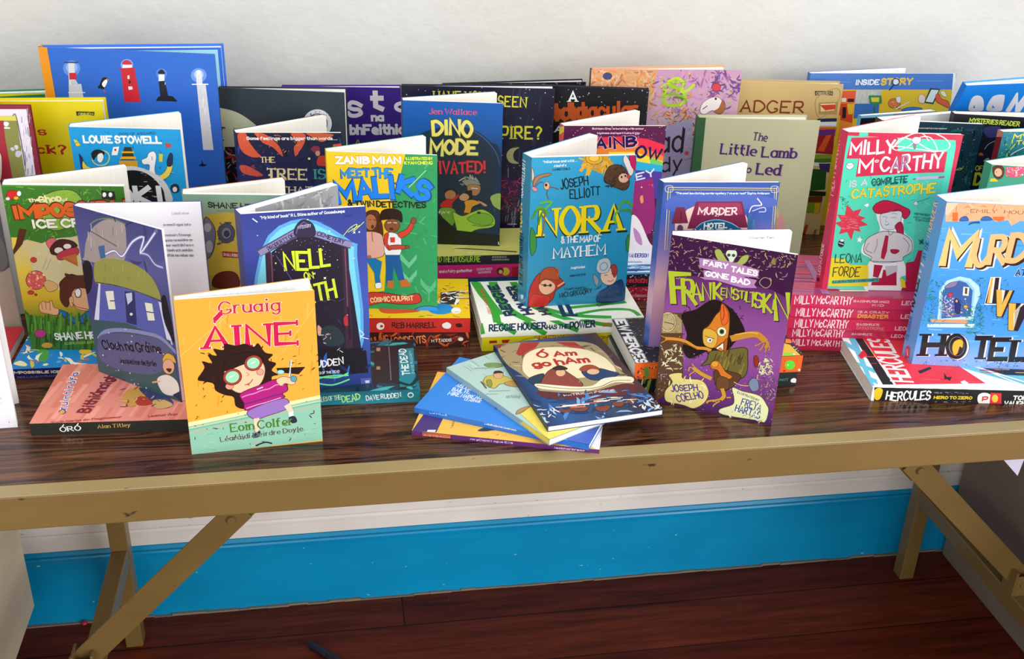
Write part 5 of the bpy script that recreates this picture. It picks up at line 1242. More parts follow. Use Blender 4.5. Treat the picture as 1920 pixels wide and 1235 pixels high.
  ('p','5a62b0',[220,1112,560,1157,883,1157,1100,1129,1126,691,675,697,339,686,57,637]),
  ('p','d8dcf4',[220,1112,248,1119,137,659,57,637]),
  ('p','d8dcf4',[1086,1126,1136,1121,1217,664,1140,682]),
  ('p','eef0d8',[307,1043,431,1079,424,866,318,838]),
  ('p','3a3e80',[357,952,444,975,441,961,354,939]),
  ('p','eef0d8',[883,1061,990,1076,998,887,897,861]),
  ('l','3a3e80',12,[875,957,993,975]),
  ('p','2c3068',[602,1117,753,1150,719,761,568,747]),
  ('p','c8d4e8',[614,1094,712,1131,702,1040,624,969]),
  ('c','eef0d8',[680,875,673,863,660,853,645,849,634,853,631,863,638,875,651,885,666,889,677,885]),
  ('p','7880c0',[476,696,748,743,805,693,430,631]),
  ('c','15161c',[18,1281,130,1333,140,1182,58,981,-32,959]),
  ('c','15161c',[1134,1150,1191,1214,1216,1071,1254,700,1142,900]),
  ('p','3c5a60',[23,642,551,742,1192,709,1261,-13,31,-15]),
  ('k','8c90c0',44,[84,429,210,545,464,635,805,693,1064,699,1267,575]),
  ('c','5c5e88',[54,366,129,482,387,579,732,647,1028,677,1205,583,1151,437,928,251,579,148,234,129,51,173]),
  ('t','Cloch na Gráine','0e0e18',[138,313,904,203,-25,110],0.16,'j'),
  ('t','Jacqueline de Brún','14141c',[369,209,572,126,-14,64],0.16,'j'),
  ('s','d',['e8e8f8','3a3c60'],60,16,[76,562,1238,334,-190,-950],35),
  ('c','e8b43c',[1042,458,1120,546,1213,533,1234,461,1155,464,1065,398]),
  ('c','e8b090',[1205,425,1192,367,1151,316,1096,292,1050,305,1030,349,1043,408,1085,458,1140,481,1185,468]),
  ('c','3a2010',[1080,350,1157,372,1121,322]),
  ('c','e8e4dc',[917,180,1079,283,1218,244,1231,114,1124,40,976,35]),
  ('p','2a2c50',[1126,54,1269,152,1251,-16,1202,23]),
  ('l','e8b090',18,[841,117,964,167])], 'page': [('t','Caibidil a hAon','9a9aa8',[880,1795,175,2,0,32],0.16,'s'),
  ('t','scamaill agus iad a','6a6a78',[782,1672,279,0,0,32],0.15,'s'),
  ('t','ceannairc Rinneoga','6a6a78',[786,1556,264,0,0,33],0.15,'s'),
  ('t','solas na maidine an','6a6a78',[784,1498,278,2,0,33],0.15,'s'),
  ('t','mar nach bhfaca a','6a6a78',[783,1442,283,-1,0,33],0.15,'s'),
  ('t','riamh ach amháin ','6a6a78',[779,1386,281,-3,0,33],0.15,'s'),
  ('t','dtús mo mhac mo ','6a6a78',[784,1330,280,-6,1,33],0.15,'s')]}},
{'kind': 'standing', 'name': 'paperback_book', 'pos': [-0.2409,0.036,0], 'yaw': 4.5, 'lean': 0, 'w': 0.1287, 'h': 0.1686, 'T': 0.01, 'split': 0.3, 'open': 9.5, 'base': 'eca838', 'spine': 'eca838', 'back': 'eca838', 'label': 'small orange paperback with a girl in round glasses, at the front left of the table', 'inked': True, 'white': 1,
 'art': {'front': [('bg','efae3e'),
  ('s','v',['f4bc58','e69a2c'],26,55,[13,1659,1269,-103,-113,-1093],2),
  ('p','f7e9b0',[-16,367,1297,541,1299,502,-10,322]),
  ('p','8fc7ae',[-10,322,1299,502,1294,15,7,-8]),
  ('l','f1dca0',7,[-10,302,1298,477]),
  ('l','dfa88c',7,[-11,250,1300,422]),
  ('l','4f9a86',5,[-12,281,1297,459]),
  ('s','h',['d9a79a','f0c6b4'],22,21,[30,297,1226,-144,-25,-257],8),
  ('s','h',['6fb39a'],22,21,[30,297,1226,-144,-25,-257],9),
  ('l','f7c770',7,[-5,1097,462,1483]),
  ('l','f7c770',6,[328,1587,933,708]),
  ('l','f7c770',7,[1279,1509,955,1054]),
  ('t','Gruaig','ffffff',[394,1500,563,-8,2,144],0.2,'sc'),
  ('t','Gruaig','c8264a',[394,1500,563,-8,2,144],0.15,'sc'),
  ('t','ÁINE','fff6ee',[226,1143,887,-25,7,265],0.27,'sc'),
  ('t','ÁINE','d2184e',[226,1143,887,-25,7,265],0.2,'sc'),
  ('s','w',['3a1410','5a2a14'],70,20,[81,1137,1217,-116,-105,-1068],17),
  ('c','2a120e',[135,840,209,955,195,1030,285,997,253,1097,334,1077,309,1152,401,1131,417,1197,519,1168,604,1180,685,1141,729,1173,785,1070,858,1039,811,982,883,938,835,868,896,812,830,794,834,693,761,725,711,630,558,595,548,469,465,504,452,607,370,641,290,700,276,776,195,809]),
  ('p','2a120e',[880,888,1160,873,1090,797,898,837]),
  ('s','w',['2a120e','3a1a12'],40,27,[229,1171,602,-57,-50,-535],20),
  ('c','f6c9a2',[405,936,526,997,696,1005,760,950,770,850,719,730,606,654,498,652,419,724,385,814]),
  ('c','f0a088',[462,727,453,707,433,696,410,699,392,713,386,735,395,754,415,765,438,762,456,748]),
  ('c','f0a088',[757,856,750,836,732,825,711,828,695,842,690,863,698,882,715,893,736,891,752,877]),
  ('c','2a120e',[382,913,424,1032,533,1082,680,1080,759,999,694,981,565,957,456,918]),
  ('c','b23a2c',[547,850,538,794,499,753,445,742,397,765,373,813,382,868,421,909,475,920,523,897]),
  ('c','9fe0b8',[526,845,519,804,489,773,448,765,412,782,393,818,401,859,431,889,471,898,508,881]),
  ('c','b23a2c',[751,981,742,930,705,891,653,880,607,902,584,947,593,998,630,1036,681,1047,727,1026]),
  ('c','9fe0b8',[730,977,723,939,695,910,657,902,622,918,605,951,611,989,639,1017,678,1025,712,1010]),
  ('l','ffffff',9,[432,829,483,854]),
  ('l','ffffff',9,[639,957,690,981]),
  ('k','5a2014',7,[569,733,612,741,648,787]),
  ('p','d03a3a',[586,739,613,751,610,716]),
  ('k','b0604a',5,[590,868,616,845,597,827]),
  ('c','b41c7c',[519,638,718,717,872,764,965,692,971,627,915,595,923,543,579,440,543,534]),
  ('k','e88cc8',12,[533,598,592,617,658,630,724,654,800,666,868,702,932,687]),
  ('k','5a2a7a',12,[552,520,640,536,750,562,860,588,926,594]),
  ('k','f4b8dc',9,[566,467,658,495,768,517,901,553]),
  ('l','ffffff',9,[682,671,737,690]),
  ('c','9a74c0',[579,440,923,543,982,447,914,403,780,366,636,336]),
  ('p','f6d3b4',[626,344,680,346,678,221,646,178,620,215]),
  ('p','f6d3b4',[928,453,985,485,1018,378,977,356]),
  ('p','ffffff',[965,371,1012,386,1015,326,974,312]),
  ('c','2a2c4a',[966,313,1020,328,1042,263,993,253]),
  ('c','2a2c4a',[601,157,676,190,658,131,601,125]),
  ('c','f6c9a2',[871,752,938,788,1023,754,1053,708,1019,686,955,710,910,685]),
  ('l','58a0c8',9,[1013,950,1013,775]),
  ('l','e8f4fa',9,[1031,961,998,782]),
  ('c','5aa0b8',[1070,749,1063,729,1047,718,1029,720,1014,734,1010,755,1017,775,1033,786,1051,784,1066,770]),
  ('c','9fe0e8',[954,836,947,822,929,815,908,817,891,828,885,843,893,857,911,864,932,862,948,851]),
  ('t','Eoin Colfer','e8dfa8',[393,208,609,15,-3,109],0.24,'sc'),
  ('t','Eoin Colfer','3e7a24',[393,208,609,15,-3,109],0.18,'sc'),
  ('t','Léaráidí Deirdre Doyle','e8efe0',[286,111,813,35,-3,62],0.22,'sc'),
  ('t','Léaráidí Deirdre Doyle','30302c',[286,111,813,35,-3,62],0.15,'sc'),
  ('k','2a1410',14,[624,30,715,58,780,37])]}},
{'kind': 'standing', 'name': 'paperback_book', 'pos': [0.2504,0.0873,0], 'yaw': -30.6, 'lean': 0, 'w': 0.1281, 'h': 0.1969, 'T': 0.013, 'split': 0.35, 'open': 28, 'base': '4a1a50', 'spine': '4a1a50', 'back': '4a1a50', 'label': 'purple paperback with lime lettering and an orange goblin, standing at the front', 'inked': True, 'white': 1, 'gloss': 1,
 'art': {'front': [('gr',['4a1c58','7a3c88','94549c','8c4c94','5a2464','421440']),
  ('p','3c1240',[-85,1977,1284,2024,1313,1466,1076,1555,632,1587,275,1560,-2,1587]),
  ('s','w',['b8a078','a08870','8c7490'],150,22,[-36,1938,1284,217,45,-467],3),
  ('s','l',['b8b070','c8b890'],60,18,[-36,1938,1284,217,45,-467],4),
  ('r','b8a078',7,[947,1607,982,1671,1044,1664,1060,1609,1014,1563]),
  ('c','8c8048',[1029,1840,1054,1910,1082,1831]),
  ('s','w',['c8b084'],30,11,[1093,1935,116,20,16,-118],7),
  ('c','a8b45c',[457,1871,507,1898,558,1841,609,1784,696,1790,740,1864,807,1885,783,1796,685,1740,575,1768,504,1775]),
  ('c','d8ecd0',[574,1853,586,1898,629,1910,673,1909,687,1864,670,1823,653,1782,623,1777,606,1812]),
  ('c','50484c',[621,1854,619,1845,612,1838,602,1836,594,1840,590,1849,592,1858,599,1865,608,1866,617,1862]),
  ('c','50484c',[669,1859,667,1850,660,1843,650,1841,642,1845,638,1853,639,1863,647,1869,656,1871,665,1867]),
  ('p','b884b8',[307,1768,609,1784,929,1747,923,1660,627,1634,327,1666]),
  ('p','b884b8',[366,1644,624,1653,918,1631,898,1579,929,1546,773,1522,511,1555,386,1541]),
  ('t','FAIRY','ffffff',[360,1696,250,2,0,59],0.26,''),
  ('t','TALES','ffffff',[648,1677,264,-4,1,63],0.26,''),
  ('t','GONE','ffffff',[393,1580,240,3,-1,60],0.26,''),
  ('t','BAD','ffffff',[661,1566,187,-7,3,63],0.26,''),
  ('t','F','2c0c34',[92,1193,201,33,-63,378],0.3,'c'),
  ('t','R','2c0c34',[208,1201,140,21,-49,321],0.3,'c'),
  ('t','A','2c0c34',[293,1268,105,14,-31,225],0.3,'c'),
  ('t','N','2c0c34',[403,1287,92,12,-30,229],0.3,'c'),
  ('t','K','2c0c34',[516,1321,91,12,-28,214],0.3,'c'),
  ('t','E','2c0c34',[584,1387,50,4,-7,99],0.3,'c'),
  ('t','N','2c0c34',[644,1366,55,5,-12,142],0.3,'c'),
  ('t','S','2c0c34',[711,1359,62,6,-14,142],0.3,'c'),
  ('t','T','2c0c34',[774,1389,53,4,-9,103],0.3,'c'),
  ('t','I','2c0c34',[823,1381,25,-1,5,114],0.3,'c'),
  ('t','L','2c0c34',[849,1358,44,3,-8,132],0.3,'c'),
  ('t','T','2c0c34',[891,1314,59,6,-19,189],0.3,'c'),
  ('t','S','2c0c34',[942,1310,85,11,-25,193],0.3,'c'),
  ('t','K','2c0c34',[1037,1270,86,11,-32,240],0.3,'c'),
  ('t','I','2c0c34',[1116,1335,33,1,-3,118],0.3,'c'),
  ('t','N','2c0c34',[1169,1206,140,23,-54,337],0.3,'c'),
  ('t','F','b4c434',[83,1202,199,33,-61,371],0.27,'c'),
  ('t','R','b4c434',[200,1209,138,21,-48,313],0.27,'c'),
  ('t','A','b4c434',[285,1276,103,14,-30,217],0.27,'c'),
  ('t','N','b4c434',[395,1295,90,12,-28,221],0.27,'c'),
  ('t','K','b4c434',[508,1329,89,11,-26,206],0.27,'c'),
  ('t','E','b4c434',[576,1396,48,3,-6,92],0.27,'c'),
  ('t','N','b4c434',[636,1374,53,4,-11,135],0.27,'c'),
  ('t','S','b4c434',[703,1367,60,6,-13,134],0.27,'c'),
  ('t','T','b4c434',[766,1397,51,4,-8,96],0.27,'c'),
  ('t','I','b4c434',[815,1389,23,-1,6,106],0.27,'c'),
  ('t','L','b4c434',[840,1367,42,2,-7,125],0.27,'c'),
  ('t','T','b4c434',[883,1322,58,6,-17,182],0.27,'c'),
  ('t','S','b4c434',[933,1318,83,11,-24,185],0.27,'c'),
  ('t','K','b4c434',[1029,1278,85,11,-30,232],0.27,'c'),
  ('t','I','b4c434',[1108,1343,31,0,-1,110],0.27,'c'),
  ('t','N','b4c434',[1160,1215,138,22,-53,330],0.27,'c'),
  ('p','5c4028',[-72,1067,199,1121,287,354,16,-5]),
  ('p','a89468',[-32,1065,123,1095,203,1037,218,890,-11,842]),
  ('c','d8cc98',[142,1003,132,932,93,880,39,869,-9,903,-33,968,-22,1039,18,1090,72,1101,119,1068]),
  ('c','b8a878',[127,1000,119,940,86,898,42,888,2,916,-17,971,-8,1031,24,1073,69,1082,108,1054]),
  ('l','2c1c18',8,[16,978,126,973]),
  ('l','2c1c18',6,[37,1068,48,1059]),
  ('s','d',['6c5430','c8bc88'],70,10,[-52,1071,251,50,25,-276],56),
  ('s','w',['e8e4b0','c8c088','f0ecc8'],60,27,[3,692,225,48,26,-283],57),
  ('s','w',['c8a8b8'],20,15,[2,369,109,25,26,-279],58),
  ('c','1c1414',[192,1098,338,1191,513,1340,711,1265,821,1141,874,1015,792,913,711,789,523,738,450,689,321,606,240,721,273,880]),
  ('s','l',['241818','100c10'],110,24,[171,1211,663,130,63,-623],60),
  ('s','d',['d8b8e0','ecdcf0'],90,9,[260,615,1049,228,79,-775],61),
  ('s','d',['b07cb8','6c3478'],60,14,[275,663,992,214,78,-760],62),
  ('k','d89434',35,[54,790,182,806,282,795,384,752,481,761,541,752]),
  ('k','8c4c1c',8,[66,766,185,769,305,762,406,729]),
  ('k','d89434',9,[64,792,2,812,-20,829]),
  ('k','d89434',8,[74,784,19,739,0,724]),
  ('k','c88c30',70,[751,937,823,973,912,1013,1004,1032,1076,984]),
  ('k','e8b048',14,[774,984,909,1038,1002,1047]),
  ('k','c88c30',33,[1055,1000,1116,961,1105,906]),
  ('k','c88c30',12,[1081,943,1061,885,1045,861]),
  ('k','c88c30',12,[1101,936,1109,875,1103,852]),
  ('k','c88c30',12,[1052,947,1019,919,992,903]),
  ('k','c88c30',12,[1118,951,1141,913,1136,880]),
  ('c','6c6430',[542,742,692,785,894,860,934,762,942,547,809,451,683,533,597,601,465,550,516,627]),
  ('s','v',['4c3c1c','8c8034'],40,41,[580,750,319,69,31,-278],75),
  ('c','5c3c24',[607,516,759,550,898,515,784,334,670,308]),
  ('c','d87c28',[559,593,593,639,651,635,721,541,804,494,761,451,690,468,643,535,574,541]),
  ('c','e8a038',[567,606,602,637,643,622,629,575,581,565]),
  ('c','d88028',[551,1170,584,1219,601,1316,677,1237,701,1117,707,981,698,818,656,766,575,792,474,825,447,894,438,978,490,1031]),
  ('c','e0b040',[439,968,494,1000,574,974,601,905,575,792,498,787,454,831]),
  ('c','e8682c',[595,1210,600,1310,669,1225,682,1113,630,1071]),
  ('k','3c200c',6,[614,1287,637,1188,624,1122]),
  ('c','f0ecb8',[683,1002,677,969,655,944,625,938,598,952,585,982,591,1016,613,1040,643,1046,670,1032]),
  ('c','2c5c38',[657,997,654,980,644,968,630,965,618,972,612,987,614,1004,624,1016,638,1019,651,1012]),
  ('c','101010',[645,994,644,986,639,980,632,979,626,982,623,990,624,998,629,1004,636,1006,642,1002]),
  ('c','f0f0e0',[552,874,548,855,533,841,513,837,496,844,488,860,492,879,507,893,527,897,544,890]),
  ('c','506070',[536,870,535,862,529,855,522,854,515,857,512,865,513,874,519,880,526,881,533,878]),
  ('c','f0ecd8',[594,796,629,825,663,865,673,781,641,806,615,779]),
  ('k','3c1c10',6,[465,909,515,898,563,897]),
  ('k','5c2410',10,[578,771,628,836,672,877]),
  ('c','b85c20',[672,877,704,927,706,788,692,742]),
  ('k','d09c34',45,[578,421,476,453,391,501]),
  ('k','d09c34',12,[391,501,342,501,336,455]),
  ('k','d09c34',12,[404,470,359,427,352,403]),
  ('k','d09c34',12,[411,505,378,531,366,550]),
  ('c','6c4428',[652,460,770,453,775,332,660,306]),
  ('k','d09c34',41,[717,319,745,247,722,197]),
  ('k','d09c34',21,[740,212,665,172,589,143,572,116]),
  ('k','d09c34',15,[705,170,652,112,645,88]),
  ('k','d09c34',15,[777,232,815,241]),
  ('k','d8b484',10,[831,434,891,415,986,425,1056,485,1063,574]),
  ('c','7c8ca8',[984,447,1013,519,1071,511,1095,406,1032,370]),
  ('s','w',['8c7c6c','b8a488','5c4c44'],60,20,[1087,536,166,38,33,-257],103),
  ('s','w',['e8ecb0','d8e0a0'],40,24,[1057,767,128,28,25,-189],104),
  ('c','98341c',[999,776,1036,784,1057,692,1023,663]),
  ('c','e8d888',[125,363,261,416,287,354,484,377,576,264,552,122,443,16,340,26,259,30,126,33,104,154,173,283]),
  ('s','w',['f4ecb8','dcc870'],20,42,[109,314,411,93,28,-290],107),
  ('t','JOSEPH','4c3c8c',[177,159,286,87,-25,82],0.18,'j'),
  ('t','COELHO','4c3c8c',[257,47,280,120,-38,88],0.18,'j'),
  ('c','e8ecb0',[820,365,929,346,1114,333,1202,243,1231,172,1211,32,1114,31,763,14,717,71,844,158,854,239]),
  ('t','ILLUSTRATED BY','5c4c7c',[875,311,239,-50,6,28],0.18,''),
  ('t','FREYA','3c4ca0',[931,173,213,-33,15,97],0.2,'j'),
  ('t','HARTAS','3c4ca0',[878,87,268,-37,12,89],0.2,'j'),
  ('s','w',['e0e8d8','f0f4e0','c8b878'],30,31,[755,80,436,105,18,-156],114)], 'spine': [('bg','5a3860'),
  ('p','b8c860',[0,1575,130,1575,130,1969,0,1969]),
  ('s','w',['c8d88c','8c5c9c'],40,152,[0,984,130,0,0,984],3),
  ('p','8c7448',[0,0,130,0,130,945,0,945]),
  ('s','w',['d8cc98','5c4028'],40,202,[0,0,130,0,0,945],5)], 'page': [('t','Chapter Ten','8c8ca0',[752,1890,267,0,0,24],0.16,'')]}},
{'kind': 'standing', 'name': 'paperback_book', 'pos': [0.6363,0.4068,0.0001], 'yaw': -12.1, 'lean': 0, 'w': 0.1349, 'h': 0.2235, 'T': 0.018, 'split': 0.4, 'open': 23.5, 'base': '12303a', 'spine': '12303a', 'back': '12303a', 'label': 'dark teal paperback standing open just behind the mint and crimson one', 'gloss': 1,
 'art': {'front': [('gr',['101418','0c1c28','103038','143c44','123040','1c3444']),
  ('s','w',['1c4c58','0c1c30','245c64'],30,69,[442,2158,881,38,166,-863],2),
  ('s','d',['7c9c94','b8c4b8'],60,9,[948,2197,389,17,182,-879],3),
  ('t','"A dark and wonderfully twisty adventure"','c8ccd0',[446,2140,426,10,0,18],0.2,''),
  ('k','b8b83c',9,[1108,1594,1154,1624,1190,1616]),
  ('k','8c9448',11,[1125,1595,1175,1606,1200,1653])], 'page': [('p','d0d4d8',[0,0,1281,0,1281,2235,0,2235])]}},
{'kind': 'standing', 'name': 'paperback_book', 'pos': [0.742,0.41,0], 'yaw': -15, 'lean': 0, 'w': 0.135, 'h': 0.2301, 'T': 0.015, 'split': 0.4, 'open': 8, 'base': '11131c', 'spine': '11131c', 'back': '11131c', 'label': 'black paperback with yellow green lettering along its top edge at far right',
 'art': {'front': [('gr',['141418','0c0c14','14142c','0e0f18']),
  ('p','2a2c34',[-65,2310,951,2319,956,2296,166,2287]),
  ('t','MYSTERIES READER','c8dc54',[210,2189,662,-16,2,68],0.26,''),
  ('c','34346c',[426,2135,626,2159,629,2039,525,1997,444,2053]),
  ('k','8c9cb0',9,[491,1838,532,1913,623,1967]),
  ('c','a85c24',[427,1761,456,1787,498,1753,453,1744]),
  ('c','7c8c9c',[510,1668,562,1720,596,1673]),
  ('t','OF','b4bc3c',[430,1528,103,6,-5,74],0.26,'s'),
  ('t','DO','c4cc2c',[452,1317,220,8,-6,186],0.3,''),
  ('p','d8cc20',[649,1429,701,1457,727,1391,658,1386])]}},
{'kind': 'standing', 'name': 'paperback_book', 'pos': [0.7652,0.33,0.0084], 'yaw': -3.4, 'lean': 0, 'w': 0.129, 'h': 0.219, 'T': 0.012, 'split': 0.4, 'open': 8, 'base': '1a7a86', 'spine': 'a83a3a', 'back': '1a7a86', 'label': 'teal jungle paperback with a red patterned spine, cut by the right picture edge',
 'art': {'front': [('gr',['1c7c6c','1c6484','1c7c8c']),
  ('s','w',['2c9c8c','1c5490','b8cc34','0c4c5c'],50,35,[-23,2191,304,0,95,-392],2),
  ('t','MY','dcd83c',[154,2094,201,0,0,69],0.24,'j'),
  ('t','TO','dcd83c',[208,2019,166,0,0,58],0.24,'j'),
  ('k','e8dcc0',12,[171,1880,231,1926,334,1984])], 'spine': [('bg','9c4848'),
  ('s','d',['e8d0c0','701c28','c87c70'],90,308,[0,0,120,0,0,2190],2)]}},
{'kind': 'standing', 'name': 'paperback_book', 'pos': [0.7059,0.2512,0.0036], 'yaw': -16.6, 'lean': 0, 'w': 0.129, 'h': 0.2061, 'T': 0.016, 'split': 0.35, 'open': 34, 'base': '3fa080', 'spine': '3fa080', 'back': '3fa080', 'label': 'sea green paperback with a curly haired girl and pink flowers, behind the ivy window book',
 'art': {'front': [('bg','48a888'),
  ('s','d',['8cd0b8'],40,6,[14,2052,400,28,44,-201],2),
  ('c','5c3420',[11,2019,44,2054,103,2064,154,2018,163,1931,122,1884,55,1912]),
  ('c','ecb894',[137,1973,136,1942,118,1921,90,1919,64,1937,49,1967,51,1998,69,2018,96,2020,122,2003]),
  ('c','302020',[77,1974,77,1970,75,1968,72,1968,69,1970,67,1973,67,1977,69,1980,72,1980,75,1978]),
  ('p','e05c84',[169,2041,417,2069,432,2005,349,1922,248,1915,183,1954]),
  ('s','d',['f0a0b0','e8783c','f0e4ec'],50,19,[169,2041,210,15,27,-119],7),
  ('p','e0d42c',[19,1887,68,1896,118,1855,17,1848])]}},
{'kind': 'standing', 'name': 'paperback_book', 'pos': [-0.5967,0.3347,0], 'yaw': 0.3, 'lean': 0, 'w': 0.129, 'h': 0.198, 'T': 0.016, 'split': 0.45, 'open': 20, 'base': 'b4aa98', 'spine': '5a5650', 'back': '5a5650', 'label': 'grey and beige paperback cut by the left picture edge, behind the green one',
 'art': {'front': [('bg','b4a894'),
  ('p','5c5c58',[686,2094,1388,2077,1361,821,1334,879,1221,798,912,725,426,746]),
  ('c','747470',[796,1427,1204,1276,1279,994,1226,826,1010,721,668,736])]}},
{'kind': 'standing', 'name': 'paperback_book', 'pos': [-0.5499,0.105,0], 'yaw': 1.8, 'lean': 0, 'w': 0.129, 'h': 0.198, 'T': 0.012, 'split': 0.5, 'open': 20, 'base': 'eeeef4', 'spine': 'd8d8e0', 'back': 'd0d0dc', 'label': 'open paperback showing a white page at the front left corner of the picture', 'white': 1,
 'art': {'front': [('bg','f0f0f6'),
  ('t','41','888890',[1183,53,39,0,0,21],0.2,''),
  ('s','h',['b0b0b8'],6,18,[1155,380,68,-6,-26,-152],3)]}},
{'kind': 'standing', 'name': 'picture_book', 'pos': [0.7583,0.5396,0.0001], 'yaw': 5.9, 'lean': -21.3, 'w': 0.21, 'h': 0.2795, 'T': 0.01, 'split': 0.5, 'open': 3, 'base': '0c70d4', 'spine': '0c70d4', 'back': '3c9ce8', 'label': 'bright blue picture book with big pale rounded letters, tilted forward at far right', 'ct': 0.0012, 'inset': 0.002, 'white': 1,
 'art': {'front': [('gr',['0c50a0','0c6cd0','1080e0']),
  ('c','d4d8e4',[219,2420,191,2573,234,2626,325,2610,406,2535,471,2408,455,2358,281,2366]),
  ('p','1080e0',[295,2417,286,2468,334,2415]),
  ('c','d4d8e4',[515,2406,513,2573,572,2621,685,2620,729,2578,792,2393,776,2342,586,2351]),
  ('p','1080e0',[609,2402,596,2453,660,2399]),
  ('p','d4d8e4',[864,2338,885,2644,911,2650,1009,2464,1051,2680,1150,2501,1120,2266,1060,2268,971,2465,955,2304])]}},
{'kind': 'standing', 'name': 'paperback_book', 'pos': [0.6366,0.465,0], 'yaw': 8.8, 'lean': 0, 'w': 0.125, 'h': 0.2138, 'T': 0.008, 'split': 0.5, 'open': 2, 'base': '141820', 'spine': '58a8d0', 'back': '141820', 'label': 'dark paperback with a pale blue top strip, behind the mint and crimson one', 'white': 1,
 'art': {'front': [('bg','141820'),
  ('p','78c0e4',[-29,2161,525,2149,537,2093,-17,2106]),
  ('p','8c9098',[524,2153,1486,2142,1490,2123,531,2120]),
  ('s','d',['3c4c5c'],30,16,[25,2104,1491,-83,76,-375],4)]}},
{'kind': 'lying', 'name': 'paperback_book', 'pos': [-0.4519,0.2148,0.0001], 'yaw': -0.9, 'l': 0.198, 'w': 0.129, 'T': 0.012, 'base': '2a86c8', 'spine': '1c2264', 'label': 'blue paperback lying flat under the green and yellow one with ice creams',
 'art': {'front': [('bg','1c84cc'),
  ('s','d',['f0ecb0','58b0e0','e85c50'],30,47,[-199,964,981,-86,216,-866],2),
  ('c','f0e8b0',[10,126,63,201,156,112,144,60]),
  ('c','48a04c',[193,465,312,426,356,174,270,182]),
  ('s','w',['f0f0d8','d8c048'],16,97,[-81,490,950,-85,97,-391],5),
  ('c','e8c43c',[800,354,794,315,764,294,721,298,681,326,660,367,665,406,696,428,739,424,779,396])], 'spine': [('bg','221c5c'),
  ('t','IMPOSSIBLE ICE CREAMS','e8e8c8',[21,64,799,-18,1,31],0.3,''),
  ('t','PERILOUS PYRAMIDS','7c78b4',[66,6,467,2,0,22],0.2,'')]}},
{'kind': 'lying', 'name': 'paperback_book', 'pos': [-0.4036,0.0903,0.0001], 'yaw': -3.4, 'l': 0.2, 'w': 0.1265, 'T': 0.014, 'base': 'de8878', 'spine': '28281e', 'label': 'salmon pink striped book with a black spine, lying flat at the front left',
 'art': {'front': [('bg','e08c7c'),
  ('s','v',['d87c6c','ec9c8c'],70,215,[-335,1266,1739,-83,345,-1222],2),
  ('t','muintirófa','f4f4f8',[301,206,-81,876,-85,-8],0.3,'j'),
  ('t','muintirófa','3a4a9c',[299,215,-81,856,-80,-8],0.16,'j'),
  ('t','Bithiúnaigh','7a2434',[547,184,96,800,-128,15],0.22,'j'),
  ('c','e8a040',[292,216,293,189,281,173,262,174,242,192,229,219,228,246,239,262,259,261,279,243]),
  ('k','3a4a9c',13,[233,210,256,277,301,206,279,171]),
  ('t','Sraith Gaeilge don Fhoghlaimeoir','a03c3c',[210,-11,676,74,-4,41],0.15,''),
  ('t','Leabhair Órga','a03c3c',[1154,61,286,30,-4,41],0.15,''),
  ('c','c89848',[819,433,832,649,987,690,1062,540,1007,353,929,287]),
  ('c','b03828',[942,451,1025,494,1170,463,1168,344,1016,306]),
  ('c','34406c',[939,692,1147,584,1314,431,1362,288,1255,247,1048,493]),
  ('c','c8a464',[1136,393,1248,411,1362,288,1213,226]),
  ('s','w',['7c4a24','e0b070','34406c'],20,41,[762,701,509,-26,92,-433],14)], 'spine': [('bg','26261e'),
  ('t','ÓRÓ','f0f0ec',[289,30,205,14,-4,63],0.2,'sc'),
  ('t','Alan Titley','d0a458',[659,60,325,13,-2,48],0.16,'sc')]}},
{'kind': 'lying', 'name': 'paperback_book', 'pos': [-0.2051,0.1225,0.0001], 'yaw': -2.2, 'l': 0.198, 'w': 0.1206, 'T': 0.0155, 'base': '123844', 'spine': '1a6f7c', 'label': 'dark teal paperback lying flat under the indigo one with neon title',
 'art': {'front': [('gr',['143448','1a2c44','10202c']),
  ('s','w',['1a6a80','14202c','3ca8a8'],40,156,[1329,1172,709,-47,2,-1179],2),
  ('p','241c28',[1498,1074,1772,1056,1757,162,1489,181]),
  ('p','b08c6c',[1523,1014,1567,1012,1566,926,1522,929]),
  ('p','b08c6c',[1518,555,1560,552,1559,477,1517,480]),
  ('p','1c7c8c',[1774,969,1952,986,1938,74,1766,61]),
  ('p','10242c',[1777,1055,1958,1130,1957,986,1774,958]),
  ('t','THE DEAD','e0ecec',[1887,333,-27,630,-85,-4],0.2,'j'),
  ('t','DAVE RUDDEN','b8d4d4',[1938,356,-15,546,-30,-1],0.16,'j'),
  ('l','6a5868',15,[1667,1034,1673,219]),
  ('k','0c2430',42,[1770,162,1890,102,1973,301,1952,408]),
  ('c','60c8a8',[986,371,1082,442,1207,366,1183,280,1037,275])], 'spine': [('bg','1c7484'),
  ('gr',['2890a0','176474']),
  ('t','TALES OF THE','d8f0d0',[871,36,259,23,-6,66],0.2,'j'),
  ('t','DEAD','a8e88c',[1143,19,196,31,-14,88],0.24,'j'),
  ('t','DAVE RUDDEN','e0f0f0',[1399,37,376,24,-4,67],0.18,'j'),
  ('c','d0e8e4',[1912,88,1905,69,1888,57,1867,58,1850,71,1844,91,1850,110,1868,122,1889,121,1905,108]),
  ('c','1c7484',[1900,89,1895,77,1884,71,1871,71,1860,79,1856,90,1860,102,1871,108,1885,108,1896,100])]}},
{'kind': 'lying', 'name': 'paperback_book', 'pos': [-0.1331,0.2614,0.0001], 'yaw': -5.8, 'l': 0.198, 'w': 0.117, 'T': 0.0183, 'base': '4a1a18', 'spine': '4a1a18', 'label': 'dark paperback with orange streaked spine, at the bottom under the red comic book',
 'art': {'spine': [('bg','3a1a1c'),
  ('s','w',['d85c24','8a2c1c','24141c','b04418'],50,62,[531,173,1456,-1,-7,-180],2),
  ('t','RULING','e07a34',[766,22,242,45,-16,88],0.26,''),
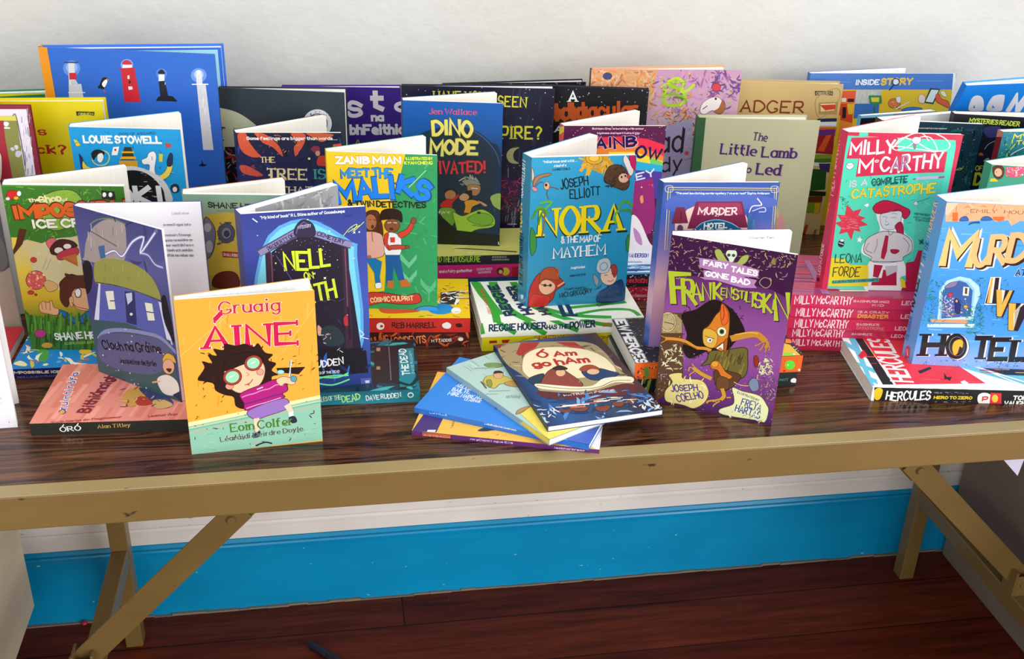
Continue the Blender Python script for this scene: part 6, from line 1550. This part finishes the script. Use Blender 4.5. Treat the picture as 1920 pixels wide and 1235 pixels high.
  ('t','ACCIDENTS','f08c50',[1020,7,430,20,-6,120],0.26,'j'),
  ('t','M T TADDIS','f0dcd0',[1517,51,242,12,-2,42],0.2,''),
  ('c','f0e8e0',[1900,93,1894,79,1878,70,1858,70,1841,79,1835,93,1841,107,1857,116,1877,116,1893,107])]}},
{'kind': 'lying', 'name': 'paperback_book', 'pos': [-0.1331,0.2614,0.0186], 'yaw': -5.8, 'l': 0.198, 'w': 0.117, 'T': 0.0188, 'base': 'e8c010', 'spine': 'c42a20', 'label': 'yellow comic paperback with a red spine, under the two children cover',
 'art': {'front': [('bg','e8c418'),
  ('p','2f2f2c',[1626,743,1852,799,1845,397,1626,364]),
  ('s','w',['f4f4ec'],14,70,[1626,764,225,1,-1,-367],3),
  ('s','h',['38382c','f4f4ec'],30,40,[1852,799,141,1,-7,-402],4),
  ('c','1c8ccc',[1788,255,1757,165,1679,110,1582,110,1504,165,1474,254,1503,345,1582,402,1680,402,1759,345]),
  ('c','f4f0e8',[1874,204,1862,152,1832,120,1795,120,1766,152,1755,204,1767,256,1797,289,1834,289,1864,256]),
  ('s','l',['e87c20','4a3a14','c83c20'],40,36,[715,1072,1285,8,60,-1057],7),
  ('c','d84c28',[895,266,1083,298,1382,203,1196,140,955,140])], 'spine': [('bg','c42c22'),
  ('t','REB HARRELL','3a1210',[1051,53,520,6,-1,77],0.18,'j'),
  ('c','f4ece4',[961,83,952,55,927,38,898,38,874,55,866,83,876,111,900,128,929,128,953,111]),
  ('c','c42c22',[945,83,942,72,932,66,921,66,912,72,908,83,912,93,921,100,933,100,942,93]),
  ('c','e8e4dc',[1646,106,1705,136,1753,100,1732,53,1665,59]),
  ('c','3a1210',[1807,112,1866,118,1887,76,1826,71])]}},
{'kind': 'lying', 'name': 'paperback_book', 'pos': [-0.015,0.4085,0.0001], 'yaw': -2, 'l': 0.198, 'w': 0.098, 'T': 0.0178, 'base': '14507c', 'spine': '14507c', 'label': 'dark blue paperback, lowest in the stack under the dinosaur cover',
 'art': {}},
{'kind': 'lying', 'name': 'paperback_book', 'pos': [-0.018,0.4085,0.0181], 'yaw': -2, 'l': 0.198, 'w': 0.098, 'T': 0.0188, 'base': 'c02060', 'spine': 'c02a6a', 'label': 'hot pink paperback lying between the dinosaur pie spine and a blue book',
 'art': {'spine': [('bg','d02874'),
  ('t','and a fairy godmother','f4d8e4',[618,78,440,8,-1,45],0.2,''),
  ('t','CATHERINE WILKINS','f0d0dc',[1118,98,205,8,-2,39],0.2,''),
  ('t','SARAH WARBURTON','f0d0dc',[1137,52,172,9,-2,39],0.2,''),
  ('c','e8c43c',[1559,77,1550,43,1523,22,1490,23,1462,45,1450,80,1460,114,1487,135,1520,134,1548,112]),
  ('c','5a2c18',[1480,89,1472,59,1448,40,1418,41,1394,60,1384,91,1392,122,1416,140,1446,139,1470,120]),
  ('c','e8b494',[1466,76,1461,59,1447,49,1431,49,1417,60,1411,78,1416,95,1429,105,1446,105,1460,94]),
  ('p','b01c30',[1588,142,1679,149,1683,9,1598,-6])]}},
{'kind': 'lying', 'name': 'paperback_book', 'pos': [-0.015,0.4085,0.0371], 'yaw': -2, 'l': 0.198, 'w': 0.098, 'T': 0.0128, 'base': 'b8b458', 'spine': '20242c', 'label': 'paperback with a green lettered dark spine, top of the stack under the dinosaur cover',
 'art': {'front': [('bg','c4c468'),
  ('p','2c3c2c',[805,300,1635,118,1629,78,802,268]),
  ('s','h',['e8e488'],12,59,[614,375,1048,-56,-21,-318],3)], 'spine': [('bg','22262c'),
  ('t','ME MY DAD AND THE DINOSAUR PIE','a4cc3c',[189,46,945,-16,2,96],0.22,''),
  ('t','WRITTEN BY JEN WALLACE','c8c8b8',[1289,87,195,2,0,26],0.16,''),
  ('t','ILLUSTRATED BY ALAN DUNNE','c8c8b8',[1290,52,226,-2,0,26],0.16,'')]}},
{'kind': 'lying', 'name': 'paperback_book', 'pos': [0.0762,0.2261,0.0001], 'yaw': -1, 'l': 0.197, 'w': 0.1209, 'T': 0.0183, 'base': 'c8bc10', 'spine': 'c8bc10', 'label': 'yellow spined paperback lying under the green and white striped one',
 'art': {'spine': [('bg','d4cc14'),
  ('p','a82018',[87,137,180,139,181,104,88,102]),
  ('p','a82018',[237,142,336,143,312,98,244,101]),
  ('t','THE MUZZY MYSTERIES','b04420',[630,119,554,11,-1,58],0.24,'j'),
  ('t','GORDON','b04420',[1213,99,320,9,-1,41],0.2,'j'),
  ('k','c89018',8,[396,77,524,144,707,179]),
  ('k','c89018',8,[449,45,604,126,760,163])]}},
{'kind': 'lying', 'name': 'paperback_book', 'pos': [0.0749,0.2261,0.0186], 'yaw': -1, 'l': 0.198, 'w': 0.1209, 'T': 0.019, 'base': 'eef0e2', 'spine': 'eef0e2', 'label': 'paperback with wavy green and white stripes, lying under the turquoise book',
 'art': {'front': [('bg','eef0e4'),
  ('k','38a034',96,[56,1182,111,809,196,419,192,-3]),
  ('k','38a034',113,[293,1163,290,729,414,278,627,-40]),
  ('k','38a034',96,[555,1143,620,574,874,179,1191,-88]),
  ('k','38a034',89,[775,372,1129,127,1561,31]),
  ('k','38a034',64,[1188,153,1529,247,1848,221,1929,61]),
  ('k','38a034',73,[1145,341,1564,402,1847,442]),
  ('k','38a034',61,[100,1178,194,608,276,228]),
  ('t','GREG JAMES & CHRIS','c83c34',[159,238,-19,767,-38,-1],0.2,'j'),
  ('t','REGGIE','1c3054',[440,184,-101,907,-129,-14],0.32,''),
  ('t','HOUSER','1c3054',[665,196,-98,843,-132,-15],0.32,''),
  ('t','HAS','1c3054',[874,179,-73,348,-118,-25],0.3,''),
  ('t','P','1c3054',[1176,93,0,404,-170,0],0.34,''),
  ('t','STEVEN BUTLER','2c5428',[1493,325,215,84,-27,71],0.22,'')], 'spine': [('bg','eef0e4'),
  ('k','38a034',64,[-53,311,-18,197,15,59]),
  ('k','38a034',59,[165,260,245,158,404,48]),
  ('k','38a034',65,[475,248,609,129,771,21]),
  ('k','38a034',55,[841,205,1003,121,1165,48]),
  ('k','38a034',50,[1209,190,1425,124,1695,84]),
  ('t','REGGIE HOUSER','1c3054',[97,73,684,6,-1,97],0.3,''),
  ('t','HAS THE','1c3054',[790,72,268,6,-1,63],0.3,''),
  ('t','POWER','1c3054',[1074,66,306,16,-5,98],0.3,''),
  ('t','GREG JAMES','c84c34',[1476,78,218,14,-4,58],0.2,'')]}},
{'kind': 'lying', 'name': 'paperback_book', 'pos': [-0.0216,0.047,0.0001], 'yaw': -17.5, 'l': 0.194, 'w': 0.13, 'T': 0.0055, 'base': 'f0b440', 'spine': '5c2468', 'label': 'thin orange and purple book at the bottom of the front fan of four', 'white': 1,
 'art': {'front': [('bg','f4b84c'),
  ('p','483070',[2,-7,51,359,269,325,256,13]),
  ('p','f4f4f8',[158,44,242,60,240,19,158,9]),
  ('t','Nessa','8a6a34',[408,130,-8,161,-31,-2],0.16,'s'),
  ('c','34404c',[668,122,744,209,928,201,813,159,757,130]),
  ('s','w',['e8a838','e0a02c'],16,25,[228,257,852,166,75,-363],6),
  ('p','dcdcf0',[1843,50,1947,472,1945,-40]),
  ('l','4c68b0',6,[1936,237,1944,412])], 'spine': [('bg','642c70'),
  ('p','c8603c',[111,46,406,51,406,9,111,6]),
  ('t','AISTEACH','f0b070',[122,7,278,3,0,21],0.2,''),
  ('t','na gCapall agus Eile','e0c4e4',[614,16,442,6,0,23],0.2,''),
  ('t','leabharbreac','e0c4e4',[1481,17,310,3,0,23],0.2,'')]}},
{'kind': 'lying', 'name': 'paperback_book', 'pos': [-0.016,0.083,0.0057], 'yaw': -29.3, 'l': 0.193, 'w': 0.125, 'T': 0.0063, 'base': '2c7cd4', 'spine': '2466c0', 'label': 'thin bright blue book, second from the bottom of the front fan', 'white': 1,
 'art': {'front': [('bg','3484dc'),
  ('t','MIRE NA','e0ecf8',[216,382,217,7,-3,90],0.24,''),
  ('t','BAILTE','e0ecf8',[225,472,201,16,-7,93],0.24,''),
  ('t','AISLING','e0ecf8',[227,578,184,-10,4,85],0.24,''),
  ('t','LEABHAR','e0ecf8',[429,336,180,9,-4,78],0.24,''),
  ('t','BEAG','e0ecf8',[447,395,148,29,-15,79],0.24,''),
  ('c','1c3c74',[827,348,830,326,825,310,813,305,798,313,787,331,783,353,788,369,801,375,815,366]),
  ('p','3c5cb8',[1646,68,1928,370,1947,-43,1776,-56])], 'spine': [('bg','2c70cc'),
  ('t','LIA MILLS','c8e0f4',[180,28,195,15,-2,21],0.2,''),
  ('t','LABHRAIGH MIC DIARMADA','e0ecf8',[802,40,351,5,0,21],0.2,'')]}},
{'kind': 'lying', 'name': 'paperback_book', 'pos': [0.026,0.155,0.0121], 'yaw': -62.2, 'l': 0.184, 'w': 0.129, 'T': 0.0071, 'base': 'a8c4bc', 'spine': '9cbcb8', 'label': 'thin pale green and yellow book, third up in the front fan', 'white': 1, 'inked': True,
 'art': {'front': [('bg','b0ccc4'),
  ('s','h',['98bcb4','c4dcd4'],30,63,[-212,154,471,702,1069,-722],2),
  ('c','7c9458',[194,381,184,459,271,557,336,529,294,419]),
  ('l','98aaa0',24,[197,249,313,446]),
  ('c','c8b450',[516,139,428,242,454,341,553,428,686,447,720,382,649,277,691,167,630,134]),
  ('c','d8a878',[420,350,405,418,463,445,541,381,539,319,490,305]),
  ('c','3a2c1c',[420,350,379,397,405,448,466,449,435,396]),
  ('c','8c9440',[508,184,508,243,622,179,643,125]),
  ('c','b89058',[650,336,695,461,807,395,710,310]),
  ('l','5a4c3c',18,[490,128,639,89]),
  ('l','98b4ac',20,[708,78,818,268]),
  ('l','98b4ac',13,[741,15,811,118]),
  ('t','an tiolar','8aa49c',[938,139,87,128,-67,45],0.2,'j'),
  ('p','ecd85c',[1288,65,1218,253,1893,693,1865,-14]),
  ('c','b88c50',[1258,21,1197,115,1210,240,1237,200,1265,83]),
  ('s','w',['e0c84c','f4e47c'],20,34,[1331,127,213,312,358,-279],16)], 'spine': [('bg','98b4b8'),
  ('s','h',['b8bcdc'],10,32,[45,82,1525,681,5,-790],2),
  ('p','e8d458',[1444,100,1848,66,1851,16,1351,19])]}},
{'kind': 'lying', 'name': 'paperback_book', 'pos': [0.0845,0.191,0.0194], 'yaw': -81.3, 'l': 0.187, 'w': 0.128, 'T': 0.0066, 'base': '23406e', 'spine': '1c2c50', 'label': 'thin navy and cream book with red title, on top of the front fan', 'white': 1, 'inked': True,
 'art': {'front': [('gr',['1c3058','2c5490','2c4878','34405c','2c3048','4c3028']),
  ('c','a49068',[83,27,12,190,53,496,204,1070,500,1186,897,1179,1182,1212,1412,1078,1223,253,1034,156,746,87,479,5]),
  ('s','w',['8c7450','c8b080','5c4c3c'],50,75,[-14,93,360,1375,828,-261],3),
  ('p','a83028',[28,326,66,545,287,379,334,207,273,184]),
  ('p','a83028',[114,725,169,939,377,1002,419,950,252,817]),
  ('p','8c3028',[19,-2,-1,141,104,38]),
  ('c','ecdcb4',[590,156,334,276,219,474,253,745,398,1012,674,1149,888,1147,1010,1079,1005,805,985,473,911,198,758,133]),
  ('k','8c7854',9,[682,108,300,288,184,557,265,866,440,1102,892,1163]),
  ('t','Ó Am','b02c24',[421,399,81,447,-132,24],0.24,'j'),
  ('t','go hAm','b02c24',[639,275,49,656,-147,11],0.24,'j'),
  ('c','8c4030',[974,243,761,403,710,541,886,613,1103,665,1185,599,1058,246]),
  ('c','e0b088',[848,574,893,546,915,509,907,476,870,461,820,468,774,496,751,534,760,567,797,582]),
  ('c','3a2014',[709,473,672,572,751,629,785,599,765,487]),
  ('c','283c64',[856,761,838,959,939,1074,1026,1141,1116,965,1067,781]),
  ('c','e0b088',[923,948,956,920,970,877,959,835,927,810,886,811,853,839,839,883,850,925,882,950]),
  ('c','a04424',[818,750,743,840,762,937,878,977,833,874,880,786]),
  ('c','26384c',[891,122,818,230,811,334,959,248,1034,156]),
  ('c','f0e4c4',[1003,166,1094,383,1185,599,1196,763,1077,947,1121,1239,1247,1201,1197,1017,1272,799,1274,564,1129,205]),
  ('k','5a4430',11,[1038,171,1149,363,1230,582,1248,809,1163,1014,1197,1205]),
  ('k','a88c64',9,[1095,634,1016,716,1089,738,1172,671]),
  ('c','5c2428',[1158,129,1264,403,1315,715,1248,1081,1315,1205,1478,1082,1449,497,1332,182]),
  ('t','PATRICIA FORDE','d8ccc4',[1337,376,41,573,-42,3],0.24,''),
  ('s','w',['4c80c0','1c3460','7cacdc','24406c'],70,88,[1133,39,352,1311,593,-202],23),
  ('c','7c3c28',[1562,227,1606,275,1602,373,1663,317,1640,230]),
  ('c','7c3c28',[1562,340,1618,431,1618,545,1689,468,1643,357]),
  ('c','7c3c28',[1633,603,1639,682,1649,777,1738,707,1728,614]),
  ('c','7c3c28',[1597,815,1603,895,1619,954,1695,888,1675,815]),
  ('c','7c3c28',[1581,987,1595,1065,1637,1079,1677,995]),
  ('s','v',['f0e8d8','c86c50'],12,64,[1464,263,71,265,70,-26],29),
  ('s','v',['f0e8d8','c86c50'],10,57,[1452,627,32,119,85,-34],30),
  ('s','v',['f0e8d8','c86c50'],10,52,[1479,848,64,240,57,-24],31),
  ('s','w',['f0ecd0','b8d0e8'],24,46,[1499,-6,63,233,274,-95],32),
  ('s','w',['f0ecd0','b8d0e8'],24,48,[1536,1057,89,330,225,-98],33)], 'spine': [('bg','1c2c50')]}},
{'kind': 'lying', 'name': 'paperback_book', 'pos': [0.227,0.107,0.0001], 'yaw': -0.7, 'l': 0.1955, 'w': 0.112, 'T': 0.0173, 'base': '1c2420', 'spine': '1c2420', 'label': 'black paperback lying under the orange spined one behind the goblin cover',
 'art': {'spine': [('bg','1c2624'),
  ('t','MATT','4c8c7c',[1753,64,101,-2,1,34],0.24,''),
  ('c','f0f0f0',[1892,48,1893,81,1927,96,1962,69,1972,38,1929,34]),
  ('s','v',['8c9c34','c8c8b8','10140c'],16,68,[107,150,182,-10,15,-174],4)]}},
{'kind': 'lying', 'name': 'paperback_book', 'pos': [0.2305,0.107,0.0176], 'yaw': -0.7, 'l': 0.1955, 'w': 0.112, 'T': 0.0208, 'base': '1c1e26', 'spine': 'e06018', 'label': 'black topped paperback with an orange spine, under the royal blue hotel book',
 'art': {'front': [('bg','1e2028'),
  ('t','NEW HEROES','7c7c88',[26,1209,-24,-1233,141,-3],0.34,''),
  ('t','NEW HEROES','f0f0ec',[31,1215,-21,-1229,129,-2],0.24,''),
  ('s','d',['5c6c38','7c7c8c','40484c'],60,25,[174,1209,382,-34,-302,-1214],4),
  ('s','w',['5c6438','30382c'],20,41,[193,1175,354,-31,-257,-1027],5),
  ('p','e8b83c',[1846,307,1901,269,1924,-24,1701,-3]),
  ('p','8cd83c',[1746,72,1842,79,1864,-18,1708,-4]),
  ('p','f08030',[1913,418,1983,394,1929,299,1863,312]),
  ('s','d',['fafafa'],20,22,[1932,266,121,-11,-100,-250],9)], 'spine': [('bg','e8641c'),
  ('s','d',['7c2c1c','4c2c5c','f0a040'],40,16,[26,183,209,-11,16,-192],2),
  ('c','5c8c2c',[109,136,147,149,166,77,132,22]),
  ('bg','e8641c'),
  ('c','5cd834',[1874,90,1868,55,1842,34,1805,36,1772,60,1756,96,1762,131,1788,151,1825,149,1857,126]),
  ('l','f4fcf0',10,[1787,103,1794,86]),
  ('t','a','3c1c10',[1746,13,19,-1,1,23],0.3,''),
  ('c','f8f0e8',[1946,24,1945,16,1940,10,1932,11,1925,17,1921,26,1922,34,1928,40,1936,39,1943,33]),
  ('s','d',['7c2c1c','4c2c5c','f0a040'],40,19,[26,183,209,-11,16,-192],9),
  ('c','5c8c2c',[103,137,147,149,167,62,133,7])]}},
{'kind': 'lying', 'name': 'paperback_book', 'pos': [0.4933,0.0611,0.0001], 'yaw': -8.9, 'l': 0.198, 'w': 0.1283, 'T': 0.017, 'base': 'c8e4ec', 'spine': '16161a', 'label': 'sky and white rayed paperback with red panel and black spine, lying at front right',
 'art': {'front': [('bg','70c4dc'),
  ('p','f4fafa',[-4,1275,117,1282,1842,65,1792,-47,-17,-19]),
  ('p','64c0dc',[87,1280,177,1285,28,38,-17,25]),
  ('p','64c0dc',[-45,1078,19,1146,229,685,181,623]),
  ('p','64c0dc',[-60,671,154,443,131,325,-38,552]),
  ('p','64c0dc',[-63,374,100,181,78,68,-31,203]),
  ('p','1c2428',[162,1284,253,1289,258,76,134,71]),
  ('p','f0c828',[258,872,356,908,346,783,252,760]),
  ('p','d82c34',[60,769,174,930,176,775,70,678]),
  ('p','e83440',[253,1289,905,1323,1330,153,286,78]),
  ('s','h',['f05c60','dc2430'],40,71,[328,1194,1392,72,-338,-1102],11),
  ('t','HERCULES','f4ecec',[515,138,62,1095,-278,16],0.24,''),
  ('p','181c20',[647,408,828,522,828,475,655,350]),
  ('p','181c20',[938,375,935,277,994,285,936,192,920,236,885,218]),
  ('p','f4f0f0',[1046,168,1109,211,1133,144,1060,96]),
  ('k','f4fafa',33,[1460,476,1603,279,1755,117]),
  ('k','f4fafa',33,[1310,381,1475,104]),
  ('k','f4fafa',33,[1352,559,1793,203]),
  ('p','1c2434',[1448,516,2038,503,1971,354,1641,367]),
  ('s','h',['f0d028','d83c44'],8,50,[1415,503,520,25,-60,-149],20),
  ('p','f4fafa',[31,49,114,53,71,-43,2,-46]),
  ('p','f4fafa',[197,57,281,61,238,-51,161,-55]),
  ('p','f4fafa',[364,64,447,68,403,-44,326,-47]),
  ('p','f4fafa',[530,72,614,76,569,-36,491,-40]),
  ('p','f4fafa',[697,80,781,83,734,-29,657,-33]),
  ('p','f4fafa',[864,87,948,91,900,-22,822,-25]),
  ('p','f4fafa',[1032,95,1115,99,1062,-25,984,-29])], 'spine': [('bg','18181c'),
  ('p','f0f4f4',[-28,190,12,191,41,-1,6,-2]),
  ('c','e8c428',[23,129,71,168,118,132,103,23,48,21]),
  ('t','HERCULES','f4f4f0',[172,2,494,19,-5,125],0.24,'j'),
  ('t','HERO TO ZERO','e8c42c',[708,41,429,5,0,37],0.3,''),
  ('s','h',['b8b8b8'],20,12,[691,128,420,11,5,-25],6),
  ('s','h',['b8b8b8'],20,12,[715,10,422,11,5,-25],7),
  ('c','f0e8e4',[1197,97,1248,136,1329,116,1379,39,1324,-18,1223,4]),
  ('p','d83440',[1330,138,1453,135,1489,-21,1351,-18]),
  ('c','f0c838',[1431,66,1431,36,1417,18,1395,17,1373,35,1360,64,1360,93,1374,112,1396,112,1417,95]),
  ('t','P','d83440',[1255,30,60,2,-1,56],0.3,'j'),
  ('t','TOM','f0f0ec',[1601,51,172,4,-1,56],0.26,''),
  ('t','VAUGHAN','f0f0ec',[1516,-20,341,9,-1,56],0.26,'')]}},
{'kind': 'lying', 'name': 'paperback_book', 'pos': [0.186,0.353,0.0001], 'yaw': -1.5, 'l': 0.198, 'w': 0.125, 'T': 0.0196, 'base': '8a1424', 'spine': 'a01a2c', 'label': 'dark red paperback lying lowest under the rainbow banded book',
 'art': {'front': [('bg','9c1c30')], 'spine': [('bg','9c1c30'),
  ('s','d',['c8889c','701020'],40,19,[971,178,306,-10,16,-213],2),
  ('t','LAURA ELLEN ANDERSON','d8909c',[797,61,490,-16,1,39],0.2,'')]}},
{'kind': 'lying', 'name': 'paperback_book', 'pos': [0.186,0.353,0.0199], 'yaw': -1.5, 'l': 0.198, 'w': 0.125, 'T': 0.018, 'base': '2a70b8', 'spine': '181420', 'label': 'paperback with a blue topped cover and black spine, under the rainbow banded book',
 'art': {'front': [('bg','1c60a8'),
  ('s','h',['60b8e8','103c78','c8ecf8'],30,94,[1052,382,352,-23,-76,-326],2)], 'spine': [('bg','181420'),
  ('s','d',['c8c8d8','d84868'],30,16,[955,190,303,-9,15,-194],2),
  ('t','ELLEN ANDERSON','c82c3c',[752,71,517,-16,2,55],0.24,'')]}},
{'kind': 'lying', 'name': 'paperback_book', 'pos': [-0.66,0.2165,0.0001], 'yaw': 0, 'l': 0.198, 'w': 0.11, 'T': 0.011, 'base': 'c02430', 'spine': 'a01c28', 'label': 'red book lying at the left picture edge beside the blue flat paperback',
 'art': {}},
{'kind': 'lying', 'name': 'paperback_book', 'pos': [-0.43,0.377,0.0001], 'yaw': 0, 'l': 0.198, 'w': 0.105, 'T': 0.0185, 'base': '2a7ab0', 'spine': '2a7ab0', 'label': 'blue paperback lying lowest under the banana doodle cover',
 'art': {}},
{'kind': 'lying', 'name': 'paperback_book', 'pos': [-0.43,0.377,0.0188], 'yaw': 0, 'l': 0.198, 'w': 0.105, 'T': 0.0185, 'base': '2a7ab0', 'spine': '2a7ab0', 'label': 'blue paperback lying directly under the banana doodle cover',
 'art': {}},
{'kind': 'lying', 'name': 'paperback_book', 'pos': [-0.23,0.403,0.0001], 'yaw': 0, 'l': 0.198, 'w': 0.085, 'T': 0.0198, 'base': '20203c', 'spine': '20203c', 'label': 'navy paperback lying under the flame patterned cover',
 'art': {}},
{'kind': 'lying', 'name': 'paperback_book', 'pos': [0.4447,0.1947,0.0581], 'yaw': -10.9, 'l': 0.198, 'w': 0.129, 'T': 0.0143, 'base': 'a83a60', 'spine': 'c8284c', 'label': 'crimson paperback with white spine lettering, top of the stack of five', 'group': 'crimson paperbacks stacked flat', 'gloss': 1,
 'art': {'front': [('bg','a83c68'),
  ('s','h',['8c4484','d84468','c03860'],40,164,[226,1169,650,65,-221,-1084],2),
  ('p','e8e0d0',[596,217,949,250,960,175,609,142]),
  ('p','9c68a0',[378,1097,446,1103,463,52,368,43])], 'spine': [('bg','d0305a'),
  ('t','MILLY McCARTHY','f4e0e4',[42,27,686,10,-2,114],0.17,'j'),
  ('t','IS A COMPUTER WHIZZ','f0c8d0',[739,76,426,5,0,29],0.2,''),
  ('t','KID','f0c8d0',[971,35,139,-1,0,29],0.2,''),
  ('t','LEONA','f0c8d0',[1318,62,253,4,-1,57],0.2,'')]}},
{'kind': 'lying', 'name': 'paperback_book', 'pos': [0.4463,0.1955,0.0436], 'yaw': -10.74, 'l': 0.198, 'w': 0.129, 'T': 0.0143, 'base': 'c82a50', 'spine': 'c8284c', 'label': 'crimson paperback with white spine lettering, second from the top of the stack of five', 'group': 'crimson paperbacks stacked flat', 'gloss': 1,
 'art': {'spine': [('bg','cc2c54'),
  ('t','MILLY McCARTHY','f4e0e4',[72,2,675,2,0,115],0.17,'j'),
  ('t','IS A CRAZY','f0c8d0',[804,77,377,3,0,29],0.2,''),
  ('t','DISASTER','f0a848',[815,13,366,2,0,51],0.24,'j'),
  ('t','LEONA','f0c8d0',[1331,22,266,5,-1,58],0.2,'')]}},
{'kind': 'lying', 'name': 'paperback_book', 'pos': [0.4427,0.1937,0.0291], 'yaw': -11.1, 'l': 0.198, 'w': 0.129, 'T': 0.0143, 'base': 'c82a50', 'spine': 'c8284c', 'label': 'crimson paperback with white spine lettering, middle of the stack of five', 'group': 'crimson paperbacks stacked flat', 'gloss': 1,
 'art': {'spine': [('bg','c82a50'),
  ('t','MILLY McCARTHY','f4dce0',[101,9,640,9,-2,116],0.17,'j'),
  ('t','IS A COMPLETE','f0b8c0',[840,68,275,6,-1,29],0.2,''),
  ('t','CATASTROPHE','d8707c',[849,17,334,2,0,39],0.2,'j'),
  ('t','LEONA','f0c8d0',[1311,25,220,3,-1,52],0.2,'')]}},
{'kind': 'lying', 'name': 'paperback_book', 'pos': [0.4459,0.1953,0.0146], 'yaw': -10.78, 'l': 0.198, 'w': 0.129, 'T': 0.0143, 'base': 'c82a50', 'spine': 'c8284c', 'label': 'crimson paperback with white spine lettering, second from the bottom of the stack of five', 'group': 'crimson paperbacks stacked flat', 'gloss': 1,
 'art': {'spine': [('bg','c42850'),
  ('t','MILLY McCARTHY','f4d8dc',[73,22,621,10,-2,105],0.17,'j'),
  ('t','IS A COMPLETE','f0b8c0',[785,69,248,4,0,29],0.2,''),
  ('t','LEONA','f0c8d0',[1265,56,211,2,-1,46],0.2,'')]}},
{'kind': 'lying', 'name': 'paperback_book', 'pos': [0.4431,0.1939,0.0001], 'yaw': -11.06, 'l': 0.198, 'w': 0.129, 'T': 0.0143, 'base': 'c82a50', 'spine': 'c8284c', 'label': 'crimson paperback with white spine lettering, lowest of the stack of five', 'group': 'crimson paperbacks stacked flat', 'gloss': 1,
 'art': {'spine': [('bg','bc2448'),
  ('t','MILLY McCARTHY','f0ccd4',[104,55,623,2,0,105],0.17,'j')]}},
{'kind': 'standing', 'name': 'picture_book', 'pos': [-0.668,0.588,0], 'yaw': 2, 'lean': 0, 'w': 0.206, 'h': 0.225, 'T': 0.01, 'split': 0.5, 'open': 4, 'base': '1c8050', 'spine': '1c8050', 'back': '1c8050', 'label': 'green picture book with a yellow top edge, behind the bright yellow one', 'white': 1, 'ct': 0.0015, 'inset': 0.002,
 'art': {'front': [('bg','1c8050'),
  ('p','dcd81c',[1489,2271,2108,2259,2105,2236,1479,2214])]}},
{'kind': 'standing', 'name': 'picture_book', 'pos': [0.071,0.625,0], 'yaw': 1, 'lean': 0, 'w': 0.211, 'h': 0.225, 'T': 0.006, 'split': 0.5, 'open': 4, 'base': '1a1626', 'spine': '1a1626', 'back': '1a1626', 'label': 'dark picture book showing only its speckled top edge behind the midnight blue one', 'white': 1, 'ct': 0.0015, 'inset': 0.002,
 'art': {'front': [('bg','1a1626'),
  ('s','d',['8c8c94'],40,19,[769,2300,1385,-18,2,-75],2)]}},
]
for d in BOOKS: (standing_book if d['kind'] == 'standing' else lying_book)(d)
# ------------------------------------------------------------------ small things on the floor and under the table
pen = tag(empty('marker_pen', (-0.107, 0.482, FZ+0.0068), R(-46)), 'black marker pen lying on the dark floorboards', 'pen')
bm = bmesh.new(); bmesh.ops.create_cone(bm, cap_ends=True, segments=20, radius1=0.0065, radius2=0.0065, depth=0.085, matrix=Matrix.Rotation(R(90), 4, 'Y'))
bm_obj('barrel', bm, mat_plain('black_plastic', (0.012, 0.012, 0.016), 0.35), pen, 0.001)
bm = bmesh.new(); bmesh.ops.create_cone(bm, cap_ends=True, segments=20, radius1=0.0070, radius2=0.0062, depth=0.04, matrix=Matrix.Translation((-0.062, 0, 0)) @ Matrix.Rotation(R(-90), 4, 'Y'))
bm_obj('cap', bm, mat_plain('navy_plastic', (0.01, 0.012, 0.03), 0.3), pen, 0.001)
bm = bmesh.new(); bmesh.ops.create_icosphere(bm, subdivisions=2, radius=0.005); bmesh.ops.scale(bm, vec=(1.0, 1.0, 0.85), verts=bm.verts)
bead = tag(bm_obj('plastic_bead', bm, mat_plain('crimson_plastic', (0.55, 0.02, 0.06), 0.4), None, 0, True), 'tiny crimson bead on the floor near the left table leg', 'bead')
bead.location = (-0.551, 0.648, FZ+0.0042)
# a sheet of paper hanging from the inner side of the right cabinet
note = tag(link('paper_sheet', [(0.622, 0.010, -0.039), (0.6675, 0.010, -0.039), (0.663, 0.010, -0.080), (0.622, 0.0106, -0.039), (0.6675, 0.0106, -0.039), (0.663, 0.0106, -0.080)],
  [(0, 2, 1), (3, 4, 5), (0, 1, 4, 3), (1, 2, 5, 4), (2, 0, 3, 5)], mat_plain('lilac_paper', (0.62, 0.62, 0.78), 0.6)), 'corner of a pale lilac paper sheet hanging below the table edge at right', 'paper')
